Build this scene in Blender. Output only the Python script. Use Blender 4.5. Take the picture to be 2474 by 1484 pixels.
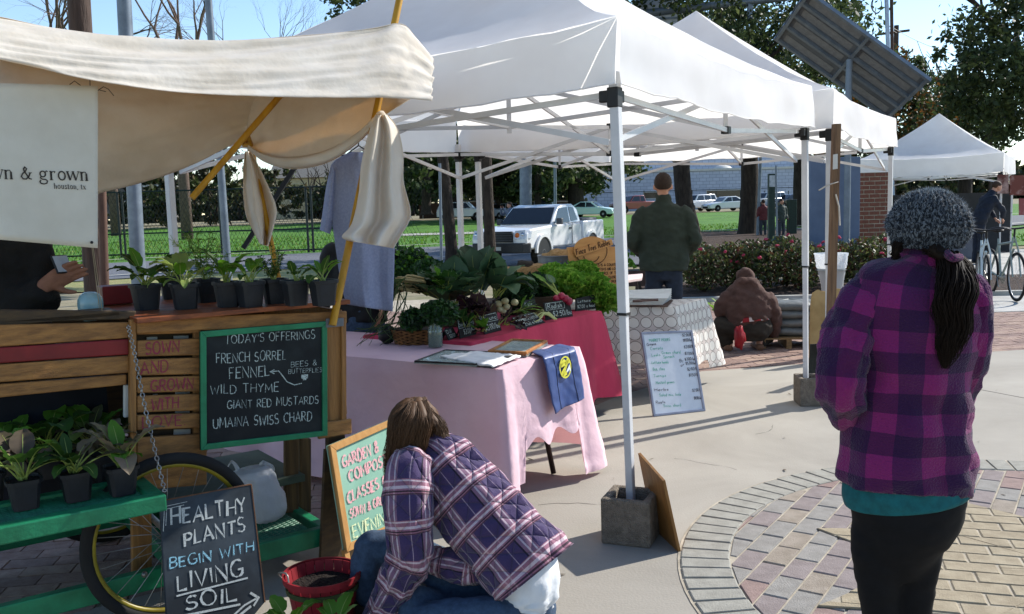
# Farmers' market on a brick and concrete plaza: built in metres, x to the right, y away from the viewer, z up.
import bpy, bmesh, math, random
from mathutils import Vector as V, Matrix, noise
for o in list(bpy.data.objects): bpy.data.objects.remove(o)
scn = bpy.context.scene
COL = scn.collection
rad = math.radians

# ---------------------------------------------------------------- camera
CAM_H = 1.45; PITCH = 0.10786; ROLL = 0.02826; FOC = 2210.19; PW, PH = 2473.0, 1484.0
_F = V((0, math.cos(PITCH), -math.sin(PITCH))); _U = V((0, math.sin(PITCH), math.cos(PITCH))); _R = V((1, 0, 0))
_c, _s = math.cos(ROLL), math.sin(ROLL)
_R2 = _R*_c - _U*_s; _U2 = _R*_s + _U*_c
cam = bpy.data.objects.new('camera', bpy.data.cameras.new('camera')); COL.objects.link(cam)
cam.matrix_world = Matrix(((_R2.x, _U2.x, -_F.x, 0), (_R2.y, _U2.y, -_F.y, 0), (_R2.z, _U2.z, -_F.z, CAM_H), (0, 0, 0, 1)))
cam.data.sensor_width = 36; cam.data.lens = 36*FOC/PW; cam.data.clip_start = .05; cam.data.clip_end = 3000
scn.camera = cam

# ---------------------------------------------------------------- sky, sun, exposure
SUN_DIR = V((.86, .51, 0)).normalized(); SUN_EL = rad(34.5)
w = bpy.data.worlds.new('World'); scn.world = w; w.use_nodes = True
nt = w.node_tree; bg = nt.nodes['Background']
sky = nt.nodes.new('ShaderNodeTexSky'); sky.sky_type = 'NISHITA'; sky.sun_disc = False
sky.sun_elevation = SUN_EL; sky.sun_rotation = math.atan2(SUN_DIR.x, SUN_DIR.y)
sky.air_density = 1.0; sky.dust_density = 0; sky.ozone_density = 2.6
nt.links.new(sky.outputs[0], bg.inputs[0]); bg.inputs[1].default_value = .14
sl = bpy.data.lights.new('sun', 'SUN'); sl.energy = 4.7; sl.angle = rad(.53); sl.color = (1, .955, .88)
so = bpy.data.objects.new('sun', sl); COL.objects.link(so)
_d = V((SUN_DIR.x*math.cos(SUN_EL), SUN_DIR.y*math.cos(SUN_EL), math.sin(SUN_EL)))
so.rotation_euler = _d.to_track_quat('Z', 'Y').to_euler(); so.location = _d*40
scn.view_settings.view_transform = 'Standard'; scn.view_settings.look = 'None'
scn.view_settings.exposure = 0.68; scn.view_settings.gamma = 1
scn.cycles.max_bounces = 8; scn.cycles.transparent_max_bounces = 24

# ---------------------------------------------------------------- surveying: photo point -> place in the world
EYE = V((0, 0, CAM_H))
def ray(px, py):
    X, Y = px - PW/2, py - PH/2
    return _R*((_c*X - _s*Y)/FOC) - _U*((_s*X + _c*Y)/FOC) + _F
def G(px, py, z=0):            # the point at height z seen there
    d = ray(px, py); return EYE + d*((z - CAM_H)/d.z)
def AT(px, py, y):             # the point y metres away seen there
    d = ray(px, py); return EYE + d*(y/d.y)
class PL:                      # a plane in the world
    def __init__(s, p, n): s.o = V(p); s.n = V(n).normalized()
    def p(s, px, py):
        d = ray(px, py); return EYE + d*((s.o - EYE).dot(s.n)/d.dot(s.n))
def plane3(a, b, c):
    a, b, c = V(a), V(b), V(c); n = (b-a).cross(c-a).normalized()
    if n.dot(EYE - a) < 0: n = -n
    return PL(a, n)

# ---------------------------------------------------------------- materials
def hx(h):
    h = h.lstrip('#'); r = []
    for i in (0, 2, 4):
        c = int(h[i:i+2], 16)/255; r.append(c/12.92 if c <= .04045 else ((c+.055)/1.055)**2.4)
    return tuple(r) + (1,)
def c4(c): return hx(c) if isinstance(c, str) else (tuple(c)+(1,))[:4]
MATS = {}
def mat(name, col, col2=None, rough=.75, scale=12, bump=0, bscale=None, metal=0, spec=.35, trans=0, tcol=None, detail=4, stretch=None, sheen=0, alpha=None, coord='Object', rot=None, dist=0, lo=.35, hi=.65, coat=0):
    if name in MATS: return MATS[name]
    m = bpy.data.materials.new(name); m.use_nodes = True; MATS[name] = m
    t = m.node_tree; N = t.nodes; L = t.links; b = N['Principled BSDF']
    col = c4(col); col2 = c4(col2) if col2 else tuple(x*.72 for x in col[:3])+(1,)
    tc = N.new('ShaderNodeTexCoord'); mp = N.new('ShaderNodeMapping')
    if stretch: mp.inputs['Scale'].default_value = stretch
    if rot: mp.inputs['Rotation'].default_value = rot
    L.new(tc.outputs[coord], mp.inputs[0])
    n1 = N.new('ShaderNodeTexNoise'); n1.inputs['Scale'].default_value = scale; n1.inputs['Detail'].default_value = detail; n1.inputs['Roughness'].default_value = .62
    n1.inputs['Distortion'].default_value = dist
    L.new(mp.outputs[0], n1.inputs['Vector'])
    mr = N.new('ShaderNodeMapRange'); mr.inputs[1].default_value = lo; mr.inputs[2].default_value = hi; L.new(n1.outputs[0], mr.inputs[0])
    mx = N.new('ShaderNodeMix'); mx.data_type = 'RGBA'; mx.inputs[6].default_value = col; mx.inputs[7].default_value = col2
    L.new(mr.outputs[0], mx.inputs[0]); L.new(mx.outputs[2], b.inputs['Base Color'])
    b.inputs['Roughness'].default_value = rough; b.inputs['Metallic'].default_value = metal; b.inputs['Specular IOR Level'].default_value = spec
    if coat: b.inputs['Coat Weight'].default_value = coat; b.inputs['Coat Roughness'].default_value = .08
    if sheen: b.inputs['Sheen Weight'].default_value = sheen
    if bump:
        n2 = N.new('ShaderNodeTexNoise'); n2.inputs['Scale'].default_value = bscale or scale*4; n2.inputs['Detail'].default_value = 5
        L.new(mp.outputs[0], n2.inputs['Vector'])
        bp = N.new('ShaderNodeBump'); bp.inputs['Strength'].default_value = min(1, bump); bp.inputs['Distance'].default_value = .02 if bump < .6 else .05
        L.new(n2.outputs[0], bp.inputs['Height']); L.new(bp.outputs[0], b.inputs['Normal'])
    out = N['Material Output']
    if trans:
        tr = N.new('ShaderNodeBsdfTranslucent'); ms = N.new('ShaderNodeMixShader'); ms.inputs[0].default_value = trans
        if tcol: tr.inputs[0].default_value = c4(tcol)
        else: L.new(mx.outputs[2], tr.inputs[0])
        L.new(b.outputs[0], ms.inputs[1]); L.new(tr.outputs[0], ms.inputs[2]); L.new(ms.outputs[0], out.inputs[0])
    if alpha is not None:
        b.inputs['Alpha'].default_value = alpha
    return m
def glass(name, col, rough=.05, alpha=.35):
    if name in MATS: return MATS[name]
    m = mat(name, col, col, rough=rough, spec=.8); m.node_tree.nodes['Principled BSDF'].inputs['Alpha'].default_value = alpha; return m
def nodes(m): return m.node_tree.nodes, m.node_tree.links, m.node_tree.nodes['Principled BSDF']
def chalk(name, col, hole=.46):
    if name in MATS: return MATS[name]
    m = mat(name, col, col, rough=.95, spec=.1); N, L, b = nodes(m)
    tc = N.new('ShaderNodeTexCoord'); n = N.new('ShaderNodeTexNoise'); n.inputs['Scale'].default_value = 260; n.inputs['Detail'].default_value = 3
    L.new(tc.outputs['Object'], n.inputs['Vector'])
    mr = N.new('ShaderNodeMapRange'); mr.inputs[1].default_value = hole-.12; mr.inputs[2].default_value = hole+.06; L.new(n.outputs[0], mr.inputs[0])
    mr.inputs[3].default_value = .35
    L.new(mr.outputs[0], b.inputs['Alpha']); return m

# ---------------------------------------------------------------- mesh building
class MB:
    def __init__(s): s.v = []; s.f = []; s.uv = {}; s.mi = {}; s.cur = 0
    def add(s, vs, fs, uvs=None):
        k = len(s.v); s.v.extend([tuple(q) for q in vs])
        for i, f in enumerate(fs):
            if uvs: s.uv[len(s.f)] = uvs[i]
            if s.cur: s.mi[len(s.f)] = s.cur
            s.f.append(tuple(k+j for j in f))
        return s
    def merge(s, o, M=None):
        k = len(s.v); kf = len(s.f)
        s.v.extend([tuple(M @ V(q)) for q in o.v] if M else o.v)
        s.f.extend([tuple(k+j for j in f) for f in o.f])
        for i, u in o.uv.items(): s.uv[kf+i] = u
        for i, u in o.mi.items(): s.mi[kf+i] = u
        return s
    def box(s, x0, x1, y0, y1, z0, z1, M=None):
        vs = [V((x, y, z)) for z in (z0, z1) for y in (y0, y1) for x in (x0, x1)]
        if M: vs = [M @ q for q in vs]
        return s.add(vs, [(0, 2, 3, 1), (4, 5, 7, 6), (0, 1, 5, 4), (2, 6, 7, 3), (0, 4, 6, 2), (1, 3, 7, 5)])
    def beam(s, a, b, w, h=None, up=(0, 0, 1)):
        a, b = V(a), V(b); h = h or w; d = (b-a); L = d.length; d.normalize(); up = V(up)
        x = d.cross(up)
        if x.length < 1e-4: x = d.cross(V((0, 1, 0)))
        x.normalize(); z = x.cross(d)
        M = Matrix(((x.x, d.x, z.x, a.x), (x.y, d.y, z.y, a.y), (x.z, d.z, z.z, a.z), (0, 0, 0, 1)))
        return s.box(-w/2, w/2, 0, L, -h/2, h/2, M)
    def tube(s, pts, r, n=8, caps=True, flat=1, closed=False):
        pts = [V(q) for q in pts]; m = len(pts)
        rr = list(r) if isinstance(r, (list, tuple)) else [r]*m
        t = (pts[1]-pts[0]).normalized(); up = V((0, 0, 1)) if abs(t.z) < .9 else V((0, 1, 0))
        x = t.cross(up).normalized(); vs = []
        for i in range(m):
            t2 = (pts[min(i+1, m-1)] - pts[max(i-1, 0)])
            if closed: t2 = pts[(i+1) % m] - pts[i-1]
            t2.normalize()
            x = (x - t2*x.dot(t2)).normalized(); y = t2.cross(x)
            for k in range(n):
                a = 2*math.pi*k/n; vs.append(pts[i] + x*math.cos(a)*rr[i] + y*math.sin(a)*rr[i]*flat)
        fs = []; uvs = []
        for i in range(m if closed else m-1):
            for k in range(n):
                k2 = (k+1) % n; i2 = (i+1) % m
                fs.append((i*n+k, i*n+k2, i2*n+k2, i2*n+k))
                uvs.append(((k/n, i/m), ((k+1)/n, i/m), ((k+1)/n, (i+1)/m), (k/n, (i+1)/m)))
        if caps and not closed:
            fs.append(tuple(range(n-1, -1, -1))); uvs.append(tuple((0, 0) for _ in range(n)))
            fs.append(tuple((m-1)*n+k for k in range(n))); uvs.append(tuple((0, 0) for _ in range(n)))
        return s.add(vs, fs, uvs)
    def lathe(s, prof, n=24, M=None, capb=True, capt=True, sq=0):
        vs = []; fs = []
        for r, z in prof:
            for k in range(n):
                a = 2*math.pi*k/n; c, q = math.cos(a), math.sin(a)
                if sq:   # towards a square
                    e = sq; g = 1/((abs(c)**e + abs(q)**e)**(1/e)); c *= g; q *= g
                p = V((r*c, r*q, z)); vs.append(M @ p if M else p)
        for i in range(len(prof)-1):
            for k in range(n):
                k2 = (k+1) % n; fs.append((i*n+k, i*n+k2, (i+1)*n+k2, (i+1)*n+k))
        if capb: fs.append(tuple(range(n-1, -1, -1)))
        if capt: fs.append(tuple((len(prof)-1)*n+k for k in range(n)))
        return s.add(vs, fs)
    def prism(s, poly, z0, z1, M=None):
        n = len(poly); vs = [V((x, y, z0)) for x, y in poly] + [V((x, y, z1)) for x, y in poly]
        if M: vs = [M @ q for q in vs]
        fs = [tuple(range(n-1, -1, -1)), tuple(range(n, 2*n))]
        fs += [(i, (i+1) % n, n+(i+1) % n, n+i) for i in range(n)]
        return s.add(vs, fs)
    def slab(s, pts, th, nrm):
        n = len(pts); nv = V(nrm).normalized()*th; vs = [V(q) for q in pts] + [V(q)+nv for q in pts]
        fs = [tuple(range(n-1, -1, -1)), tuple(range(n, 2*n))] + [(i, (i+1) % n, n+(i+1) % n, n+i) for i in range(n)]
        return s.add(vs, fs)
    def grid(s, f, nu, nv, cu=False, cv=False):
        vs = []; fs = []; uvs = []
        for j in range(nv + (0 if cv else 1)):
            for i in range(nu + (0 if cu else 1)): vs.append(f(i/nu, j/nv))
        W = nu + (0 if cu else 1); H = nv + (0 if cv else 1)
        for j in range(nv):
            for i in range(nu):
                i2 = (i+1) % W; j2 = (j+1) % H
                fs.append((j*W+i, j*W+i2, j2*W+i2, j2*W+i))
                uvs.append(((i/nu, j/nv), ((i+1)/nu, j/nv), ((i+1)/nu, (j+1)/nv), (i/nu, (j+1)/nv)))
        return s.add(vs, fs, uvs)
    def ell(s, c, r, n=12, M=None, nz=0, seed=0):
        c = V(c); r = (r, r, r) if isinstance(r, (int, float)) else r
        def f(u, v):
            a = 2*math.pi*u; b = math.pi*(v-.5); d = V((math.cos(a)*math.cos(b), math.sin(a)*math.cos(b), math.sin(b)))
            k = 1 + (nz*noise.noise(d*2.2 + V((seed*7.1, 0, 0))) if nz else 0)
            p = V((d.x*r[0], d.y*r[1], d.z*r[2]))*k
            return c + (M @ p if M else p)
        return s.grid(f, n, max(4, n*2//3), cu=True)
def obj(name, mb, m, parent=None, smooth=0, bevel=0, solid=0, sub=0, local=False, label=None, kind=None):
    me = bpy.data.meshes.new(name); me.from_pydata(mb.v, [], mb.f)
    if mb.uv:
        ul = me.uv_layers.new(name='UVMap')
        for p in me.polygons:
            u = mb.uv.get(p.index)
            if u:
                for k, li in enumerate(p.loop_indices): ul.data[li].uv = u[k]
    ms = m if isinstance(m, (list, tuple)) else [m]
    for q in ms: me.materials.append(q)
    for i, k in mb.mi.items(): me.polygons[i].material_index = k
    me.update()
    if smooth:
        for p in me.polygons: p.use_smooth = True
        if smooth < 2:
            bm = bmesh.new(); bm.from_mesh(me); a = rad(38)
            for e in bm.edges:
                if len(e.link_faces) == 2 and e.calc_face_angle(0) > a: e.smooth = False
            bm.to_mesh(me); bm.free()
    o = bpy.data.objects.new(name, me); COL.objects.link(o)
    if bevel:
        b = o.modifiers.new('b', 'BEVEL'); b.width = bevel; b.segments = 2; b.limit_method = 'ANGLE'; b.angle_limit = rad(40)
    if solid:
        b = o.modifiers.new('s', 'SOLIDIFY'); b.thickness = solid; b.offset = 0
    if sub:
        b = o.modifiers.new('u', 'SUBSURF'); b.levels = sub; b.render_levels = sub
    if parent is not None:
        o.parent = parent
        if not local and parent.type == 'EMPTY': o.matrix_parent_inverse = parent.matrix_basis.inverted()
    if label: o['label'] = label
    if kind or name.endswith('words'): o['kind'] = kind or 'stuff'
    return o
def tag(o, label, cat, group=None):
    o['label'] = label; o['category'] = cat
    if group: o['group'] = group
    return o
def thing(name, label, cat, loc=(0, 0, 0), rz=0, group=None):
    o = bpy.data.objects.new(name, None); COL.objects.link(o); o.location = loc; o.rotation_euler = (0, 0, rz); o.empty_display_size = .1
    return tag(o, label, cat, group)
def struct(name, mb, m, parent=None, **k):
    return obj(name, mb, m, parent, kind=None if parent else 'structure', **k)
def link_copy(o, parent=None):
    c = o.copy(); COL.objects.link(c); c.parent = parent
    for ch in o.children: link_copy(ch, c)
    return c
def remeshed(name, mb, m, parent, voxel=.012, smooth=6, fac=.5, label=None, local=False, wrinkle=0, wsc=(9, 9, 22)):
    me = bpy.data.meshes.new('t'); me.from_pydata(mb.v, [], mb.f); me.update()
    t = bpy.data.objects.new('t', me); COL.objects.link(t)
    r = t.modifiers.new('r', 'REMESH'); r.mode = 'VOXEL'; r.voxel_size = voxel
    sm = t.modifiers.new('s', 'SMOOTH'); sm.iterations = smooth; sm.factor = fac
    dg = bpy.context.evaluated_depsgraph_get(); ev = t.evaluated_get(dg); me2 = bpy.data.meshes.new_from_object(ev)
    bpy.data.objects.remove(t); bpy.data.meshes.remove(me)
    me2.name = name
    if wrinkle:
        nn = [v.normal.copy() for v in me2.vertices]
        for v, n in zip(me2.vertices, nn):
            c = v.co; k = noise.noise(V((c.x*wsc[0], c.y*wsc[1], c.z*wsc[2]+c.x*7))) + .5*noise.noise(V((c.x*wsc[0]*2.3+5, c.y*wsc[1]*2.3, c.z*wsc[2]*2-c.x*11)))
            v.co = c + n*wrinkle*k
        me2.update()
    for p in me2.polygons: p.use_smooth = True
    me2.materials.clear(); me2.materials.append(m)
    o = bpy.data.objects.new(name, me2); COL.objects.link(o)
    if parent is not None:
        o.parent = parent
        if not local and parent.type == 'EMPTY': o.matrix_parent_inverse = parent.matrix_basis.inverted()
    if label: o['label'] = label
    return o
def nz(x, y=0, z=0): return noise.noise(V((x, y, z)))
def lerp(a, b, t): return a + (b-a)*t
def bez(pts, n):
    """smooth curve through points (Catmull-Rom)"""
    P = [V(q) if not isinstance(q, (int, float)) else q for q in pts]; out = []
    m = len(P)-1
    for i in range(n+1):
        t = i/n*m; k = min(int(t), m-1); u = t-k
        p0, p1, p2, p3 = P[max(k-1, 0)], P[k], P[k+1], P[min(k+2, m)]
        out.append((p1*2 + (p2-p0)*u + (p0*2-p1*5+p2*4-p3)*u*u + (p1*3-p0-p2*3+p3)*u*u*u)*.5)
    return out
def frame(o, x, z):
    """matrix with x axis along x and z axis near z"""
    x = V(x).normalized(); z = V(z); y = z.cross(x).normalized(); z = x.cross(y)
    return Matrix(((x.x, y.x, z.x, o[0]), (x.y, y.y, z.y, o[1]), (x.z, y.z, z.z, o[2]), (0, 0, 0, 1)))
def rotz(a, o=(0, 0, 0)): return Matrix.Translation(o) @ Matrix.Rotation(a, 4, 'Z')

# ---------------------------------------------------------------- hand lettering (single strokes)
def _arc(cx, cy, rx, ry, a0, a1, n=9): return [(cx+rx*math.cos(rad(a0+(a1-a0)*i/n)), cy+ry*math.sin(rad(a0+(a1-a0)*i/n))) for i in range(n+1)]
GL = {
'A': (.8, [[(0, 0), (.4, 1), (.8, 0)], [(.14, .36), (.66, .36)]]),
'B': (.62, [[(0, 0), (0, 1)], [(0, 1)]+_arc(.3, .76, .26, .24, 90, -90)+[(0, .52)], [(.3, .52)]+_arc(.32, .26, .3, .26, 90, -90)+[(0, 0)]]),
'C': (.7, [_arc(.42, .5, .42, .5, 50, 310, 14)]),
'D': (.72, [[(0, 0), (0, 1), (.25, 1)]+_arc(.25, .5, .45, .5, 90, -90, 10)+[(0, 0)]]),
'E': (.56, [[(.56, 1), (0, 1), (0, 0), (.56, 0)], [(0, .52), (.46, .52)]]),
'F': (.54, [[(.54, 1), (0, 1), (0, 0)], [(0, .54), (.44, .54)]]),
'G': (.76, [_arc(.42, .5, .42, .5, 50, 320, 14)+[(.76, .42), (.46, .42)]]),
'H': (.68, [[(0, 0), (0, 1)], [(.68, 0), (.68, 1)], [(0, .5), (.68, .5)]]),
'I': (.1, [[(.05, 0), (.05, 1)]]), 'L': (.54, [[(0, 1), (0, 0), (.54, .02)]]),
'M': (.9, [[(0, 0), (.08, 1), (.45, .3), (.8, 1), (.9, 0)]]), 'N': (.72, [[(0, 0), (0, 1), (.7, 0), (.72, 1)]]),
'O': (.8, [_arc(.4, .5, .4, .5, 90, 450, 16)]), 'P': (.58, [[(0, 0), (0, 1)]+_arc(.26, .74, .32, .26, 90, -90)+[(0, .48)]]),
'R': (.66, [[(0, 0), (0, 1)]+_arc(.26, .74, .32, .26, 90, -90)+[(0, .48)], [(.24, .48), (.66, 0)]]),
'S': (.6, [_arc(.32, .74, .28, .26, 40, 240, 9)+_arc(.28, .26, .3, .26, 70, -150, 10)]),
'T': (.7, [[(0, 1), (.7, 1)], [(.35, 1), (.35, 0)]]), 'U': (.68, [[(0, 1), (0, .35)]+_arc(.34, .34, .34, .34, 180, 360, 8)+[(.68, 1)]]),
'V': (.72, [[(0, 1), (.36, 0), (.72, 1)]]), 'W': (1.0, [[(0, 1), (.24, 0), (.5, .75), (.74, 0), (1, 1)]]),
'X': (.66, [[(0, 0), (.66, 1)], [(0, 1), (.66, 0)]]), 'Y': (.66, [[(0, 1), (.33, .5), (.66, 1)], [(.33, .5), (.3, 0)]]),
'K': (.62, [[(0, 0), (0, 1)], [(.6, 1), (0, .45), (.62, 0)]]), 'Z': (.62, [[(0, 1), (.62, 1), (0, 0), (.62, 0)]]), 'Q': (.8, [_arc(.4, .5, .4, .5, 90, 450, 16), [(.5, .3), (.82, -.08)]]),
'J': (.5, [[(.5, 1), (.5, .25)]+_arc(.26, .24, .24, .24, 0, -160, 7)]),
'&': (.72, [[(.72, 0), (.2, .7)]+_arc(.34, .82, .17, .17, 200, -40, 8)+[(.12, .42)]+_arc(.3, .22, .24, .22, 140, 300, 7)+[(.7, .5)]]),
"'": (.08, [[(.06, 1), (.02, .78)]]), ' ': (.36, []), '.': (.06, [[(.0, .0), (.05, .04)]]), ',': (.08, [[(.06, .06), (0, -.14)]]),
'$': (.6, [_arc(.32, .72, .26, .22, 40, 240, 8)+_arc(.28, .28, .28, .22, 70, -150, 8), [(.3, 1.08), (.3, -.08)]]),
'/': (.4, [[(0, -.05), (.4, 1.05)]]), '-': (.35, [[(0, .45), (.35, .45)]]), '1': (.2, [[(0, .8), (.16, 1), (.16, 0)]]),
'0': (.56, [_arc(.28, .5, .28, .5, 90, 450, 14)]), '2': (.56, [_arc(.28, .72, .27, .28, 160, -30, 8)+[(0, 0), (.58, 0)]]),
'3': (.54, [_arc(.25, .74, .26, .26, 150, -80, 8)+_arc(.25, .25, .29, .27, 80, -150, 9)]), '4': (.6, [[(.45, 0), (.45, 1), (0, .32), (.6, .32)]]),
'5': (.54, [[(.52, 1), (.06, 1), (.02, .56)]+_arc(.24, .32, .3, .32, 110, -140, 10)]), '6': (.54, [_arc(.5, .5, .5, .55, 110, 190, 5)+_arc(.27, .28, .26, .28, 170, -190, 12)]),
'7': (.54, [[(0, 1), (.54, 1), (.16, 0)]]), '8': (.52, [_arc(.26, .75, .22, .25, -90, 270, 10)+_arc(.26, .25, .26, .25, 90, -270, 10)]), '9': (.5, [_arc(.26, .7, .24, .28, 0, 360, 11)+[(.46, 0)]]),
'@': (.9, [_arc(.42, .42, .16, .2, 20, 380, 9)+_arc(.72, .36, .12, .16, 190, 340, 4)+_arc(.45, .45, .43, .47, -10, 300, 13)]),
'a': (.46, [_arc(.22, .25, .22, .25, 40, 320, 9), [(.44, .5), (.44, 0)]]), 'c': (.42, [_arc(.24, .25, .24, .25, 50, 310, 9)]),
'd': (.46, [_arc(.22, .25, .22, .25, 40, 320, 9), [(.44, 1), (.44, 0)]]), 'e': (.44, [[(.02, .27), (.44, .27)]+_arc(.23, .25, .22, .25, 10, 310, 9)]),
'b': (.46, [[(0, 1), (0, 0)], _arc(.22, .25, .22, .25, 150, -150, 9)]), 'n': (.42, [[(0, .5), (0, 0)], [(0, .32)]+_arc(.21, .3, .2, .2, 160, 0, 6)+[(.42, 0)]]),
'h': (.42, [[(0, 1), (0, 0)], [(0, .32)]+_arc(.21, .3, .2, .2, 160, 0, 6)+[(.42, 0)]]), 'i': (.1, [[(.05, .5), (.05, 0)], [(.04, .7), (.07, .74)]]),
's': (.36, [_arc(.2, .38, .16, .12, 40, 240, 6)+_arc(.17, .13, .18, .13, 70, -150, 6)]), 'r': (.3, [[(0, .5), (0, 0)], [(0, .3), (.14, .48), (.3, .46)]]),
'o': (.46, [_arc(.23, .25, .23, .25, 90, 450, 12)]), 'u': (.44, [[(0, .5), (0, .2)]+_arc(.21, .2, .21, .2, 180, 350, 6), [(.43, .5), (.43, 0)]]),
'l': (.08, [[(.04, 1), (.04, 0)]]), 't': (.34, [[(.16, .85), (.16, .1), (.3, .02)], [(0, .55), (.34, .55)]]), 'y': (.42, [[(0, .5), (.2, .05)], [(.42, .5), (.1, -.35)]]),
'k': (.4, [[(0, 1), (0, 0)], [(.36, .5), (0, .22), (.4, 0)]]), 'g': (.46, [_arc(.22, .25, .22, .25, 40, 320, 9), [(.44, .5), (.44, -.2)]+_arc(.22, -.18, .22, .16, 0, -150, 6)]),
'm': (.66, [[(0, .5), (0, 0)], [(0, .3)]+_arc(.16, .3, .16, .2, 160, 0, 5)+[(.32, 0)], [(.32, .3)]+_arc(.48, .3, .16, .2, 160, 0, 5)+[(.65, 0)]]),
'w': (.6, [[(0, .5), (.15, 0), (.3, .42), (.45, 0), (.6, .5)]]), 'v': (.4, [[(0, .5), (.2, 0), (.4, .5)]]), 'p': (.46, [[(0, .5), (0, -.4)], _arc(.22, .25, .22, .25, 150, -150, 9)]),
'z': (.4, [[(0, .5), (.4, .5), (0, 0), (.4, 0)]]), 'x': (.42, [[(0, .5), (.42, 0)], [(.42, .5), (0, 0)]]), 'f': (.3, [[(.32, .95), (.2, 1), (.13, .85), (.13, 0)], [(0, .52), (.28, .52)]]),
}
_lr = random.Random(5)
def stroke(mb, pts, wd, fn, jit=0):
    """flat ribbon along 2-D points mapped by fn(x, y)"""
    n = len(pts); L = []; Rr = []
    for i in range(n):
        a = pts[max(i-1, 0)]; b = pts[min(i+1, n-1)]; dx, dy = b[0]-a[0], b[1]-a[1]; l = math.hypot(dx, dy) or 1
        if 0 < i < n-1:
            d1 = (pts[i][0]-a[0], pts[i][1]-a[1]); d2 = (b[0]-pts[i][0], b[1]-pts[i][1]); l1 = math.hypot(*d1) or 1; l2 = math.hypot(*d2) or 1
            c = (d1[0]*d2[0]+d1[1]*d2[1])/l1/l2; k = min(1.7, 1/max(.5, math.sqrt((1+max(-.9, c))/2)))
        else: k = 1
        w_ = wd*(.5+jit*(_lr.random()-.5))*k; ex = 0
        L.append((pts[i][0]-dy/l*w_, pts[i][1]+dx/l*w_)); Rr.append((pts[i][0]+dy/l*w_, pts[i][1]-dx/l*w_))
    vs = [fn(*q) for q in L] + [fn(*q) for q in Rr]
    mb.add(vs, [(n+i, n+i+1, i+1, i) for i in range(n-1)])
def letter(mb, text, P0, P1, up, nrm, wd=.09, jit=.3, gap=.24, wob=.03, off=.0015):
    """write text from P0 to P1 with cap height vector up"""
    P0, P1, up, nrm = V(P0), V(P1), V(up), V(nrm)
    tot = sum(GL[c][0]+gap for c in text)-gap; xd = P1-P0; H = up.length; sx = xd.length/max(tot, .01); xd = xd.normalized()*sx; x = 0
    for c in text:
        wdt, st = GL[c]; dy = _lr.uniform(-wob, wob); sc = 1+_lr.uniform(-wob, wob)*1.5; sh = _lr.uniform(-wob, wob)
        for s_ in st:
            pp = [(q[0]*sx/H+sh*q[1]+_lr.uniform(-.008, .008), q[1]*sc+dy) for q in s_]
            stroke(mb, pp, wd, lambda a, b, x=x: P0 + xd*x + xd.normalized()*(a*H) + up*b + nrm*off, jit)
        x += wdt+gap
def text_on(mb, pl, text, a, b, h, **k):
    P0 = pl.p(*a); P1 = pl.p(*b); T = pl.p(a[0]-(b[1]-a[1])*h/max(1, abs(b[0]-a[0]))*-.0, a[1]-h)
    xd = (P1-P0).normalized(); up = T-P0; up = up - xd*up.dot(xd)*.5
    letter(mb, text, P0, P1, up, pl.n, **k)
def line_on(mb, pl, pts, wpx, off=.0015, jit=.2):
    P = [pl.p(*q) for q in pts]; o = P[0]; x = (P[-1]-P[0]).normalized(); y = pl.n.cross(x)
    sc = (pl.p(pts[0][0]+wpx, pts[0][1])-P[0]).length
    stroke(mb, [((q-o).dot(x), (q-o).dot(y)) for q in P], sc, lambda a, b: o + x*a + y*b + pl.n*off, jit)
# ================================================================ ground
def sst(a, b, x):
    t = max(0, min(1, (x-a)/(b-a))); return t*t*(3-2*t)
def zg(x, y):
    z = -.25*sst(15, 24, y)
    z += .10*sst(36, 39, y - .5*max(-20, min(20, x))) if y > 30 else 0
    return z + .85*sst(46, 105, y)
M_earth = mat('dry_ground', '#8a7f68', '#6d6a4c', scale=1.5, bump=.5, bscale=30, rough=.95)
M_lawn = mat('lawn_grass', '#4f7d1e', '#35601a', scale=.35, bump=.9, bscale=35, rough=.9, detail=8, hi=.8)
M_asph = mat('asphalt', '#6a6c72', '#54565c', scale=9, bump=.3, bscale=150, rough=.9)
M_conc = mat('plaza_concrete', '#a09a8f', '#837d73', scale=.8, bump=.12, bscale=90, rough=.85, detail=9, dist=.6, lo=.3, hi=.75)
M_conc2 = mat('kerb_concrete', '#a9a7a0', '#8f8d86', scale=3, bump=.2, bscale=60, rough=.9)
M_mulch = mat('bark_mulch', '#4a362a', '#2b1f19', scale=14, bump=.9, bscale=40, rough=1)
M_mortar = mat('paving_mortar', '#b3a997', '#8d8474', scale=8, bump=.2, bscale=90, rough=.95)
def sheet(poly, z=None, dz=0, cells=1.0):
    """flat polygon laid on the terrain"""
    mb = MB(); bm = bmesh.new(); vs = [bm.verts.new((x, y, 0)) for x, y in poly]; bm.faces.new(vs)
    if z is None:
        xs = [p[0] for p in poly]; ys = [p[1] for p in poly]
        for ax, lo, hi in ((0, min(xs), max(xs)), (1, min(ys), max(ys))):
            k = lo + cells
            while k < hi:
                n = V((1, 0, 0)) if ax == 0 else V((0, 1, 0))
                bmesh.ops.bisect_plane(bm, geom=bm.verts[:]+bm.edges[:]+bm.faces[:], plane_co=n*k, plane_no=n); k += cells
    bm.verts.ensure_lookup_table(); idx = {v: i for i, v in enumerate(bm.verts)}
    mb.add([(v.co.x, v.co.y, (zg(v.co.x, v.co.y) if z is None else z)+dz) for v in bm.verts], [tuple(idx[v] for v in f.verts) for f in bm.faces])
    bm.free(); return mb
gb = MB()
def _gf(u, v):
    x = (u*2-1); x = x*abs(x)*420; y = -12 + v**1.6*900
    return V((x, y, zg(x, y) - .07))
gb.grid(_gf, 90, 110); struct('ground', gb, M_earth, smooth=1)
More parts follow.
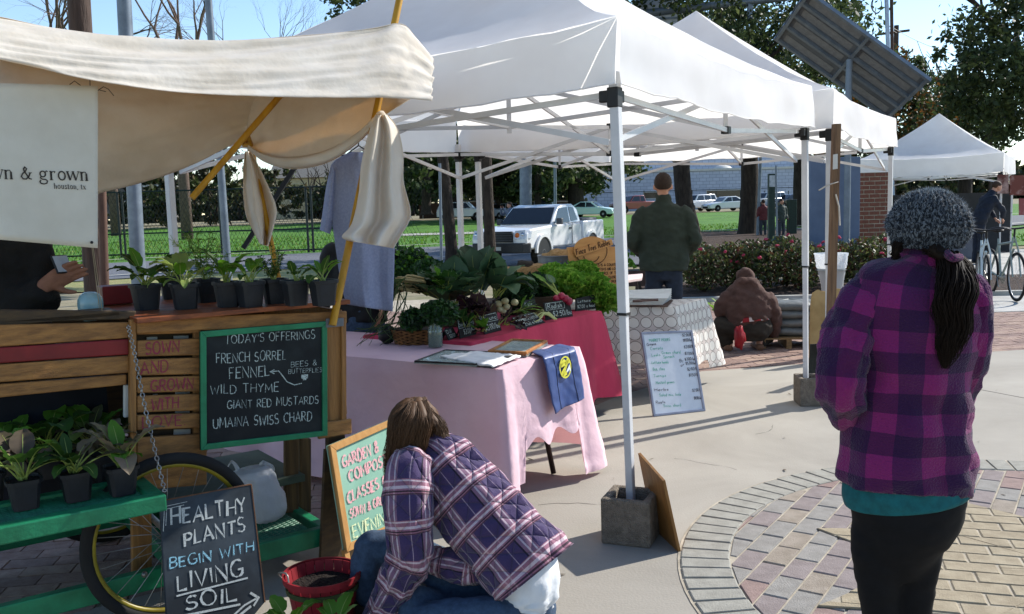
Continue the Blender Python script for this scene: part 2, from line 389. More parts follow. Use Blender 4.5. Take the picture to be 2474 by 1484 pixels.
# oblique street, lawn beyond, parking apron where the pickup stands
def band(a0, a1, w0, w1, n=24):
    mb = MB()
    def f(u, v):
        p = V(a0).lerp(V(a1), u); d = (V(a1)-V(a0)).normalized(); q = V((-d.y, d.x, 0)); p = p + q*lerp(w0, w1, v)
        return V((p.x, p.y, zg(p.x, p.y)))
    return mb.grid(f, n, 4)
lawn = MB()
lawn.grid(lambda u, v: (lambda x, y: V((x, y, zg(x, y)-.045)))(lerp(-70, 60, u), lerp(31, 88, v)+0*u), 60, 40)
struct('lawn', lawn, M_lawn, smooth=1)
SA, SB = V((-34, 18.5, 0)), V((44, 63, 0))
def lift(mb, dz): mb.v = [(x, y, z+dz) for x, y, z in mb.v]; return mb
struct('street', lift(band(SA, SB, -4.2, 4.2, 60), -.02), M_asph, smooth=1)
for nm, w0, w1 in (('street_kerb', 4.2, 4.5), ('street_kerb', -4.5, -4.2)):
    k = band(SA, SB, w0, w1, 60); k2 = lift(k, .10); struct(nm, k2, M_conc2)
struct('parking_apron', sheet([(-4, 25.5), (9, 26.5), (11, 38), (4, 39.5), (-3.5, 34)], dz=-.004, cells=2), M_asph)
struct('verge', sheet([(-30, 14), (-4.2, 24), (-4.2, 33.5), (-30, 18.6)], dz=-.03, cells=2), mat('verge_grass', '#7c8550', '#9a8f62', scale=3, bump=.8, bscale=40, rough=.95))
struct('footpath', sheet([(-8, 57), (3, 57), (3, 60), (-8, 60)], dz=0, cells=3), M_conc2)
# plaza slab (concrete) and the brick band beyond it
CONC = [(-7, -6), (-7, -.5), (-1.25, 3.55), (-.35, 5.2), (.79, 6.86), (1.62, 7.80), (3.0, 8.12), (4.77, 8.44), (12, 9.75), (12, -6)]
mb = MB(); mb.prism(CONC, -.06, 0); plaza = struct('plaza_slab', mb, M_conc)
mb = MB(); mb.prism([(-12, 1.5), (-12, 15), (16, 15), (16, 4), (9, 9.1), (4.7, 8.3), (1.5, 7.4), (-2, 2)], -.065, -.012); brickbed = struct('brick_paving', mb, M_mortar)
mb = MB(); mb.prism([(4.9, 11.2), (16, 12.0), (16, 24), (8.9, 24), (8.9, 15.5), (4.9, 13.3)], -.01, -.003); struct('walkway', mb, mat('walkway_concrete', '#aba9a4', '#96948e', scale=2, bump=.15, bscale=80))
BRC = [mat('brick_clay_%d' % i, c, c2, scale=18, bump=.35, bscale=120, rough=.9) for i, (c, c2) in enumerate([('#967f74', '#84695e'), ('#877168', '#755c53'), ('#9f8879', '#8a7062')])]
def inpoly(x, y, P):
    r = False; j = len(P)-1
    for i in range(len(P)):
        if (P[i][1] > y) != (P[j][1] > y) and x < (P[j][0]-P[i][0])*(y-P[i][1])/(P[j][1]-P[i][1])+P[i][0]: r = not r
        j = i
    return r
rn = random.Random(3); mb = MB(); ca, sa = math.cos(rad(8)), math.sin(rad(8))
for iy in range(-10, 118):
    for ix in range(-45, 60):
        u = (ix + (.5 if iy % 2 else 0))*.205; v = iy*.103
        x, y = u*ca - v*sa, u*sa + v*ca + 2.2
        if inpoly(x, y, CONC) or y > 13.3 or abs(x) > .62*y+.3 or y < 3.2 or (x > 4.9 and y > 11.2): continue
        cx = (x, y); mb.cur = rn.choice((0, 0, 1, 2)); dz = rn.uniform(-.002, .002)
        mb.box(-.099, .099, -.048, .048, -.03, dz-.001, Matrix.Translation((x, y, 0)) @ Matrix.Rotation(rad(8)+rn.uniform(-.01, .01), 4, 'Z'))
obj('brick', mb, BRC, brickbed, kind='stuff')

# medallion of pavers let into the slab
MC = V((2.25, 3.3, 0)); MR = 1.62; MRI = 1.425
med = MB(); med.lathe([(MR+.012, -.02), (MR+.012, .003)], 96, Matrix.Translation(MC)); medal = struct('paver_medallion', med, M_mortar)
pv = [mat('paver_'+n, a, b, scale=14, bump=.3, bscale=160, rough=.9) for n, a, b in (('grey', '#8d8983', '#7d7973'), ('mauve', '#887d7a', '#776c69'), ('red', '#8f7972', '#7e6a63'), ('tan', '#92877a', '#817668'), ('ring', '#97948a', '#86837a'), ('yellow', '#9f927a', '#8b7e67'))]
def clip(poly, inside, inter):
    out = []
    for i in range(len(poly)):
        a, b = poly[i-1], poly[i]; ia, ib = inside(a), inside(b)
        if ib:
            if not ia: out.append(inter(a, b))
            out.append(b)
        elif ia: out.append(inter(a, b))
    return out
def clip_circle(poly, r):
    """keep the part inside a circle round the centre (edges cut straight)"""
    def inter(a, b):
        lo, hi = 0, 1; ina = a[0]**2+a[1]**2 <= r*r
        for _ in range(18):
            m = (lo+hi)/2; q = (lerp(a[0], b[0], m), lerp(a[1], b[1], m))
            if (q[0]**2+q[1]**2 <= r*r) == ina: lo = m
            else: hi = m
        return (lerp(a[0], b[0], lo), lerp(a[1], b[1], lo))
    return clip(poly, lambda p: p[0]**2+p[1]**2 <= r*r, inter)
def clip_half(poly, p0, p1):
    s_ = lambda q: (p1[0]-p0[0])*(q[1]-p0[1])-(p1[1]-p0[1])*(q[0]-p0[0])
    def inter(a, b):
        t = s_(a)/(s_(a)-s_(b)); return (lerp(a[0], b[0], t), lerp(a[1], b[1], t))
    return clip(poly, lambda q: s_(q) >= 0, inter)
def inset(poly, d):
    cx = sum(p[0] for p in poly)/len(poly); cy = sum(p[1] for p in poly)/len(poly); out = []
    for p in poly:
        l = math.hypot(p[0]-cx, p[1]-cy) or 1; k = max(.3, 1-d*1.5/l); out.append((cx+(p[0]-cx)*k, cy+(p[1]-cy)*k))
    return out
def area(p): return abs(sum(p[i-1][0]*p[i][1]-p[i][0]*p[i-1][1] for i in range(len(p))))/2
def visible(x, y): return y > 2.4 and abs(x) < .575*y+.12
def ccw(p): return p if sum(p[i-1][0]*p[i][1]-p[i][0]*p[i-1][1] for i in range(len(p))) > 0 else p[::-1]
def paver(poly, m, top):
    if len(poly) < 3 or area(poly) < .0012: return
    poly = ccw(poly); cx = sum(p[0] for p in poly)/len(poly); cy = sum(p[1] for p in poly)/len(poly)
    if not visible(cx+MC.x, cy+MC.y): return
    b = MB(); n = len(poly); t1 = inset(poly, .004)
    vs = [(x, y, -.02) for x, y in poly] + [(x, y, top-.004) for x, y in poly] + [(x, y, top) for x, y in t1]
    fs = [(i, (i+1) % n, n+(i+1) % n, n+i) for i in range(n)] + [(n+i, n+(i+1) % n, 2*n+(i+1) % n, 2*n+i) for i in range(n)] + [tuple(range(2*n, 3*n))]
    b.add([(x+MC.x, y+MC.y, z) for x, y, z in vs], fs)
    obj('paver', b, m, medal)
nr = 96
for k in range(nr):
    a0 = 2*math.pi*(k+.06)/nr; a1 = 2*math.pi*(k+.94)/nr
    paver([(MRI*math.cos(a0)+.004, MRI*math.sin(a0)), (MR*math.cos(a0), MR*math.sin(a0)), (MR*math.cos(a1), MR*math.sin(a1)), (MRI*math.cos(a1), MRI*math.sin(a1))], pv[4], .009+rn.uniform(-.0015, .0015))
# star of yellow pavers
tips = []; SC = (-.10, .05)
for k in range(8):
    a = rad(k*45+12); r = 1.12 if k % 2 == 0 else 1.0; tips.append((SC[0]+r*math.cos(a), SC[1]+r*math.sin(a)))
notch = [(SC[0]+.62*math.cos(rad(k*45+34.5)), SC[1]+.62*math.sin(rad(k*45+34.5))) for k in range(8)]
STAR = [q for k in range(8) for q in (tips[k], notch[k])]
fa = math.atan2(.69, .46); ca, sa = math.cos(fa), math.sin(fa)
for iy in range(-15, 16):
    for ix in range(-9, 10):
        u0 = (ix+(.5 if iy % 2 else 0))*.2; v0 = iy*.1; g_ = .0035
        q = [(u0+g_, v0+g_), (u0+.2-g_, v0+g_), (u0+.2-g_, v0+.1-g_), (u0+g_, v0+.1-g_)]
        q = [(x*ca-y*sa, x*sa+y*ca) for x, y in q]
        cx, cy = sum(p[0] for p in q)/4, sum(p[1] for p in q)/4
        if all(inpoly(SC[0]+(p[0]-SC[0])*1.0, p[1], STAR) for p in q): continue
        q = clip_circle(q, MRI-.006)
        paver(q, pv[rn.choice((0, 0, 0, 1, 1, 2, 3, 1))], .008+rn.uniform(-.0015, .0015))
sb = MB(); sb.prism([(x+MC.x, y+MC.y) for x, y in STAR], .0025, .0105); obj('star_bed', sb, M_mortar, medal)
ya = math.atan2(-.17, .55); ca, sa = math.cos(ya), math.sin(ya)
for k in range(8):
    arm = [SC, notch[k-1], tips[k], notch[k]]
    for iy in range(-12, 13):
        for ix in range(-8, 9):
            u0 = (ix+(.5 if iy % 2 else 0))*.2; v0 = iy*.1; g_ = .0035
            q = [(u0+g_, v0+g_), (u0+.2-g_, v0+g_), (u0+.2-g_, v0+.1-g_), (u0+g_, v0+.1-g_)]
            q = [(x*ca-y*sa+SC[0], x*sa+y*ca+SC[1]) for x, y in q]
            for i in range(4):
                if len(q) < 3: break
                q = clip_half(q, arm[i], arm[(i+1) % 4])
            if len(q) >= 3: paver(q, pv[5], .015+rn.uniform(-.0015, .0015))
# fallen leaves and grit on the slab
mb = MB()
for _ in range(90):
    x, y = rn.uniform(-.6, 6), rn.uniform(2.6, 8); a = rn.uniform(0, 6.3); l = rn.uniform(.008, .03)
    c_, s2 = math.cos(a), math.sin(a); wv = l*rn.uniform(.15, .4)
    mb.add([(x-c_*l, y-s2*l, .003), (x+s2*wv, y-c_*wv, .006), (x+c_*l, y+s2*l, .011), (x-s2*wv, y+c_*wv, .006)], [(0, 1, 2, 3)])
obj('leaf_litter', mb, mat('dead_leaf', '#5a4a34', '#3b2f22', scale=40), kind='stuff')['label'] = 'dry brown leaf litter scattered over the concrete'
mb = MB(); rc = random.Random(9)
for a, b in (((2.9, 8.0), (5.2, 3.0)), ((-.9, 3.0), (3.2, 1.2))):      # saw-cut joints
    mb.beam((a[0], a[1], .0005), (b[0], b[1], .0005), .007, .002)
obj('saw_cut', mb, mat('joint_filler', '#5d574f', '#4c463f'), plaza, kind='stuff')
mb = MB()
for x, y, an, n in ((.1, 4.35, .3, 9), (.9, 5.1, -.4, 8), (1.5, 5.6, .9, 7), (2.6, 6.4, .2, 9), (.35, 3.0, -.2, 8), (3.3, 5.7, -.6, 7)):
    p = [(x, y)]
    for k in range(n): an += rc.uniform(-.5, .5); p.append((p[-1][0]+.05*math.cos(an), p[-1][1]+.05*math.sin(an)))
    stroke(mb, p, .004, lambda a, b: V((a, b, .0006)), .9)
obj('hairline_crack', mb, MATS['joint_filler'], plaza, kind='stuff')
gt = MB(); rc = random.Random(21)
for _ in range(16000):
    x = rc.uniform(-26, 22); y = rc.uniform(33, 62); sy = 18.5+(x+34)*44.5/78
    if abs(y-sy) < 5.8 or (-4 < x < 11 and y < 39.5): continue
    h = rc.uniform(.05, .16); a = rc.uniform(0, 3.14); w_ = rc.uniform(.02, .05); z = zg(x, y)-.05; gt.cur = rc.choice((0, 0, 1, 2)); dx, dy = math.cos(a)*w_, math.sin(a)*w_
    gt.add([(x-dx, y-dy, z), (x+dx, y+dy, z), (x+rc.uniform(-.06, .06), y+rc.uniform(-.06, .06), z+h)], [(0, 1, 2)])
o = obj('grass', gt, [mat('grass_blade_a', '#55831f', '#3f6a18', trans=.3), mat('grass_blade_b', '#6f9a2c', '#587f22', trans=.3), mat('grass_blade_c', '#7d8a3c', '#69752f', trans=.3)], kind='stuff'); o['label'] = 'uneven grass blades growing across the lawn'
# ================================================================ pop-up tents
M_canopy = mat('white_canopy', '#f2f2f4', '#dfdee0', scale=1.6, rough=.75, trans=.48, tcol='#f8f5ee', bump=.05, bscale=8)
M_frame = mat('white_steel', '#c9c9ca', '#b9b9bb', scale=5, rough=.4, spec=.5)
M_black = mat('black_plastic', '#17181a', '#101012', rough=.5)
M_block = mat('concrete_block', '#968b7d', '#786e62', scale=30, bump=.8, bscale=160, rough=1, detail=8)
PHI = .57203; E1 = V((math.sin(PHI), math.cos(PHI), 0)); E2 = V((-math.cos(PHI), math.sin(PHI), 0)); UP = V((0, 0, 1))
def tent(label, A, e1, e2, S=2.97, zv0=1.95, zv1=2.225, zp=3.2, leg=(0, 1, 2, 3), blocks=(), truss=True, sag=.0, lean=None, seed=1, sleeve=1.0, cmat=None):
    t = thing('market_tent', label, 'tent', A, 0, 'white pop-up tents')
    C = [A, A+e1*S, A+e1*S+e2*S, A+e2*S]; mid = A+(e1+e2)*S/2
    n = 20
    def roofpt(k, u, v):
        a, b = C[k], C[(k+1) % 4]; o = (a-mid).normalized()*.05; o2 = (b-mid).normalized()*.05
        p = (a+o).lerp(b+o2, u); q = p.lerp(mid, v)
        h = v*1.0; z = zv1 + (zp-zv1)*(h**1.22) - .07*math.sin(math.pi*u)*(1-v)*.8 - .05*math.sin(math.pi*v)*math.sin(math.pi*u)
        z += .012*nz(q.x*3+seed, q.y*3, k)*(1-v) + .008*nz(q.x*9+q.y*5, q.y*9-q.x*5+seed, k)*(1-v) + .05*max(0, v-.93)
        return V((q.x, q.y, z))
    roof = MB()
    for k in range(4): roof.grid(lambda u, v: roofpt(k, u, v), n, 14)
    ro = obj('canopy_roof', roof, cmat or M_canopy, t, smooth=1)
    for k in range(4):
        va = MB(); out = (e2*-1, e1, e2, e1*-1)[k]
        def vf(u, v):
            p = roofpt(k, u, 0); dz = p.z - zv1
            bot = zv0 + dz*.9 + .022*math.sin(2*math.pi*u)*0 + .05*math.sin(math.pi*u)*.3
            z = lerp(p.z, bot, v)
            w_ = .012*math.sin(u*17+seed*3+v*2)*v + .010*nz(u*7+seed*5, v*2, k*3.3)
            return V((p.x, p.y, z)) + out*(w_ + .004 + .02*v)
        va.grid(vf, 40, 6); obj('valance', va, cmat or M_canopy, t, smooth=1)
        hm = MB(); hm.tube([vf(i/40, 1) for i in range(41)], .004, 5); obj('hem', hm, cmat or M_canopy, t, smooth=1)
    for k in leg:
        b = blocks.get(k) if blocks else None; top = C[k] + UP*(zv0+.06); foot = C[k] + (lean or {}).get(k, V((0, 0, 0)))
        jz = .98
        lm = MB(); dirv = (top-foot); J = foot + dirv*(jz/top.z)
        lm.beam(J, top, .041, .041, e1); lo = obj('leg', lm, M_frame, t, bevel=.004)
        l2 = MB(); l2.beam(foot + UP*(.02 if b else .005), J, .033, .033, e1); obj('leg_extension', l2, M_frame, lo, bevel=.003)
        co = MB(); co.beam(J-UP*.006, J+UP*.006, .045, .045, e1); obj('collar', co, M_black, lo)
        fm = MB(); fm.beam(top-UP*.15, top-UP*.065, .052, .052, e1); ink = (mid-C[k]).normalized()
        fm.beam(top-UP*.10, top-UP*.10+e1*(.07 if k in (0, 3) else -.07), .028, .05); fm.beam(top-UP*.10, top-UP*.10+e2*(.07 if k < 2 else -.07), .028, .05)
        obj('corner_bracket', fm, M_black, t, bevel=.005)
        if not b: fp = MB(); fp.box(-.04, .04, -.04, .04, 0, .006, Matrix.Translation(foot)); obj('foot_plate', fp, M_frame, lo)
    if truss:
        for k in range(4):
            a, b = C[k], C[(k+1) % 4]; m_ = (a+b)/2; inn = (mid-m_).normalized()*.03
            tb = MB()
            for e in (a, b):
                ee = e + (m_-e).normalized()*.05 + inn; mm = m_ + inn
                tb.beam(ee+UP*(zv0-.03), mm+UP*(zv0-.10)+(ee-mm).normalized()*.02, .013, .026)
                tb.beam(ee+UP*(zv0-.23)+inn*.4, mm+UP*(zv0+.10)+inn*.4, .013, .026)
            obj('truss_bar', tb, M_frame, t)
            vb = MB(); vb.beam(m_+inn*1.4+UP*(zv0-.12), m_+inn*1.4+UP*(zv0+.12), .022); obj('truss_link', vb, M_frame, t)
            for sz, dz in ((.022, -.10), (.018, .11)):
                jb = MB(); jb.box(-sz, sz, -sz, sz, -.02, .02, Matrix.Translation(m_+inn*1.3+UP*(zv0+dz)) @ Matrix.Rotation(-PHI, 4, 'Z')); obj('truss_joint', jb, M_black, t)
            cb = MB(); cb.beam(m_+inn+UP*(zv0+.10), mid+UP*(zv0+.02), .013, .026); cb.beam(m_+inn+UP*(zv0-.10), mid+UP*(zv0+.30), .013, .026); obj('roof_strut', cb, M_frame, t)
        cp_ = MB(); cp_.beam(mid+UP*(zv0-.02), mid+UP*(zp-.02), .03); obj('centre_post', cp_, M_frame, t)
    return t, C
A1 = V((.46, 3.95, 0)); A2 = V((2.30, 6.62, 0))
T1, C1 = tent('white pop-up tent nearest the camera, covering the pink and red tables', A1, E1, E2, blocks={0: 1, 1: 1}, lean={0: V((.045, -.02, 0)), 1: V((.02, 0, 0))}, seed=1)
PH2 = .53; T2, C2 = tent('white pop-up tent behind the nearest one, its peak left of the tilted solar panel', A2, V((math.sin(PH2), math.cos(PH2), 0)), V((-math.cos(PH2), math.sin(PH2), 0)), blocks={0: 0}, seed=2)
ee2 = E2; ee1 = E1; A3 = V((10.85, 20.3, 0))
T3, C3 = tent('small far white pop-up tent at the right edge, beside the brick pillar', A3, ee1, ee2, zv0=1.94, zv1=2.36, zp=3.42, seed=3)
def half_block(label, c, rz, s=.205, h=.2):
    b = MB(); r = s/2; w_ = .034; M = rotz(rz, c)
    o = [(-r, -r), (r, -r), (r, r), (-r, r)]; i = [(-r+w_, -r+w_), (r-w_, -r+w_), (r-w_, r-w_), (-r+w_, r-w_)]
    vs = [M @ V((x, y, z)) for z in (0, h) for x, y in o] + [M @ V((x, y, z)) for z in (.012, h) for x, y in i]
    fs = [(3, 2, 1, 0), (8, 9, 10, 11)] + [(k, (k+1) % 4, 4+(k+1) % 4, 4+k) for k in range(4)] + [(12+k, 12+(k+1) % 4, 8+(k+1) % 4, 8+k) for k in range(4)] + [(4+k, 4+(k+1) % 4, 12+(k+1) % 4, 12+k) for k in range(4)]
    b.add(vs, fs); ob = obj('concrete_block', b, M_block, bevel=.008); return tag(ob, label, 'block', 'blocks weighing down the tent legs')
half_block('grey concrete block on the nearest tent leg, wooden board leaning on it', (.495, 3.875, 0), rad(-22), .215, .2)
half_block('grey concrete block on the tent leg just left of the woman in purple plaid', tuple(V((2.125, 6.43, 0))), rad(-5), .215, .2)
# ================================================================ background: trees, houses, cars, poles
rt = random.Random(11)
def leafmat(n, a, b, tr=.3): return mat('leaf_'+n, a, b, scale=1.2, rough=.55, spec=.3, trans=tr)
OAK = [leafmat('oak_dark', '#39462a', '#2c371f', .35), leafmat('oak_mid', '#4c5a33', '#3c4828', .35), leafmat('oak_light', '#6b7648', '#565f38', .4)]
OAKB = OAK[:2] + [leafmat('oak_rust', '#7a5427', '#5e3d1c')]
BARK = mat('tree_bark', '#3f362e', '#2a231e', scale=9, bump=.9, bscale=26, rough=1, stretch=(1, 1, .3))
def card(mb, p, s, r, asp=.55):
    a = V((r.uniform(-1, 1), r.uniform(-1, 1), r.uniform(-1, 1))).normalized(); b = a.cross(V((r.uniform(-1, 1), r.uniform(-1, 1), r.uniform(-1, 1)))).normalized()
    a = a*s; b = b*s*asp
    mb.add([p-a, p-b*.9+a*.1, p+a, p+b*.9+a*.1], [(0, 1, 2, 3)])
def crown_mesh(blobs, n, s, r, pick=(0, 0, 1, 1, 2), shell=.55):
    """leaves gathered in clumps through the blobs (centre, radii)"""
    mb = MB(); tot = sum(b[1][0]*b[1][1]*b[1][2] for b in blobs)
    for c, q in blobs:
        k = max(3, int(n*q[0]*q[1]*q[2]/tot/60))
        for _ in range(k):
            while True:
                d = V((r.uniform(-1, 1), r.uniform(-1, 1), r.uniform(-1, 1)))
                if shell < d.length < 1: break
            cc = V(c) + V((d.x*q[0], d.y*q[1], d.z*q[2])); cr = min(q)*r.uniform(.10, .26)
            for _ in range(60):
                e = V((r.gauss(0, .5), r.gauss(0, .5), r.gauss(0, .38)))*cr*1.25
                mb.cur = r.choice(pick); card(mb, cc+e, s*r.uniform(.6, 1.3), r)
    return mb
def limbs(mb, p, d, L, R, depth, r, spread=.6, nb=2, seg=4, tips=None, droop=0):
    pts = [V(p)]; rr = [R]; d = V(d).normalized()
    for i in range(seg):
        d = (d + V((r.uniform(-.22, .22), r.uniform(-.22, .22), r.uniform(-.12, .18)-droop))).normalized(); pts.append(pts[-1]+d*L/seg); rr.append(R*(1-.42*(i+1)/seg))
    mb.tube(pts, rr, 6 if R > .06 else 4, caps=False)
    if depth <= 0:
        if tips is not None: tips.append(pts[-1])
        return
    for k in range(nb + (1 if r.random() < .4 else 0)):
        ax = d.cross(V((r.uniform(-1, 1), r.uniform(-1, 1), r.uniform(-1, 1)))).normalized()
        nd = Matrix.Rotation(r.uniform(.35, 1)*spread, 3, ax) @ d
        limbs(mb, pts[-1] if k < 2 else pts[-2], nd, L*r.uniform(.62, .85), rr[-1]*.78, depth-1, r, spread, nb, max(2, seg-1), tips, droop)
def oak(label, base, trunk_h, R, blobs, n, s, seed, pick=(0, 0, 1, 1, 2), mats=OAK, lean=(0, 0, 1), name='live_oak', group='live oaks beyond the plaza', forks=3, fl=3.2):
    r = random.Random(seed); b = V(base); t = thing(name, label, 'tree', b, 0, group); tb = MB()
    top = b + V(lean).normalized()*trunk_h
    pts = bez([b-UP*.2, b+UP*.25+(top-b)*.05, b.lerp(top, .5)+V((r.uniform(-.1, .1), 0, 0)), top], 8); tb.tube(pts, [R*1.55, R*1.25, R*1.08, R, R*.97, R*.95, R*.93, R*.9, R*.9], 10)
    for k in range(forks):
        a = 6.283*k/forks + r.uniform(-.4, .4); limbs(tb, top-UP*.1, (math.cos(a)*.75, math.sin(a)*.6, 1), fl, R*.66, 3, r, .8)
    obj('trunk', tb, BARK, t, smooth=2)
    obj('crown', crown_mesh(blobs, n, s, r, pick), mats, t)
    return t
def at3(px, py, d): return AT(px, py, d)
def bl(px, py, d, r, rz=None, ry=None): return (AT(px, py, d), (r, ry or r, rz or r*.75))
# oaks on the right
oak('forked dark live oak trunk rising behind the man in the green jacket', AT(1668, 572, 36), 3.0, .36, [bl(1600, 60, 34, 3.6), bl(1780, 40, 36, 4.2), bl(1480, 0, 37, 3.4), bl(1690, 110, 39, 3.6)], 15000, .13, 1, lean=(-.12, 0, 1), forks=2)
oak('thick live oak in the island right of the man in the green jacket', AT(1806, 566, 42), 5.2, .42, [bl(1850, 80, 40, 4.2), bl(1940, 130, 42, 3.4), bl(1760, 190, 43, 4.0), bl(1980, 40, 42, 1.6)], 14000, .13, 2, forks=3)
oak('rust-tinged oak behind the solar panel', AT(1932, 545, 55), 4.5, .4, [bl(2080, 190, 50, 2.8), bl(2150, 270, 52, 3.2), bl(2090, 330, 55, 3.8), bl(1990, 300, 55, 3.6), bl(2220, 320, 50, 2.8), bl(2030, 110, 51, 1.6)], 14000, .15, 3, pick=(0, 1, 1, 2, 2), mats=OAKB)
oak('bushy oak crown above the far tent', AT(2330, 545, 58), 4, .45, [bl(2230, 230, 56, 2.8), bl(2320, 255, 58, 2.8), bl(2280, 300, 60, 3.4), bl(2190, 200, 57, 2.0), bl(2360, 310, 60, 2.6), bl(2300, 190, 58, 1.2)], 13000, .15, 4)
oak('tall dark tree filling the top right corner', AT(2560, 560, 30), 4, .4, [bl(2440, 130, 28, 2.2, 1.9), bl(2470, 230, 28, 2.1, 1.5), bl(2390, 275, 29, 1.5, .8), bl(2530, 60, 29, 2.4), bl(2400, 190, 30, 1.2, 1.1)], 15000, .10, 5, pick=(0, 0, 0, 1, 1))
# trees seen under the tent
oak('slim leaning dark trunk left of the pickup', AT(1092, 622, 27), 6.5, .17, [bl(930, 20, 27, 1.8), bl(1010, -60, 27, 2.2), bl(880, 55, 28, .9)], 7000, .10, 6, lean=(-.08, .0, 1), pick=(0, 1, 1, 2), forks=2, fl=1.8)
oak('straight brown trunk left of the pickup bonnet', AT(1185, 640, 25), 7, .15, [bl(1170, -150, 25, 1.8)], 2500, .12, 7, forks=2, fl=1.5)
oak('broad far trunk above the white pickup', AT(1392, 512, 85), 6, .75, [bl(1330, 420, 88, 5), bl(1430, 370, 88, 5.5), bl(1250, 400, 92, 5)], 9000, .3, 8, forks=3, pick=(0, 1, 1, 2))
for i, (px, d, rr) in enumerate(((1030, 78, .4), (1100, 84, .34), (1205, 86, .36), (990, 90, .4), (1300, 82, .3))):
    oak('far shade tree %s beyond the lawn' % ('left of the slim leaning trunk', 'behind the nearest tent legs', 'behind the slender white pole', 'beside the hanging grey shirt', 'behind the grey signal post')[i], AT(px, 514, d), 6, rr, [bl(px, 400, d, 4.2), bl(px-60, 425, d+3, 3.4), bl(px+55, 380, d+4, 3.8), bl(px+20, 445, d+8, 2.6)], 5000, .3, 20+i, pick=((0, 1, 1), (0, 0, 1, 2), (0, 1, 2))[i % 3], group='shade trees at the far edge of the lawn', name='shade_tree')
BUSH = [leafmat('bush_dark', '#333d24', '#272f1b'), leafmat('bush_mid', '#4d5730', '#3c4526'), leafmat('bush_brown', '#6b6043', '#554b34')]
for i, (px, py, d, r_, txt) in enumerate(((330, 470, 84, 6.5, 'left of the blue post'), (470, 455, 88, 6.5, 'between the two grey posts'), (590, 470, 92, 6, 'behind the slender blue post'), (120, 470, 86, 7, 'behind the person at the cart'), (810, 480, 90, 4.5, 'right of the cream house'), (880, 460, 95, 5.5, 'behind the hanging shirt'))):
    b = AT(px, 524, d); r = random.Random(40+i); t = thing('bush', 'dark overgrown thicket at the lawn edge, '+txt, 'bush', b, 0, 'thickets along the far side of the lawn')
    sm = MB()
    for k in range(5): limbs(sm, b+V((r.uniform(-3, 3), 0, -.2)), (r.uniform(-.3, .3), 0, 1), 2.6, .16, 2, r)
    obj('stem', sm, BARK, t, kind='stuff'); obj('foliage', crown_mesh([(AT(px, py, d), (r_*.9, 2.5, r_*.45)), (AT(px+60, py-25, d), (r_*.5, 2.2, r_*.5)), (AT(px-70, py+20, d), (r_*.5, 2.2, r_*.35))], 3600, .30, r, (0, 1, 1, 2)), BUSH, t)
# bare winter trees, top left
TWIG = mat('winter_bark', '#6d5c55', '#57473f', scale=6, rough=1)
for i, (px, py, d, h, n) in enumerate(((428, 120, 62, 3.9, 6), (90, 110, 66, 4.0, 6), (600, 150, 75, 3.0, 6), (255, 140, 72, 3.9, 6))):
    r = random.Random((71, 74, 79, 90)[i]); top = AT(px, py+80, d); b = V((top.x, top.y, zg(top.x, top.y)))
    t = thing('bare_tree', ('large leafless tree right of the grey lamp post', 'leafless tree in the top left corner', 'small leafless tree above the sag of the tan canopy', 'leafless tree between the wooden pole and the lamp post')[i], 'tree', b, 0, 'leafless winter trees')
    tb = MB(); tb.tube([b-UP*.2, b.lerp(top, .5), top], [.42, .36, .3], 8); brm = MB()
    for k in range(4): limbs(brm, top, (r.uniform(-.9, .9), r.uniform(-.4, .4), 1), h, .17, n, r, .62, 2, 4)
    obj('trunk', tb, TWIG, t, smooth=2); obj('branches', brm, TWIG, t)
# ---- houses
M_paintb = mat('painted_brick', '#b4bac6', '#a8aebb', scale=2, bump=.2, bscale=9, rough=.9)
N, L, b_ = nodes(M_paintb)
bt = N.new('ShaderNodeTexBrick'); bt.inputs['Scale'].default_value = 1; bt.inputs['Color1'].default_value = hx('#b9c0cd'); bt.inputs['Color2'].default_value = hx('#adb4c2'); bt.inputs['Mortar'].default_value = hx('#8f97a6'); bt.inputs['Brick Width'].default_value = .8; bt.inputs['Row Height'].default_value = .4; bt.inputs['Mortar Size'].default_value = .03
tcx = N.new('ShaderNodeTexCoord'); mpx = N.new('ShaderNodeMapping'); mpx.inputs['Rotation'].default_value = (rad(90), 0, 0); L.new(tcx.outputs['Object'], mpx.inputs[0]); L.new(mpx.outputs[0], bt.inputs[0]); L.new(bt.outputs[0], b_.inputs['Base Color'])
M_dark = mat('dark_glass', '#14171c', '#1d2229', rough=.15, spec=.6)
M_white = mat('white_paint', '#c9c8c2', '#bcbbb4', scale=4, rough=.6)
def facade(t, name, px0, px1, ptop, pbot, d, depth, m, cap=.0):
    a = AT(px0, ptop, d); b = AT(px1, ptop, d); c = AT(px0, pbot, d); mb = MB(); mb.box(a.x, b.x, d, d+depth, c.z, a.z); o = obj(name, mb, m, t)
    if cap: q = MB(); q.box(a.x-.15, b.x+.15, d-.15, d+depth, a.z, a.z+cap); obj('coping', q, M_white, t)
    return o
def win(t, px0, py0, px1, py1, d, fr=.07, bars=1, parent=None):
    a = AT(px0, py0, d); b = AT(px1, py1, d); f = MB()
    for bx_ in ((a.x, b.x, a.z-fr, a.z), (a.x, b.x, b.z, b.z+fr), (a.x, a.x+fr, b.z+fr, a.z-fr), (b.x-fr, b.x, b.z+fr, a.z-fr)): f.box(bx_[0], bx_[1], d-.09, d+.02, bx_[2], bx_[3])
    if bars: zc = (a.z+b.z)/2; f.box(a.x+fr, b.x-fr, d-.085, d+.02, zc-.035, zc+.035)
    wo = obj('window', f, M_white, t); g = MB(); g.box(a.x+fr*.5, b.x-fr*.5, d-.04, d+.01, b.z+fr*.5, a.z-fr*.5); obj('pane', g, M_dark, wo); return wo
t = thing('warehouse', 'long low white painted brick warehouse across the lawn', 'building', AT(1690, 512, 112))
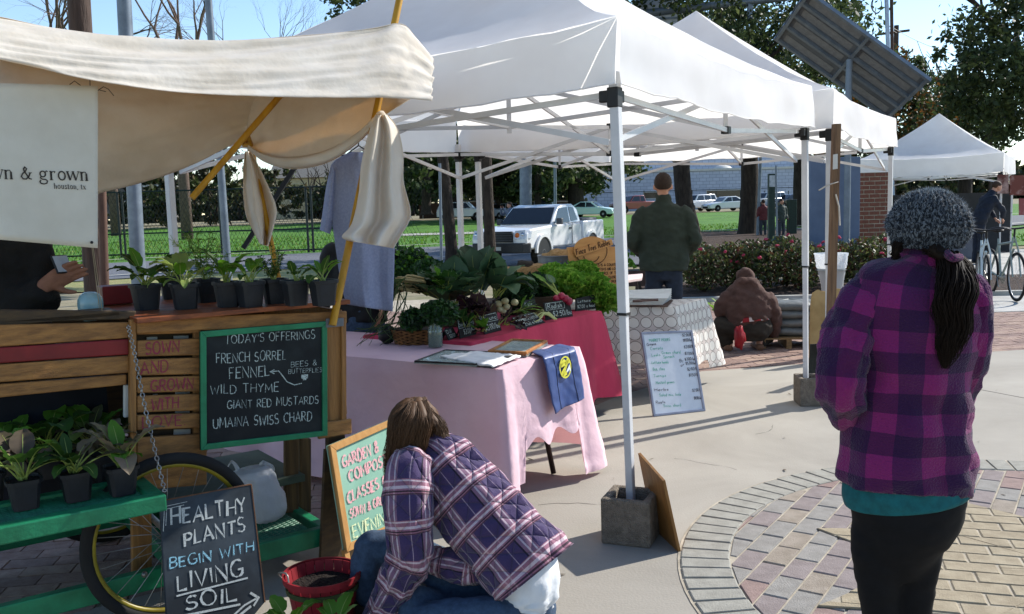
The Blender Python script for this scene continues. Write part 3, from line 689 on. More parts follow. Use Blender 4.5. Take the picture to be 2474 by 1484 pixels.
facade(t, 'wall', 1424, 1960, 421, 520, 112, 14, M_paintb, .25); facade(t, 'upper_wall', 1572, 1960, 376, 425, 118, 8, M_paintb, .2)
win(t, 1553, 464, 1606, 480, 112, .08, 0); win(t, 1705, 460, 1794, 477, 112, .08, 0)
ac = MB(); p = AT(1745, 414, 115); ac.lathe([(1.1, 0), (1.15, .35), (.9, .6), (.35, .75)], 18, Matrix.Translation(p)); obj('roof_vent', ac, M_white, t, smooth=1)
t = thing('brown_warehouse', 'brown flat-roofed building behind the warehouse', 'building', AT(1500, 512, 135)); facade(t, 'wall', 1410, 1580, 388, 512, 135, 10, mat('brown_metal', '#6f5b50', '#5f4d44', scale=1, stretch=(6, 1, .2)), .3)
t = thing('cream_house', 'small cream clapboard house with a sash window behind the fence', 'house', AT(720, 524, 108))
M_clap = mat('cream_clapboard', '#c9bf9c', '#bcb08c', scale=3)
facade(t, 'wall', 656, 800, 428, 530, 108, 8, M_clap); win(t, 699, 450, 718, 489, 108, .12)
a = AT(656, 430, 108); b = AT(800, 430, 108); rf = MB(); rf.add([(a.x-.4, 107.5, a.z-.1), (b.x+.4, 107.5, a.z-.1), (b.x+.4, 112, a.z+2.4), (a.x-.4, 112, a.z+2.4), (a.x-.4, 116.5, a.z-.1), (b.x+.4, 116.5, a.z-.1)], [(0, 1, 2, 3), (3, 2, 5, 4), (0, 3, 4), (1, 5, 2)]); obj('roof', rf, mat('grey_shingles', '#7b776f', '#66625b', scale=8), t)
sd = MB()
for k in range(14): z = lerp(AT(0, 530, 108).z, a.z, k/14); sd.box(a.x-.02, b.x+.02, 107.93, 108, z, z+.05)
obj('siding_edge', sd, M_clap, t, kind='stuff')
t = thing('grey_shed', 'grey weathered shed half hidden by the thicket', 'shed', AT(320, 524, 98)); facade(t, 'wall', 250, 420, 455, 530, 98, 6, mat('grey_boards', '#6d6a66', '#55524e', scale=3, stretch=(5, 5, .4)), .2); win(t, 300, 470, 340, 505, 98, .12)
t = thing('brick_pillar', 'red brick gate pillar between the blue panel and the far tent', 'pillar', G(2112, 605))
M_rb = mat('red_brick', '#7a4a3a', '#633a2d', scale=20, bump=.4, bscale=80)
pb = MB(); P0 = AT(2074, 418, 19.5); P1 = AT(2150, 600, 19.5); pb.box(P0.x+.01, P1.x-.01, 19.51, 20.2, 0, P0.z); obj('core', pb, M_mortar, t)
proto = None; zz = .0; row = 0; rb = random.Random(2); bw = (P1.x-P0.x)/3
while zz < P0.z-.05:
    for k in range(4 if row % 2 else 3):
        x0 = P0.x + (k-.5*(row % 2))*bw + .008; x1 = min(P1.x, x0+bw-.016); x0 = max(P0.x, x0)
        q = MB(); q.box(x0, x1, 19.5+rb.uniform(-.004, .004), 19.56, zz+.008, zz+.082); obj('brick', q, M_rb, t)
    zz += .09; row += 1
wd = MB(); rw = random.Random(31)
for k in range(150):
    x = -150+k*2.1+rw.uniform(-1, 1); y = 150+rw.uniform(-6, 6); h = rw.uniform(4, 8.5)
    for _ in range(240):
        d = V((rw.gauss(0, 1), rw.gauss(0, 1), rw.gauss(0, 1))).normalized(); wd.cur = rw.choice((0, 0, 1, 2)); card(wd, V((x+d.x*2.6, y+d.y*2, h*.5+d.z*h*.55)), .8*rw.uniform(.6, 1.3), rw)
o = obj('far_woods', wd, BUSH, kind='stuff'); o['label'] = 'dark line of far woods along the horizon'
# ---- far fence of black chain link
M_fence = mat('dark_green_steel', '#1f2b2a', '#18201f', rough=.5)
t = thing('chain_link_fence', 'dark green chain-link fence along the lawn behind the cart', 'fence', AT(500, 610, 38))
fz0, fz1 = -.15, AT(755, 450, 38).z
for px in (120, 292, 303, 536, 745, 757, 960):
    q = AT(px, 600, 38); m2 = MB(); m2.tube([(q.x, 38, fz0), (q.x, 38, fz1)], .05, 8); obj('post', m2, M_fence, t)
xa, xb = AT(60, 500, 38).x, AT(960, 500, 38).x
for z in (fz1-.03, lerp(fz0, fz1, .36), fz0+.12):
    m2 = MB(); m2.tube([(xa, 38.02, z), (xb, 38.02, z)], .035, 6); obj('rail', m2, M_fence, t)
wm = MB(); st = .16; k = xa; H = fz1-fz0
while k < xb:
    for sgn in (1, -1):
        x0, x1 = (k, k+H*.5) if sgn > 0 else (k+H*.5, k)
        wm.add([(x0-.006, 38.04, fz0), (x0+.006, 38.04, fz0), (x1+.006, 38.04, fz1), (x1-.006, 38.04, fz1)], [(0, 1, 2, 3)])
    k += st
obj('mesh_wire', wm, M_fence, t, kind='stuff')
t2 = MB(); t2.beam(AT(588, 600, 34), AT(712, 405, 34), .16); tag(obj('brace_pole', t2, mat('black_timber', '#241f1d', '#1a1614')), 'black timber brace slanting behind the tan canopy', 'pole')
# black fence in front of the warehouse
t = thing('chain_link_fence', 'black chain-link fence in front of the warehouse car park', 'fence', AT(1650, 512, 100))
for px in range(1440, 1960, 58):
    q = AT(px, 512, 100); m2 = MB(); m2.tube([(q.x, 100, .6), (q.x, 100, AT(px, 461, 100).z)], .05, 6); obj('post', m2, M_fence, t)
m2 = MB(); zt = AT(1600, 462, 100).z; m2.tube([(AT(1430, 460, 100).x, 100, zt), (AT(1960, 460, 100).x, 100, zt)], .04, 6); obj('rail', m2, M_fence, t)
t = thing('pipe_fence', 'pale pipe-rail fence and brown boards behind the parked cars', 'fence', AT(1150, 512, 97))
m2 = MB(); a, b = AT(1010, 487, 97), AT(1420, 487, 97); m2.tube([a, b], .07, 6); obj('rail', m2, M_conc2, t)
for px in range(1020, 1420, 45): q = AT(px, 487, 97); m2 = MB(); m2.tube([q, (q.x, q.y, .3)], .06, 6); obj('post', m2, M_conc2, t)
m2 = MB(); m2.box(a.x, b.x, 97.5, 97.7, .2, a.z-.25); obj('board', m2, mat('brown_fence_board', '#4f4038', '#3f322b', scale=2, stretch=(8, 8, .3)), t)

# ---- vehicles
M_tyre = mat('tyre_rubber', '#191919', '#121212', rough=.85); M_rim = mat('wheel_rim', '#8b8d90', '#6d6f73', rough=.35, metal=.6)
M_lamp = mat('headlamp_glass', '#c9ccd0', '#aeb2b8', rough=.1, spec=.8); M_amber = mat('amber_lamp', '#d9722a', '#c25a1a', rough=.2)
def wheel(t, x, y, r, w_, side):
    q = MB(); q.lathe([(r*.55, -w_/2), (r*.95, -w_/2), (r, -w_*.3), (r, w_*.3), (r*.95, w_/2), (r*.55, w_/2)], 22, Matrix.Translation((x, y, r)) @ Matrix.Rotation(rad(90), 4, 'X')); o = obj('wheel', q, M_tyre, t, smooth=1, local=True)
    q = MB(); q.lathe([(.02, 0), (r*.3, .01), (r*.34, -.02), (r*.55, -.01), (r*.58, -.03)], 20, Matrix.Translation((x, y+side*(w_/2), r)) @ Matrix.Rotation(rad(90)*(-side), 4, 'X')); obj('rim', q, M_rim, o, smooth=1, local=True)
def prof(t, name, poly, hw, m, taper=None, bevel=.04, parent=None):
    """side profile (x, z) given a width; taper(z) narrows it"""
    q = MB(); n = len(poly); f = taper or (lambda x, z: 1)
    vs = [(x, -hw*f(x, z), z) for x, z in poly] + [(x, hw*f(x, z), z) for x, z in poly]
    q.add(vs, [tuple(range(n)), tuple(range(2*n-1, n-1, -1))] + [((i+1) % n, i, n+i, n+(i+1) % n) for i in range(n)])
    return obj(name, q, m, parent or t, bevel=bevel, smooth=1, local=True)
def car(label, pos, heading, paint, kind, group='cars parked beyond the lawn'):
    t = thing('parked_car', label, 'car', pos, heading, group); hw = .88
    if kind == 'sedan':
        body = [(2.25, .28), (2.28, .55), (2.1, .74), (1.0, .92), (-1.5, .98), (-2.2, .95), (-2.28, .6), (-2.25, .28)]; gh = [(.95, .90), (.25, 1.40), (-.75, 1.44), (-1.75, .96)]; wx = 1.4; r = .32
        sd = [(.72, .95), (.2, 1.33), (-.2, 1.36), (-.2, .95)], [(-.28, .95), (-.28, 1.36), (-.75, 1.36), (-1.35, .98)]
    elif kind == 'suv':
        body = [(2.3, .35), (2.33, .75), (2.2, .98), (1.1, 1.08), (-2.2, 1.12), (-2.3, .8), (-2.28, .35)]; gh = [(1.05, 1.06), (.5, 1.66), (-1.9, 1.7), (-2.2, 1.1)]; wx = 1.42; r = .37
        sd = [(.85, 1.12), (.45, 1.58), (-.25, 1.6), (-.25, 1.12)], [(-.35, 1.12), (-.35, 1.6), (-1.2, 1.6), (-1.2, 1.12)], [(-1.3, 1.12), (-1.3, 1.6), (-1.8, 1.6), (-1.95, 1.14)]
    else:
        body = [(2.6, .42), (2.62, .85), (2.5, 1.08), (1.3, 1.15), (-2.55, 1.15), (-2.6, .8), (-2.55, .45)]; gh = [(1.2, 1.13), (.65, 1.74), (-.55, 1.78), (-.75, 1.13)]; wx = 1.75; r = .39
        sd = [(.98, 1.2), (.6, 1.66), (.0, 1.68), (.0, 1.2)], [(-.1, 1.2), (-.1, 1.68), (-.5, 1.68), (-.62, 1.2)]
    tp = lambda x, z: 1 - .04*abs(x)/2.3
    prof(t, 'body', body, hw, paint, tp, .07); zt = max(z for x, z in gh); zb = min(z for x, z in gh)
    tg = lambda x, z: .95-.14*(z-zb)/(zt-zb); prof(t, 'cabin', gh, hw, paint, tg, .05)
    for s in (-1, 1):
        for pl_ in sd:
            q = MB(); q.add([(x, s*(hw*tg(x, z)+.006), z) for x, z in pl_], [tuple(range(len(pl_)))[::s]]); obj('side_window', q, M_dark, t, local=True)
    for nm, (a_, b_) in (('windscreen', (gh[0], gh[1])), ('rear_window', (gh[3], gh[2]))):
        a2 = (lerp(a_[0], b_[0], .1), lerp(a_[1], b_[1], .1)); b2 = (lerp(a_[0], b_[0], .9), lerp(a_[1], b_[1], .9)); sx = .012 if nm == 'windscreen' else -.012
        q = MB(); q.add([(a2[0]+sx, -.78*tg(0, a2[1]), a2[1]+.01), (a2[0]+sx, .78*tg(0, a2[1]), a2[1]+.01), (b2[0]+sx, .78*tg(0, b2[1]), b2[1]+.01), (b2[0]+sx, -.78*tg(0, b2[1]), b2[1]+.01)], [(0, 1, 2, 3)]); obj(nm, q, M_dark, t, local=True)
    for s in (-1, 1):
        for x in (wx, -wx): wheel(t, x, s*(hw-.1), r, .22, s)
        fx, fz = body[1]; q = MB(); q.box(fx-.1, fx+.015, s*.5-.16, s*.5+.16, fz-.02, fz+.13); obj('headlight', q, M_lamp, t, bevel=.02, local=True)
        q = MB(); q.box(-fx-.01, -fx+.1, s*.68-.1, s*.68+.1, fz+.05, fz+.2); obj('tail_light', q, mat('tail_lamp_red', '#7a1512', '#641010', rough=.2), t, bevel=.02, local=True)
    q = MB(); q.box(body[1][0]-.03, body[1][0]+.012, -.42, .42, body[1][1]-.22, body[1][1]-.04); obj('grille', q, M_black, t, local=True)
    return t
def paint(n, a): return mat('car_paint_'+n, a, a, rough=.25, spec=.6, coat=.5)
PW_, PS_, PR_, PB_, PG_ = paint('white', '#d5d6d8'), paint('silver', '#9aa0a8'), paint('red', '#8c3a34'), paint('black', '#20242a'), paint('mint', '#b7d3cc')
def cpos(px, d): p = AT(px, 510, d); return (p.x, p.y, zg(p.x, p.y)-.02)
for lab, px, d, h, pt, kd in (('red pickup parked at the warehouse, left of the man in green', 1535, 92, rad(205), PR_, 'pickup'), ('white SUV parked right of the man in green', 1682, 92, rad(215), PW_, 'suv'), ('white sedan parked beside the thick live oak', 1752, 90, rad(200), PW_, 'sedan'), ('white SUV parked behind the thick live oak', 1850, 95, rad(210), PS_, 'suv'), ('dark car parked far right of the oak island', 1905, 95, rad(205), PB_, 'sedan'),
    ('white SUV parked far left under the trees', 1118, 84, rad(-8), PW_, 'suv'), ('silver sedan parked just left of the slender pole', 1186, 85, rad(-30), PS_, 'sedan'), ('silver sedan parked behind the pickup windscreen', 1236, 86, rad(-25), PS_, 'sedan'), ('grey pickup parked above the white pickup roof', 1310, 88, rad(-12), PS_, 'pickup'), ('pale mint sedan parked above the white pickup cab', 1428, 82, rad(-25), PG_, 'sedan')):
    car(lab, cpos(px, d), h, pt, kd)

# the white pickup on the apron: front towards us and to the left
px0 = G(1192, 640, -.25); 
def pickup():
    d0 = V((-.485, -.875, 0)); hd = math.atan2(d0.y, d0.x)
    t = thing('pickup_truck', 'white extended-cab pickup with amber corner lamps facing the market', 'pickup', (AT(1203, 600, 25.6) + V((1.3, 2.3, 0))).to_tuple()[:2] + (-.22,), hd)
    W_ = paint('pickup_white', '#d2d3d4'); hw = .92; Gm = mat('grey_cladding', '#4b4e52', '#3f4246', rough=.6)
    tp = lambda x, z: 1-.05*max(0, (x-1.6))/1.0-.03*max(0, z-.9)
    prof(t, 'body', [(2.62, .50), (2.66, .80), (2.60, .98), (2.30, 1.08), (1.0, 1.16), (-.95, 1.18), (-.97, .5)], hw, W_, tp, .06)
    prof(t, 'cargo_bed', [(-1.02, .55), (-1.02, 1.22), (-2.66, 1.22), (-2.70, .55)], hw, W_, None, .05)
    gh = [(1.08, 1.14), (.42, 1.68), (.1, 1.74), (-.62, 1.74), (-.9, 1.58), (-1.0, 1.16)]; tg = lambda x, z: .95-.13*(z-1.14)/.6
    cab = prof(t, 'cab', gh, hw, W_, tg, .05)
    def pane(nm, pts, par=cab): q = MB(); q.add(pts, [tuple(range(len(pts)))]); return obj(nm, q, M_dark, t, local=True, solid=.004)
    Pw = lambda x, z, s: (x, s*(hw*tg(x, z)+.008), z)
    for s in (-1, 1):
        pane('side_window', [Pw(.86, 1.2, s), Pw(.38, 1.62, s), (Pw(-.18, 1.66, s)), Pw(-.18, 1.2, s)]); pane('quarter_window', [Pw(-.28, 1.22, s), Pw(-.28, 1.66, s), Pw(-.6, 1.64, s), Pw(-.78, 1.26, s)])
        q = MB(); q.box(.70, .84, s*1.0-.09, s*1.0+.09, 1.16, 1.34); obj('mirror', q, Gm, t, bevel=.03, local=True)
        q = MB(); q.box(-.2, -.05, s*(hw+.005)-.015, s*(hw+.005)+.015, 1.0, 1.05); obj('door_handle', q, Gm, t, bevel=.01, local=True)
        q = MB(); q.box(-.245, -.235, s*(hw+.001)-.006, s*(hw+.001)+.006, .55, 1.2); q2 = q; obj('door_gap', q2, M_black, t, local=True)
        for x in (1.66, -1.7):
            wheel(t, x, s*(hw-.13), .37, .25, s)
            q = MB(); n = 18; ri, ro = .43, .52
            for k in range(n):
                a0, a1 = math.pi*k/n, math.pi*(k+1)/n; pp = lambda r, a, y: (x+r*math.cos(a), y, .40+r*math.sin(a))
                y0, y1 = s*(hw-.03), s*(hw+.035)
                q.add([pp(ri, a0, y0), pp(ro, a0, y0), pp(ro, a1, y0), pp(ri, a1, y0), pp(ri, a0, y1), pp(ro, a0, y1), pp(ro, a1, y1), pp(ri, a1, y1)], [(4, 5, 6, 7), (1, 2, 6, 5), (0, 4, 7, 3)])
            obj('wheel_arch', q, W_, t, smooth=1, local=True)
            q = MB(); q.lathe([(.43, -.16), (.43, 0)], 22, Matrix.Translation((x, s*(hw+.004), .40)) @ Matrix.Rotation(rad(90)*(-s), 4, 'X')); obj('wheel_well', q, M_black, t, local=True)
        q = MB(); q.add([(2.66, s*.50, .80), (2.64, s*.83, .80), (2.40, s*.90, .82), (2.34, s*.90, 1.02), (2.56, s*.80, 1.05), (2.62, s*.52, 1.03)], [tuple(range(6))]); hl = obj('headlight', q, M_lamp, t, solid=.05, local=True)
        q = MB(); q.ell((2.645, s*.60, .91), (.05, .075, .075), 12); obj('indicator', q, M_amber, hl, smooth=2, local=True)
        q = MB(); q.ell((2.60, s*.74, .92), (.05, .08, .08), 12); obj('lens', q, mat('chrome', '#b9bcc0', '#a9acb0', rough=.1, metal=.9), hl, smooth=2, local=True)
    a_, b_ = gh[0], gh[1]; f = lambda t_: (lerp(a_[0], b_[0], t_)+.02, lerp(a_[1], b_[1], t_)+.012)
    (x0, z0), (x1, z1) = f(.06), f(.93); pane('windscreen', [(x0, -.82, z0), (x0, .82, z0), (x1, .70, z1), (x1, -.70, z1)])
    q = MB(); q.add([(2.68, -.48, .72), (2.68, .48, .72), (2.65, .46, 1.02), (2.65, -.46, 1.02)], [(0, 1, 2, 3)]); gr = obj('grille', q, M_black, t, solid=.04, local=True)
    for k in range(4): q = MB(); z = .77+k*.065; q.box(2.69, 2.705, -.45, .45, z, z+.018); obj('grille_bar', q, Gm, gr, local=True)
    q = MB(); q.prism([(2.5, -.93), (2.74, -.80), (2.80, 0), (2.74, .80), (2.5, .93), (2.4, .9), (2.4, -.9)], .42, .70); bp = obj('bumper', q, mat('dark_bumper', '#2b2d30', '#232528', rough=.5), t, bevel=.03, local=True)
    q = MB(); q.box(2.80, 2.812, -.16, .16, .50, .60); obj('number_plate', q, M_white, bp, local=True)
    q = MB(); q.box(-2.4, -1.2, -.8, .8, 1.19, 1.3); obj('bed_box', q, Gm, t, bevel=.04, local=True)
    return t
pickup()
# ---- posts, signal mast, wires
M_galv = mat('galvanised_post', '#737d88', '#5f6974', scale=4, rough=.45, metal=.3); M_wood = mat('pole_timber', '#4c3a30', '#35271f', scale=14, bump=.6, bscale=30, stretch=(1, 1, .12))
def post(name, label, cat, pa, pb, d, r, m, extra=0, z0=None, n=14):
    a = AT(pa[0], pa[1], d); b = AT(pb[0], pb[1], d); dv = (a-b)/(a.z-b.z); base = b + dv*((z0 if z0 is not None else zg(b.x, b.y)-.1)-b.z); top = a + dv*extra
    q = MB(); q.tube([base, top], [r, r*.93], n); return tag(obj(name, q, m, smooth=1), label, cat)
post('lamp_post', 'thick blue-grey steel lamp post rising behind the tan canopy', 'lamp post', (300, 10), (331, 600), 15, .118, M_galv, 1.5)
post('utility_pole', 'dark brown wooden utility pole rising behind the banner', 'pole', (191, 10), (226, 600), 12.5, .152, M_wood, 1.5)
post('utility_pole', 'thin reddish wooden pole beside the banner corner', 'pole', (246, 440), (252, 640), 11.5, .052, mat('red_timber', '#5d4437', '#432f26', scale=12, stretch=(1, 1, .15)), .2)
post('steel_post', 'slender blue-grey post behind the yellow canopy strut', 'post', (531, 380), (547, 600), 18, .075, M_galv, 3)
post('sign_post', 'thin galvanised signpost left of the slim leaning trunk', 'post', (1062, 402), (1066, 620), 17, .028, M_galv, .05)
post('steel_post', 'slim grey post far beyond the pickup roof', 'post', (1340, 392), (1341, 500), 60, .1, M_galv, 3)
post('steel_post', 'slim grey post between the far white cars', 'post', (1663, 390), (1662, 500), 50, .09, M_galv, 3)
post('steel_post', 'slim steel post right of the thick live oak', 'post', (1836, 400), (1830, 560), 40, .07, M_galv, 3)
t = thing('traffic_mast', 'grey traffic signal mast with a long arm above the tents', 'traffic mast', (AT(1268, 510, 37).x, 37, -.25))
q = MB(); ba = AT(1268, 505, 37); ta = AT(1268, 66, 37); q.tube([(ba.x, 37, -.3), (ta.x, 37, ta.z+.7)], [.25, .22], 14); obj('post', q, M_galv, t, smooth=1)
q = MB(); tb_ = AT(1905, -6, 33.4); q.tube([(ta.x, 37, ta.z), tb_], [.2, .12], 12); obj('arm', q, M_galv, t, smooth=1)
for (xa_, xb_, ya, yb, nm) in ((1483, 1530, 16, 52, 'a'), (1534, 1636, -3, 74, 'b')):
    fx = lambda x: lerp(37, 33.4, (x-1268)/(1905-1268)); q = MB(); q.slab([AT(xa_, yb, fx(xa_)-.12), AT(xb_, yb-6, fx(xb_)-.12), AT(xb_, ya-4, fx(xb_)-.12), AT(xa_, ya+2, fx(xa_)-.12)], .02, (0, 1, 0)); sg = obj('sign_back', q, mat('sign_aluminium', '#b9bfc8', '#a8aeb8', scale=6, rough=.5), t)
    q = MB(); q.slab([AT(xa_, yb-22, fx(xa_)-.14), AT(xb_, yb-28, fx(xb_)-.14), AT(xb_, yb-33, fx(xb_)-.14), AT(xa_, yb-27, fx(xa_)-.14)], .03, (0, -1, 0)); obj('sign_rail', q, M_galv, sg)
for px in (1811,): q = MB(); p = AT(px, 12, 33.9); q.box(p.x-.08, p.x+.08, 33.8, 34.0, p.z-.5, p.z+.15); obj('signal_bracket', q, M_galv, t)
post('utility_pole', 'pale steel utility pole with a wire coil, upper right', 'pole', (2141, 0), (2146, 165), 27, .06, mat('pale_steel', '#9fb0c4', '#8898ad', rough=.4, metal=.2), 3)
post('utility_pole', 'dark pole just right of the pale utility pole', 'pole', (2153, 0), (2155, 165), 27.3, .05, M_wood, 3)
q = MB(); c = AT(2118, 12, 27)
for k in range(3): q.tube([c + V((.13*math.cos(a)*(1+.1*k), .02*k, .25*math.sin(a)*(1-.06*k))) for a in [6.283*i/20 for i in range(20)]], .009, 4, closed=True)
tag(obj('wire_coil', q, M_black, kind='stuff'), 'coil of black cable hanging on the pale utility pole', 'cable')
t = thing('utility_pole', 'far wooden utility pole with a crossarm, upper right', 'pole', (AT(2166, 300, 60).x, 60, 0)); a = AT(2165, 62, 60); q = MB(); q.tube([(a.x, 60, 0), (a.x, 60, a.z)], .16, 8); obj('shaft', q, M_wood, t); q = MB(); q.beam(AT(2118, 84, 60), AT(2196, 74, 60), .14); obj('crossarm', q, M_wood, t)
t = thing('utility_pole', 'thin far utility pole in the sky gap at the right', 'pole', (AT(2396, 300, 55).x, 55, 0)); a = AT(2397, 240, 55); q = MB(); q.tube([(a.x, 55, 0), (a.x, 55, a.z)], .09, 8); obj('shaft', q, M_wood, t)
for i, (a, b) in enumerate((((2018, -5), (2143, 52)), ((2030, -6), (2166, 80)), ((2143, 60), (2300, 130)))):
    A_, B_ = AT(a[0], a[1], 40), AT(b[0], b[1], 40); pts = [A_.lerp(B_, k/8) - UP*.12*math.sin(math.pi*k/8) for k in range(9)]; q = MB(); q.tube(pts, .012, 4); tag(obj('overhead_wire', q, M_black), ('upper overhead wire left of the pale pole', 'lower overhead wire left of the pale pole', 'overhead wire right of the pale pole')[i], 'wire')
# ================================================================ the garden cart
_co = G(800, 1310, .10); CO = V((_co.x, _co.y, 0)); CA = rad(36)
CX = V((math.cos(CA), math.sin(CA), 0)); CY = V((-math.sin(CA), math.cos(CA), 0))
def cl(px, py, yl=0): return PL(CO+CY*yl, CY).p(px, py)          # point on the vertical plane yl behind the cart front
def lc(P): d = V(P)-CO; return V((d.dot(CX), d.dot(CY), d.z))     # world -> cart
def cw(x, y, z): return CO + CX*x + CY*y + UP*z                   # cart -> world
MC_ = Matrix(((CX.x, CY.x, 0, CO.x), (CX.y, CY.y, 0, CO.y), (0, 0, 1, 0), (0, 0, 0, 1)))
M_cedar = mat('oiled_cedar', '#9a6c38', '#734e28', scale=7, bump=.25, bscale=40, rough=.55, stretch=(.25, 3, 9), detail=6)
M_cedarv = mat('oiled_cedar_upright', '#9a6c38', '#734e28', scale=7, bump=.25, bscale=40, rough=.55, stretch=(8, 3, .3), detail=6)
M_walnut = mat('dark_stained_board', '#4c3a22', '#35281a', scale=7, rough=.6, stretch=(.3, 3, 8))
M_redp = mat('red_paint', '#7a1a1c', '#641416', scale=8, rough=.5); M_greenp = mat('green_paint', '#1c7a52', '#156442', scale=10, rough=.45, bump=.1, bscale=60)
M_mesh = mat('green_expanded_metal', '#1d6b4c', '#15523a', rough=.5); M_yel = mat('yellow_painted_pole', '#b98a1e', '#96690f', scale=16, rough=.5, stretch=(1, 1, .3)); M_chain = mat('zinc_chain', '#a7a29b', '#7e7a74', rough=.35, metal=.7)
M_yrim = mat('yellow_rim', '#84761c', '#6a5e15', rough=.4); M_navy = mat('navy_cloth', '#161a24', '#0f1219', scale=6, rough=.95)
cart = thing('garden_cart', 'wooden market cart with green frame, yellow poles and bicycle wheels', 'cart', CO, CA)
def plank(name, pts, yl, th, m, par=None, bevel=.004, label=None):
    """board whose front face is seen at the four photo points (lower left, lower right, upper right, upper left)"""
    q = MB(); P = [cl(x, y, yl) for x, y in pts]; q.slab(P, th, CY); return obj(name, q, m, par or cart, bevel=bevel, label=label)
ZC = lc(cl(600, 752)).z
# left part: top rail, boards, red stripe
plank('top_rail', [(-30, 782), (322, 772), (330, 752), (-30, 748)], .06, .03, M_walnut)
plank('board', [(-30, 840), (312, 817), (312, 779), (-30, 786)], .02, .022, M_cedar); plank('red_board', [(-30, 880), (312, 857), (312, 819.5), (-30, 842.5)], .018, .02, M_redp)
plank('board', [(-30, 926), (312, 901), (312, 859.5), (-30, 883)], .02, .022, M_cedar); plank('board', [(-30, 964), (306, 930), (306, 905), (-30, 931)], .03, .022, M_cedar)
plank('stile', [(314, 1185), (330, 1183), (330, 772), (314, 773)], 0, .03, M_cedarv)
plank('stile', [(300, 1010), (313, 1008), (312, 930), (300, 931)], .045, .02, M_white)
# slatted middle panel with painted words
SLT = [(772, 768, 809, 805), (823, 818, 862, 858), (869, 864, 908, 904), (913, 908, 950, 946), (957, 952, 997, 992), (1004, 998, 1040, 1034)]
for a, b, c, d in SLT: plank('slat', [(331, c), (484, d), (484, b), (331, a)], .008, .018, M_cedar)
plank('lower_board', [(331, 1185), (500, 1172), (500, 1048), (331, 1058)], .012, .02, M_cedar)
plank('stile', [(468, 1105), (486, 1103), (486, 790), (468, 791)], .03, .02, M_cedarv); plank('backing', [(320, 1060), (490, 1050), (490, 770), (320, 776)], .10, .012, M_walnut)
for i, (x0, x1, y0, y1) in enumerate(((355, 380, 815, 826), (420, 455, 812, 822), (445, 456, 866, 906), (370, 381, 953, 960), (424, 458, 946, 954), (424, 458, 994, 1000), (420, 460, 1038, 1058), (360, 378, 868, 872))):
    plank('painted_light_gap', [(x0, y1), (x1, y1-1), (x1, y0-1), (x0, y0)], .085, .006, M_white, bevel=0)  # white plates standing in for light showing between the slats
lm = MB(); slp = PL(CO+CY*.008, -CY)
for txt, a, b, h in (('SOWN', (352, 856), (432, 850), 28), ('AND', (340, 904), (406, 898), 28), ('GROWN', (365, 946), (466, 938), 27), ('WITH', (366, 992), (430, 986), 28), ('LOVE.', (345, 1035), (447, 1026), 27)): text_on(lm, slp, txt, a, b, h, wd=.12, jit=.4)
obj('painted_words', lm, mat('pink_letter_paint', '#8e3246', '#7a2a3c', scale=60), cart)
# right part
plank('apron_board', [(331, 806), (838, 782), (838, 752), (331, 771)], -.006, .02, M_cedar)
plank('corner_board', [(764, 1040), (838, 1022), (836, 782), (762, 786)], 0, .025, M_cedarv); plank('corner_trim', [(826, 1024), (838, 1022), (837, 772), (825, 773)], -.014, .012, M_cedarv)
plank('ledge', [(770, 1062), (850, 1048), (850, 1012), (770, 1022)], -.02, .018, M_cedar); plank('rear_leg', [(790, 1318), (836, 1310), (834, 1050), (792, 1056)], .02, .03, M_walnut)
xr = lc(cl(837, 900)).x
q = MB(); q.box(xr-.02, xr, .012, .85, .62, ZC-.03, MC_); obj('side_panel', q, M_cedarv, cart, bevel=.003)
q = MB(); q.box(-1.5, xr-.02, .83, .85, .55, ZC-.03, MC_); obj('back_panel', q, M_walnut, cart)
q = MB(); q.box(-1.5, lc(cl(300, 900)).x, .30, .32, .30, .86, MC_); obj('dark_cloth', q, M_navy, cart)
q = MB(); q.box(-1.45, xr-.1, .25, .80, .30, .33, MC_); obj('lower_shelf', q, mat('grey_green_shelf', '#55604f', '#444d3f', scale=6), cart)
# counter: two thin planks, the front one ragged
xl_ = lc(cl(322, 760)).x
for k, (y0, y1) in enumerate(((-.045, .12), (.124, .29), (.294, .46), (.464, .63), (.634, .85))):
    q = MB(); x0 = xl_ - .26*(y0+.045)*0 - (.0 if k == 0 else .02); q.box(x0, xr+.01, y0, y1, ZC-.004-.0, ZC+.014, MC_); obj('counter_plank', q, mat('counter_plank', '#8a4a24', '#5f2f18', scale=8, rough=.5, stretch=(.4, 3, 8)), cart, bevel=.002)
q = MB(); q.box(-1.6, xl_-.03, .06, .25, ZC+.018, ZC+.036, MC_); obj('counter_plank', q, M_walnut, cart, bevel=.003)
# inner shelf posts
for (a, b, y) in (((690, 1240), (722, 1060), .28), ((726, 1240), (752, 1060), .30)): plank('shelf_post', [(a[0], a[1]), (b[0], a[1]-2), (b[0], b[1]), (a[0], b[1])], y, .03, mat('weathered_post', '#6b5330', '#4d3a22', scale=7, stretch=(8, 8, .3)))
plank('shelf_post', [(320, 1395), (368, 1388), (366, 1180), (318, 1182)], .14, .03, M_cedarv)
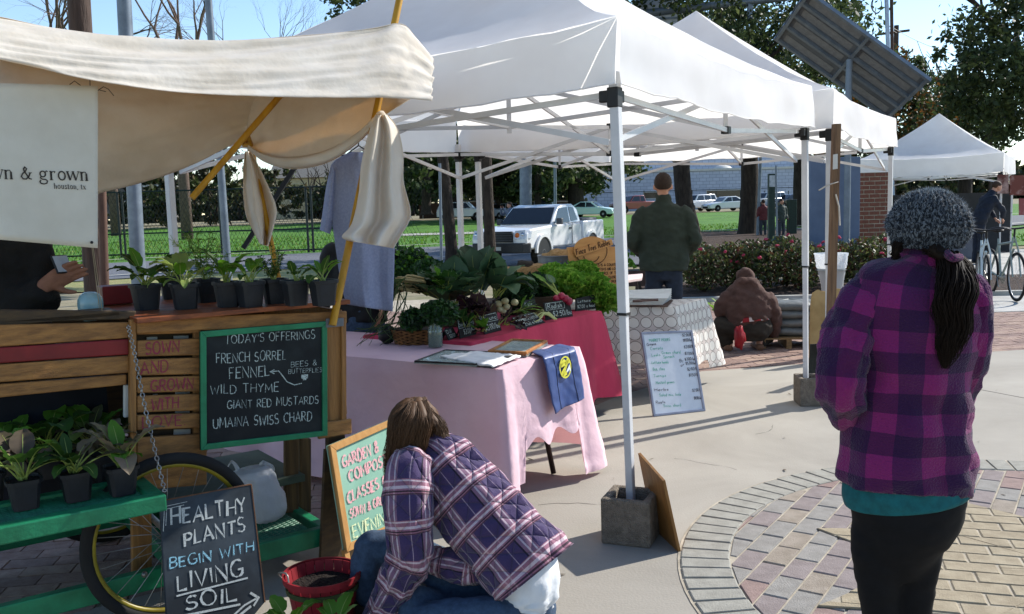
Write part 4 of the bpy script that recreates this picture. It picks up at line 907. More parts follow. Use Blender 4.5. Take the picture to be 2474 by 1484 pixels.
# green base frame with expanded metal
zb1 = lc(cl(800, 1262)).z; zb0 = .10
def rail(name, x0, x1, y0, y1, z0, z1, m=None): q = MB(); q.box(x0, x1, y0, y1, z0, z1, MC_); return obj(name, q, m or M_greenp, cart, bevel=.005)
rail('base_rail', -1.6, .0, -.02, .02, zb0, zb0+.075); rail('base_rail', -.045, -.004, .021, .80, zb0, zb0+.075); rail('base_rail', -1.6, .0, .80, .84, zb0, zb0+.075); rail('base_rail', -.62, -.58, .021, .80, zb0, zb0+.07)
def expanded(name, x0, x1, y0, y1, z, par, cx=.045, cy=.02, w_=.0022, m=None):
    """diamond mesh of flattened strands"""
    q = MB(); k = int((y1-y0)/cy); n = int((x1-x0)/cx)
    for j in range(k):
        for i in range(n):
            for s in (0, 1):
                xa, xb = x0+(i+.5*s)*cx, x0+(i+.5*s+.5)*cx; ya, yb = y0+j*cy+(cy*.5 if s else 0), y0+j*cy+(0 if s else cy*.5)
                for m_ in (1, -1):
                    yy = (ya, yb) if m_ > 0 else (ya+ (cy*0), yb)
                a = (xa, y0+j*cy, xb, y0+(j+.5)*cy) if s == 0 else (xa, y0+(j+.5)*cy, xb, y0+(j+1)*cy)
                b = (xa, y0+(j+1)*cy, xb, y0+(j+.5)*cy) if s == 0 else (xa, y0+(j+.5)*cy, xb, y0+j*cy)
                for (p0, p1, p2, p3) in (a, b):
                    vs = [(p0, p1-w_, z), (p2, p3-w_, z+.002), (p2, p3+w_, z+.006), (p0, p1+w_, z+.004)]
                    q.add([MC_ @ V(v) for v in vs], [(0, 1, 2, 3)])
    return obj(name, q, m or M_mesh, par, kind='stuff')
expanded('mesh_shelf', -.58, -.045, .02, .80, zb0+.068, cart)
# tray hung on chains in front
TZ = lc(cl(402, 1195, -.34)).z; tx1 = lc(cl(402, 1200, -.34)).x; ty0, ty1 = -.34, -.03
tx1b = lc(G(350, 1098, TZ)).x
tray = rail('tray', -1.55, tx1, ty0, ty0+.055, TZ-.055, TZ)
def trail(x0, x1, y0, y1, z0, z1): q = MB(); q.box(x0, x1, y0, y1, z0, z1, MC_); return obj('tray_rail', q, M_greenp, cart, bevel=.004)
trail(tx1-.05, tx1, ty0+.056, ty1, TZ-.05, TZ-.001); trail(-1.55, tx1-.051, ty1-.04, ty1, TZ-.05, TZ-.002)
expanded('tray_mesh', -1.5, tx1-.05, ty0+.05, ty1-.04, TZ-.018, cart)
def chain(pts, n):
    P = bez(pts, n)
    for i in range(n):
        a, b = P[i], P[i+1]; d = (b-a).normalized(); s = d.cross(CY if i % 2 else CX).normalized(); c = (a+b)/2; l = (b-a).length*.72; q = MB()
        q.tube([c + d*math.cos(t_)*l*.75 + s*math.sin(t_)*.0065 for t_ in [6.283*k/10 for k in range(10)]], .0022, 5, closed=True); obj('chain_link', q, M_chain, cart, smooth=2)
chain([cl(309, 786, -.02), cl(324, 850, -.03), cl(345, 960, -.10), cl(372, 1080, -.20), cl(398, 1188, -.32)], 44)
# wheels
def cart_wheel(xc, yl, r, lab=None):
    M = Matrix.Translation(cw(xc, yl, r)) @ Matrix.Rotation(CA, 4, 'Z') @ Matrix.Rotation(rad(90), 4, 'X')
    ring = lambda R_, rr, n=56, fl=1: [M @ V((R_*math.cos(6.283*k/n), R_*math.sin(6.283*k/n), 0)) for k in range(n)]
    q = MB(); q.tube(ring(r-.021, 0), .021, 10, closed=True); wl = obj('wheel', q, M_tyre, cart, smooth=2)
    q = MB(); R0 = r-.04
    def rf(u, v):
        a = 6.283*u; pr = [(R0, -.011), (R0-.003, -.012), (R0-.011, -.008), (R0-.014, 0), (R0-.011, .008), (R0-.003, .012), (R0, .011)][int(round(v*6))]
        return M @ V((pr[0]*math.cos(a), pr[0]*math.sin(a), pr[1]))
    q.grid(rf, 56, 6, cu=True); obj('rim', q, M_yrim, wl, smooth=2)
    for k in range(28):
        a = 6.283*k/28; s = 1 if k % 2 else -1; a2 = a + (1.0 if (k//2) % 2 else -1.0)
        q = MB(); q.tube([M @ V(((R0-.015)*math.cos(a), (R0-.015)*math.sin(a), 0)), M @ V((.026*math.cos(a2), .026*math.sin(a2), s*.028))], .0014, 4); obj('spoke', q, M_chain, wl)
    q = MB(); q.lathe([(.012, -.05), (.012, -.034), (.03, -.032), (.03, -.026), (.016, -.02), (.016, .02), (.03, .026), (.03, .032), (.012, .034), (.012, .05)], 14, M); obj('hub', q, M_chain, wl, smooth=1)
WR = .308
for yl in (-.10, .93):
    wx = lc(cl((212+633)/2, 1400, yl)).x if yl < 0 else lc(cl(424, 1400, -.10)).x
    cart_wheel(wx, yl, WR)
q = MB(); p = cl(349, 1388, -.022); q.ell(p, (.012, .012, .012), 10); obj('bolt', q, M_chain, cart, smooth=2)
q = MB(); q.tube([cw(wx, -.1, WR), cw(wx, .93, WR)], .012, 8); obj('axle', q, M_chain, cart)
# bracket and yellow poles
q = MB(); q.slab([cl(786, 792, -.03), cl(829, 788, -.03), cl(829, 768, -.03), (cl(786, 770, -.03))], .006, -CY); obj('bracket', q, mat('zinc_plate', '#6d7075', '#5a5d62', rough=.5, metal=.4), cart, bevel=.002)
for a, b, r, e in (((cl(803, 786, -.045)), cl(966, -8, .13), .0155, 0), (cl(676, 690, .8), cl(596, 312, .84), .014, 0), (cl(463, 479, .45), cl(690, 216, .40), .0135, 0)):
    q = MB(); q.tube([a, b], r, 10); obj('pole', q, M_yel, cart, smooth=1)
q = MB(); q.tube([cl(585, 345, .70), cl(600, 330, .66), cl(606, 350, .72), cl(590, 352, .76), cl(600, 322, .80)], .011, 6); obj('lashing', q, M_yel, cart, smooth=2)

# ---- canopy of unbleached cotton
M_cot = mat('unbleached_cotton', '#edeae0', '#dfd9cb', scale=5, rough=.95, trans=.38, tcol='#cfab6c', bump=.10, bscale=60, stretch=(1, 1, 1))
can = thing('cloth_canopy', 'unbleached cotton canopy tied to yellow poles over the cart', 'canopy', CO, CA)
TOP = [(-60, 38), (0, 45), (120, 66), (250, 83), (380, 95), (520, 100), (650, 95), (800, 82), (900, 67), (968, 57), (1004, 92), (1047, 143)]
BOT = [(-60, 130), (0, 147), (120, 172), (200, 190), (310, 208), (420, 222), (540, 230), (660, 234), (800, 237), (920, 237), (985, 240), (1043, 244)]
def cat(P, u):
    m_ = len(P)-1; t_ = u*m_; k = min(int(t_), m_-1); f = t_-k; p0, p1, p2, p3 = P[max(k-1, 0)], P[k], P[k+1], P[min(k+2, m_)]
    return tuple(.5*(2*p1[i]+(p2[i]-p0[i])*f+(2*p0[i]-5*p1[i]+4*p2[i]-p3[i])*f*f+(3*p1[i]-p0[i]-3*p2[i]+p3[i])*f**3) for i in (0, 1))
def val(u, v):
    a = cat(TOP, u); b = cat(BOT, u); px, py = lerp(a[0], b[0], v), lerp(a[1], b[1], v)
    yl = lerp(.02, -.24, v) - .02*math.sin(math.pi*v)
    # long drawn folds running along the edge, and fine creases at the tied corner
    w_ = .026*nz(u*2.6+.3, v*6.5+u*3, 1.1) + .011*nz(u*4, v*13+u*6, 4.2) + .004*nz(u*12, v*24+u*9, 6.1) + .004*nz(u*26, v*9, 2.3)*(.2+u)
    w_ += .010*max(0, u-.72)*1.6*math.sin(v*19+u*24+4*nz(u*9, v*5, 8))
    P = cl(px, py, yl); return P + (-CY*.9+UP*.45)*w_*(1 if 0 < v < 1 else .3)
q = MB(); q.grid(val, 130, 34); obj('front_valance', q, M_cot, can, smooth=2, solid=.002)
def roof(u, v):
    a = cat(TOP, u); P = cl(a[0], a[1], .02); l = lc(P); xe = lerp(l.x, l.x*.86-.02, v)
    return cw(xe, lerp(.02, .88, v), lerp(l.z, 2.12, v) - .10*math.sin(math.pi*v)*(.4+.6*math.sin(math.pi*u)) + .01*nz(u*6, v*6))
q = MB(); q.grid(roof, 50, 20); obj('canopy_roof', q, M_cot, can, smooth=2, solid=.002)
BK = [(-80, 560), (40, 530), (150, 505), (240, 468), (320, 448), (400, 424), (480, 392), (545, 358), (592, 336)]
def back(u, v):
    b = cat(BK, u); B = lc(cl(b[0], b[1], .84)); xt = lerp(-1.7, lc(cl(650, 240, .84)).x, u); z1 = 2.12; x = lerp(xt, B.x, v**1.2); z = lerp(z1, B.z, v)
    bulge = -.16*math.sin(math.pi*min(1, v*1.0))*(1-u*.6)
    f = .018*nz(u*2.5+v*3, v*6-u*3, 7)*v + .012*math.sin((v*9+u*8))*u**3 + .008*nz(u*12, v*14, 3)
    return cw(x, .84+bulge+f, z)
q = MB(); q.grid(back, 70, 40); obj('back_drape', q, M_cot, can, smooth=2, solid=.002)
SB_ = [(594, 352), (640, 391), (705, 409), (790, 394), (868, 343), (917, 286)]; ST_ = [(600, 240), (680, 200), (760, 195), (840, 195), (920, 200), (1030, 215)]
def side(u, v):
    a = cat(ST_, u); b = cat(SB_, u); yl = lerp(.80, .02, u); px, py = lerp(a[0], b[0], v), lerp(a[1], b[1], v)
    f = .02*nz(u*4, v*5, 5) + .006*nz(u*20, v*3, 6); return cl(px, py, yl+f)
q = MB(); q.grid(side, 60, 24); obj('side_drape', q, M_cot, can, smooth=2, solid=.002)
def swag(u, v):
    b = cat(SB_, u); a = (b[0]-6, b[1]-26*math.sin(math.pi*u)-8); yl = lerp(.78, -.01, u); th = .03*math.sin(math.pi*u)+.006
    ang = math.pi*(v*1.5-.3); px, py = lerp(a[0], b[0], v), lerp(a[1], b[1], v)
    return cl(px, py+4*math.sin(v*9+u*3), yl - th*math.sin(ang) + .008*nz(u*8, v*6, 9))
q = MB(); q.grid(swag, 60, 16); obj('swag_fold', q, M_cot, can, smooth=2, solid=.003)
def tail(name, Lf, Rt, yl, folds, amp, ph):
    def f(u, v):
        a = cat(Lf, v); b = cat(Rt, v); px, py = lerp(a[0], b[0], u), lerp(a[1], b[1], u)
        d = amp*(.35+.65*v)*math.sin(u*folds*6.283+ph+v*1.3) + .012*nz(u*6, v*5, ph)
        return cl(px, py, yl+d)
    q = MB(); q.grid(f, 56, 40); return obj(name, q, M_cot, can, smooth=2, solid=.002)
tail('hanging_tail', [(592, 366), (588, 410), (588, 470), (594, 520), (612, 560), (628, 590)], [(606, 366), (634, 420), (652, 460), (668, 505), (662, 545), (648, 596)], .79, 1.6, .05, .4)
tail('hanging_tail', [(906, 278), (888, 330), (872, 400), (866, 470), (850, 540), (826, 571), (842, 582)], [(936, 278), (960, 310), (974, 370), (975, 440), (992, 518), (970, 566), (950, 600)], -.07, 2.1, .055, 1.1)
q = MB(); q.ell(cl(920, 280, -.03), (.022, .022, .02), 10, nz=.3); obj('knot', q, M_cot, can, smooth=2)
# banner
M_ban = mat('banner_cotton', '#dcd8cb', '#d0cbbc', scale=4, rough=.95, trans=.25, bump=.12, bscale=160)
BN = PL(CO-CY*.16, -CY)
ban = thing('banner', 'off-white cloth banner lettered grown, hanging at the left of the cart', 'banner', cl(200, 590, -.16))
def bnf(u, v):
    px = lerp(-60, 236, u); py = lerp(200+8*u, lerp(574, 600, u) - 10*math.sin(math.pi*u)*0, v); return BN.p(px, py) + CY*(.004*nz(u*4, v*3) )
q = MB(); q.grid(bnf, 24, 24); obj('cloth', q, M_ban, ban, smooth=2, solid=.002)
q = MB(); q.ell(BN.p(221, 586) - CY*.004, .005, 8); obj('eyelet', q, M_black, ban)
for k, (a, b) in enumerate((((221, 588), (240, 745)), ((224, 590), (247, 752)))): q = MB(); q.tube([BN.p(*a), cl(b[0], b[1], .04)], .0012, 4); obj('cord', q, mat('twine', '#9a8f78', '#80765f'), ban)
M_ink = mat('brown_print', '#2e2a26', '#453f38', scale=160, rough=.9)
SER = {'w': (.86, [([(0, .62), (.2, 0)], .13), ([(.2, 0), (.43, .6)], .05), ([(.43, .62), (.63, 0)], .13), ([(.63, 0), (.86, .6)], .05), ([(-.08, .62), (.14, .62)], .05), ([(.34, .62), (.54, .62)], .05), ([(.76, .62), (.94, .62)], .05)]),
 'n': (.66, [([(.12, .62), (.12, 0)], .13), ([(.12, .45), (.26, .6), (.42, .6), (.5, .48)], .06), ([(.5, .5), (.5, 0)], .13), ([(0, 0), (.24, 0)], .05), ([(.38, 0), (.62, 0)], .05), ([(0, .6), (.12, .6)], .06)]),
 'g': (.66, [(_arc(.27, .40, .2, .2, 0, 360, 14), .09), ([(.44, .52), (.56, .62), (.64, .56)], .07), ([(.14, .24), (.08, .12), (.2, .04), (.46, .02), (.58, -.08), (.52, -.24), (.3, -.3), (.1, -.26), (.02, -.14), (.1, -.02)], .09)]),
 'r': (.52, [([(.12, .62), (.12, 0)], .13), ([(.12, .42), (.24, .58), (.4, .6)], .06), ([(.38, .56), (.44, .54)], .14), ([(0, 0), (.26, 0)], .05), ([(0, .6), (.12, .6)], .06)]),
 'o': (.62, [(_arc(.3, .31, .25, .3, 0, 360, 16), .10)]), '&': (.86, [([(.8, .02), (.62, .06), (.3, .56), (.26, .72), (.36, .84), (.48, .74), (.4, .58), (.14, .36), (.06, .18), (.18, .03), (.4, .02), (.6, .2), (.72, .46)], .09), ([(.6, .46), (.84, .46)], .05)]),
 's': (.46, [([(.4, .46), (.36, .58), (.2, .62), (.06, .52), (.12, .38), (.34, .26), (.42, .12), (.28, .0), (.1, .02), (.04, .18)], .09)]),
 'h': (.66, [([(.12, .95), (.12, 0)], .13), ([(.12, .45), (.26, .6), (.42, .6), (.5, .48)], .06), ([(.5, .5), (.5, 0)], .13), ([(0, 0), (.24, 0)], .05), ([(.38, 0), (.62, 0)], .05), ([(0, .93), (.12, .93)], .06)]),
 'u': (.66, [([(.12, .62), (.12, .16), (.22, .02), (.38, .04), (.48, .16)], .1), ([(.5, .62), (.5, 0)], .13), ([(0, .6), (.12, .6)], .06), ([(.38, .6), (.5, .6)], .06), ([(.5, 0), (.62, 0)], .05)]),
 't': (.42, [([(.16, .82), (.16, .1), (.26, .02), (.38, .08)], .12), ([(0, .6), (.36, .6)], .06)]), 'x': (.58, [([(.06, .6), (.48, 0)], .13), ([(.46, .6), (.06, 0)], .05), ([(0, .6), (.2, .6)], .05), ([(.36, .6), (.54, .6)], .05), ([(0, 0), (.18, 0)], .05), ([(.36, 0), (.56, 0)], .05)]), ',': (.24, [([(.1, .06), (.12, -.02), (.04, -.14)], .12)]), ' ': (.3, [])}
def serif(mb, txt, a, b, h, pl, gap=.1):
    P0, P1 = pl.p(*a), pl.p(*b); xd = (P1-P0).normalized(); up = UP*((pl.p(a[0], a[1]-h)-P0).z); H = up.length
    tot = sum(SER[c][0]+gap for c in txt)-gap; sx = (P1-P0).length/tot; x = 0
    for c in txt:
        for pts, wd in SER[c][1]: stroke(mb, [(p[0]*sx/H, p[1]) for p in pts], wd, lambda a_, b_, x=x: P0 + xd*(x*sx + a_*H) + up*b_ + pl.n*.0045, .1)
        x += SER[c][0]+gap
q = MB(); serif(q, 'sown & grown', (-68, 431), (214, 437), 36, BN); serif(q, 'houston, tx', (130, 456), (207, 458), 14, BN, .12); obj('lettering', q, M_ink, ban)
# scribbled marks on the canopy lining
q = MB()
for pts in ([(168, 205), (180, 196), (196, 208), (200, 214)], [(217, 188), (218, 225)], [(232, 222), (250, 210), (262, 216), (275, 232)], [(240, 218), (256, 222)]): q.tube([cl(x, y, -.13) for x, y in pts], .0014, 4)
obj('twine_tie', q, mat('dark_twine', '#4c4538', '#3a352b'), can, kind='stuff')

# ---- chalkboard on the cart
def framed_board(name, label, cat_, corners, pl, th, fw, mf, mbd, group=None, inner=None):
    """corners: lower left, lower right, upper right, upper left photo points on plane pl"""
    P = [pl.p(*c) for c in corners]; c0 = sum(P, V((0, 0, 0)))/4; t = thing(name, label, cat_, (P[0]+P[1])/2)
    I = [p.lerp(c0, 0) for p in P]; ex = (P[1]-P[0]).normalized(); ey = (P[3]-P[0]).normalized()
    w_, h_ = (P[1]-P[0]).length, (P[3]-P[0]).length
    def ins(i): sx = 1 if i in (0, 3) else -1; sy = 1 if i in (0, 1) else -1; return P[i] + ex*fw*sx + ey*fw*sy
    I = [ins(i) for i in range(4)]
    q = MB(); q.slab(P, -th*.6, pl.n); q.v = [tuple(V(v)-pl.n*.001) for v in q.v]; obj('panel', q, mbd, t)
    for i in range(4):
        q = MB(); q.slab([P[i], P[(i+1) % 4], I[(i+1) % 4], I[i]], th, pl.n); q2 = MB(); q2.v = [tuple(V(v)-pl.n*th*.5) for v in q.v]; q2.f = q.f; obj('frame_side', q2, mf, t, bevel=.002)
    return t
M_slate = mat('chalkboard', '#15181a', '#343d3c', scale=2.6, rough=.85, lo=.48, hi=.85, detail=8); M_chW = chalk('white_chalk', '#a9b5b0'); M_chK = chalk('pink_chalk', '#e2a4aa'); M_chB = chalk('blue_chalk', '#8fc0d2'); M_chY = chalk('cream_chalk', '#d9dcae')
bpl = PL(CO-CY*.026, -CY)
t = framed_board('chalkboard', 'green-framed chalkboard headed Today\'s Offerings on the cart front', 'chalkboard', [(484, 1088), (790, 1052), (789, 776), (483, 801)], bpl, .014, .022, M_greenp, M_slate)
q = MB(); kw = dict(wd=.085, jit=.5, wob=.05, off=.003)
for txt, a, b, h in (("TODAY'S OFFERINGS", (543, 832), (760, 818), 21), ('FRENCH SORREL', (522, 878), (690, 868), 23), ('FENNEL', (554, 916), (650, 908), 25), ('WILD THYME', (508, 952), (672, 946), 22), ('GIANT RED MUSTARDS', (548, 988), (768, 975), 20), ('UMAINA SWISS CHARD', (515, 1036), (752, 1016), 24)): text_on(q, bpl, txt, a, b, h, **kw)
text_on(q, bpl, 'BEES &', (702, 888), (764, 882), 13, **kw); text_on(q, bpl, 'BUTTERFLIES', (696, 903), (777, 899), 11, **kw)
line_on(q, bpl, [(654, 898), (672, 896), (682, 908), (692, 922), (710, 930), (728, 926)], 2.2, off=.003); line_on(q, bpl, [(662, 893), (652, 898), (662, 903)], 2.2, off=.003)
line_on(q, bpl, [(735, 921), (725, 912), (729, 906), (735, 911), (741, 905), (745, 910), (735, 921)], 3.5, off=.003); line_on(q, bpl, [(727, 910), (743, 909)], 9, off=.003); line_on(q, bpl, [(731, 915), (739, 915)], 6, off=.0032)
obj('chalk_words', q, M_chW, t)
# ================================================================ tables and goods
def e12(p): return V(p)
def cloth_table(name, label, A, u, v, L, Wd, H, drop, m, legs=True, seed=0, flare=.05, hem_fn=None, label2=None, top_m=None, rim=.012):
    """folding table with a cloth: A = corner, u along length, v across; drop(side, s) = height of the hem above ground"""
    t = thing('folding_table', label2, 'table', A)
    q = MB(); M = Matrix(((u.x, v.x, 0, A.x), (u.y, v.y, 0, A.y), (0, 0, 1, 0), (0, 0, 0, 1)))
    q.box(.012, L-.012, .012, Wd-.012, H-.04, H-.006, M); obj('table_top', q, mat('table_top_grey', '#8d8a85', '#7d7a75'), t, bevel=.004)
    for x in (.22, L-.22):
        for y in (.1, Wd-.1):
            s = 1 if x < L/2 else -1
            q = MB(); q.tube([M @ V((x, y, H-.04)), M @ V((x-s*.02, y, H*.55)), M @ V((x-s*.10, y, .01))], .0145, 8); obj('leg', q, mat('brown_table_leg', '#3a2a26', '#2e211e', rough=.5), t, smooth=2)
    c = thing('tablecloth', label, 'tablecloth', A+UP*H); q = MB(); n = 26
    def ring(s):   # perimeter param 0..4 -> point on the table edge and outward direction
        k = int(s) % 4; f = s-int(s)
        P = [V((0, 0, 0)), V((L, 0, 0)), V((L, Wd, 0)), V((0, Wd, 0))]; O = [V((0, -1, 0)), V((1, 0, 0)), V((0, 1, 0)), V((-1, 0, 0))]
        return P[k].lerp(P[(k+1) % 4], f), O[k], k, f
    q.grid(lambda a, b: M @ V((a*L, b*Wd, H + .0015*nz(a*5+seed, b*5))), 16, 10)
    ns = 200
    def side(a, b):
        s = (a*4) % 4; p, o, k, f = ring(s); h0 = drop(k, f)
        # round the corner: blend the outward direction
        e = .10
        if f < e: o = (ring((k-1) % 4 + .5)[1]*(.5-.5*f/e) + o*(.5+.5*f/e)).normalized()
        elif f > 1-e: g = (1-f)/e; o = (ring((k+1) % 4 + .5)[1]*(.5-.5*g) + o*(.5+.5*g)).normalized()
        cn = max(0, 1-min(f, 1-f)/.10); ln = (L if k % 2 == 0 else Wd)
        z = lerp(H, h0, b) ; dn = (H-z)/H
        w_ = (flare*dn + .10*cn*dn) + dn*.022*math.sin(f*ln*17+seed*2+k) * (1-.4*cn) + dn*.02*nz(f*ln*5+seed, k*3.1, b*1.4) + .008*nz(f*ln*16, b*9, k+seed)*dn + .007*nz(f*ln*9+b*6, b*15, k*2+seed)*dn
        zz = z - .0 + (-.012*b*(1-b)*0) + dn*.02*nz(f*ln*4, seed+k)*b
        return M @ V((p.x+o.x*(w_+rim*min(1, b*8)), p.y+o.y*(w_+rim*min(1, b*8)), zz if b > 0 else H))
    q.grid(side, ns, 30, cu=True); obj('cloth', q, m, c, smooth=2); return c, M
M_pink = mat('pink_tablecloth', '#e6c6cf', '#dbb9c4', scale=3, rough=.85, trans=.22, bump=.3, bscale=16, tcol='#e8a8a8')
M_red = mat('red_tablecloth', '#b23450', '#9c2b44', scale=4, rough=.9, bump=.2, bscale=14, stretch=(1, 1, .4))
PA = G(1212, 893, .70); PA = V((PA.x, PA.y, 0))
def pdrop(k, f):
    if k == 3: return lerp(.27, .20, f)+.02*math.sin(f*9) if .12 < f < .88 else .06      # the right end (nearest the sun)
    if k == 0: return .14
    return .16
# u runs left (E2), v back (E1); side 0 = front, side 3 = right end
pink_c, PM = cloth_table('pink', 'pale pink cotton tablecloth with a creased sunlit end', PA, E2, E1, 1.85, .76, .70, lambda k, f: (.10+.06*math.sin(f*7) if k == 0 else (.30+.03*math.sin(f*20) if (k == 3 and .18 < f < .82) else (.04 if k == 3 and f <= .18 else .13))), M_pink, seed=1.3, flare=.05, label2='folding table under the pale pink cloth')
RA = V((-.235, 5.0, 0)); RL = 1.58; RH = .72
# red table: front edge runs along E1
red_c, RM = cloth_table('red', 'deep red tablecloth under the vegetables', RA + E1*RL, E1*-1, E2, RL, .78, RH, lambda k, f: .12+.02*math.sin(f*11), M_red, seed=4.1, flare=.07, label2='folding table under the red cloth')
# polka cloth
M_polka = mat('ring_print_cloth', '#c9c4bd', '#bdb7b0', scale=3, rough=.7, spec=.5)
N, L, b_ = nodes(M_polka); tc = N.new('ShaderNodeTexCoord'); sep = N.new('ShaderNodeSeparateXYZ'); L.new(tc.outputs['Object'], sep.inputs[0])
def mth(op, a, b=None, c=None):
    n = N.new('ShaderNodeMath'); n.operation = op
    for i, x in enumerate((a, b, c)):
        if x is None: continue
        if isinstance(x, (int, float)): n.inputs[i].default_value = x
        else: L.new(x, n.inputs[i])
    return n.outputs[0]
geo = N.new('ShaderNodeNewGeometry'); sn = N.new('ShaderNodeSeparateXYZ'); L.new(geo.outputs['True Normal'], sn.inputs[0])
PT = .088
hz = mth('ADD', mth('MULTIPLY', sep.outputs[0], .96), mth('MULTIPLY', sep.outputs[1], .62))
flat = mth('GREATER_THAN', mth('ABSOLUTE', sn.outputs[2]), .75)
ua = mth('ADD', mth('MULTIPLY', flat, mth('SUBTRACT', sep.outputs[0], hz)), hz)
va = mth('ADD', mth('MULTIPLY', flat, mth('SUBTRACT', sep.outputs[1], sep.outputs[2])), sep.outputs[2])
fu = mth('SUBTRACT', mth('FRACT', mth('DIVIDE', ua, PT)), .5); fv = mth('SUBTRACT', mth('FRACT', mth('DIVIDE', va, PT)), .5)
rr_ = mth('SQRT', mth('ADD', mth('MULTIPLY', fu, fu), mth('MULTIPLY', fv, fv)))
ringm = mth('LESS_THAN', mth('ABSOLUTE', mth('SUBTRACT', rr_, .445)), .022)
mx = N.new('ShaderNodeMix'); mx.data_type = 'RGBA'; mx.inputs[6].default_value = hx('#cdc8c1'); mx.inputs[7].default_value = hx('#41362f'); L.new(ringm, mx.inputs[0])
dk = N.new('ShaderNodeMix'); dk.data_type = 'RGBA'; dk.inputs[7].default_value = hx('#b9aea8'); L.new(mth('GREATER_THAN', rr_, .47), dk.inputs[0]); L.new(mx.outputs[2], dk.inputs[6])
band_ = mth('LESS_THAN', mth('ABSOLUTE', mth('SUBTRACT', sep.outputs[2], .34)), .007)
L.new(dk.outputs[2], b_.inputs['Base Color'])
QA = AT(1629, 741, 6.78); PKH = QA.z; QA = V((QA.x, QA.y, 0)); qu = V((-1, .02, 0)).normalized(); qv = V((.55, .83, 0)).normalized()
pk_c, PKM = cloth_table('polka', 'white tablecloth printed with black rings', QA, qu, qv, 1.15, .62, PKH, lambda k, f: .26 if k != 3 else (.13 if f < .2 or f > .8 else .2), M_polka, seed=2.2, flare=.07, label2='folding table under the ring-printed cloth')
# ---- flat goods on the pink table (height .745)
TZP = .7045
def on(px, py, z=TZP): return G(px, py, z)
def flat_frame(label, cs, th, fw, mf, mp, z=TZP):
    P = [on(x, y, z+.002) for x, y in cs]; P[2] = P[1] + (P[3]-P[0]); t = thing('picture_frame', label, 'picture frame', P[0], 0, 'framed prints lying on the pink table'); ex = (P[1]-P[0]).normalized(); ey = (P[3]-P[0]).normalized()
    I = [P[0]+ex*fw+ey*fw, P[1]-ex*fw+ey*fw, P[2]-ex*fw-ey*fw, P[3]+ex*fw-ey*fw]
    q = MB(); q.slab(P, th*.5, UP); obj('backing_print', q, mp, t)
    for i in range(4): q = MB(); q.slab([P[i], P[(i+1) % 4], I[(i+1) % 4], I[i]], th, UP); obj('frame_side', q, mf, t, bevel=.003)
    q = MB(); q.slab([p+UP*th*.62 for p in I], .002, UP); obj('glass', q, glass('picture_glass', '#c9d6d2', .03, .25), t)
    return t
M_print = mat('grey_print', '#a8b3ae', '#8c9892', scale=9, dist=1.5)
flat_frame('black picture frame lying at the front of the pink table', [(1000, 878), (1150, 886), (1165, 855), (1075, 850)], .014, .010, M_black, M_print)
flat_frame('golden oak picture frame lying at the back of the pink table', [(1178, 857), (1272, 862), (1330, 830), (1235, 828)], .024, .018, mat('golden_oak', '#a86f3a', '#8d5628', scale=8, stretch=(6, 1, 1)), M_print)
# folded white shirt with grey lining
t = thing('folded_shirt', 'folded white t-shirt with grey lining between the two picture frames', 'shirt', on(1180, 878))
def shf(u, v):
    a = on(lerp(1062, 1190, u), lerp(868, 893, u)); b = on(lerp(1150, 1258, u), lerp(855, 866, u)); p = a.lerp(b, v)
    return p + UP*(.012 + .010*math.sin(math.pi*u)*math.sin(math.pi*v) + .008*nz(u*6, v*5, 3) + .006*nz(u*14, v*9, 5))
q = MB(); q.grid(shf, 30, 20); obj('cloth', q, mat('white_jersey', '#dcdcda', '#d0d0d0', scale=6), t, smooth=2, solid=.006)
q = MB(); q.grid(lambda u, v: shf(.05+u*.9, v*.22) - UP*(.009) + (shf(0, 0)-shf(0, .2)).normalized()*.018*math.sin(u*5+1), 20, 6); obj('grey_lining', q, mat('grey_jersey', '#4b5160', '#3c424f'), t, smooth=2, solid=.01)
q = MB(); q.slab([shf(.86, .62)+UP*.006, shf(.95, .62)+UP*.006, shf(.95, .8)+UP*.006, shf(.86, .8)+UP*.006], .001, UP); obj('size_tag', q, M_black, t)
# blue apron over the end
M_apr = mat('navy_oilcloth', '#26427c', '#1f386c', scale=5, rough=.45, spec=.5, bump=.12, bscale=12)
ap = thing('apron', 'blue apron with a yellow round emblem hanging over the table end', 'apron', on(1340, 850))
aL = [(1282, 857), (1308, 868), (1322, 900), (1328, 950), (1338, 1000)]; aR = [(1352, 838), (1386, 842), (1396, 868), (1402, 905), (1408, 962)]
pr = PL(PA - E2*.075, -E2)
def apf(u, v):
    if v < .25:
        w_ = v/.25; a = on(lerp(1282, 1312, w_), lerp(857, 868, w_)); b = on(lerp(1352, 1390, w_), lerp(838, 846, w_)); return a.lerp(b, u) + UP*(.012+.004*math.sin(u*9)-.02*max(0, w_-.8)**2)
    w_ = (v-.25)/.75; a = cat([(1312, 868), (1320, 900), (1326, 950), (1338, 1000)], w_); b = cat([(1390, 848), (1397, 880), (1403, 920), (1409, 962)], w_)
    p = pr.p(lerp(a[0], b[0], u), lerp(a[1], b[1], u)); return p - E2*(.01*math.sin(u*7+w_*2)*w_ + .004*nz(u*8, w_*8))
q = MB(); q.grid(apf, 24, 44); obj('cloth', q, M_apr, ap, smooth=2, solid=.004)
for u in (.28, .78): q = MB(); q.tube([apf(u, k/30) - E2*.003 + UP*.001 for k in range(31)], .0016, 4); obj('seam', q, mat('dark_thread', '#16203a', '#101830'), ap)
apl = plane3(apf(.5, .42), apf(.6, .7), apf(.3, .6)); apl.o = apl.o + apl.n*.004
q = MB()
for r_, w_ in ((20, 2.0),): line_on(q, apl, [(1362+.66*r_*math.cos(a), 887+1.25*r_*math.sin(a)) for a in [6.283*k/20 for k in range(21)]], w_, off=.008)
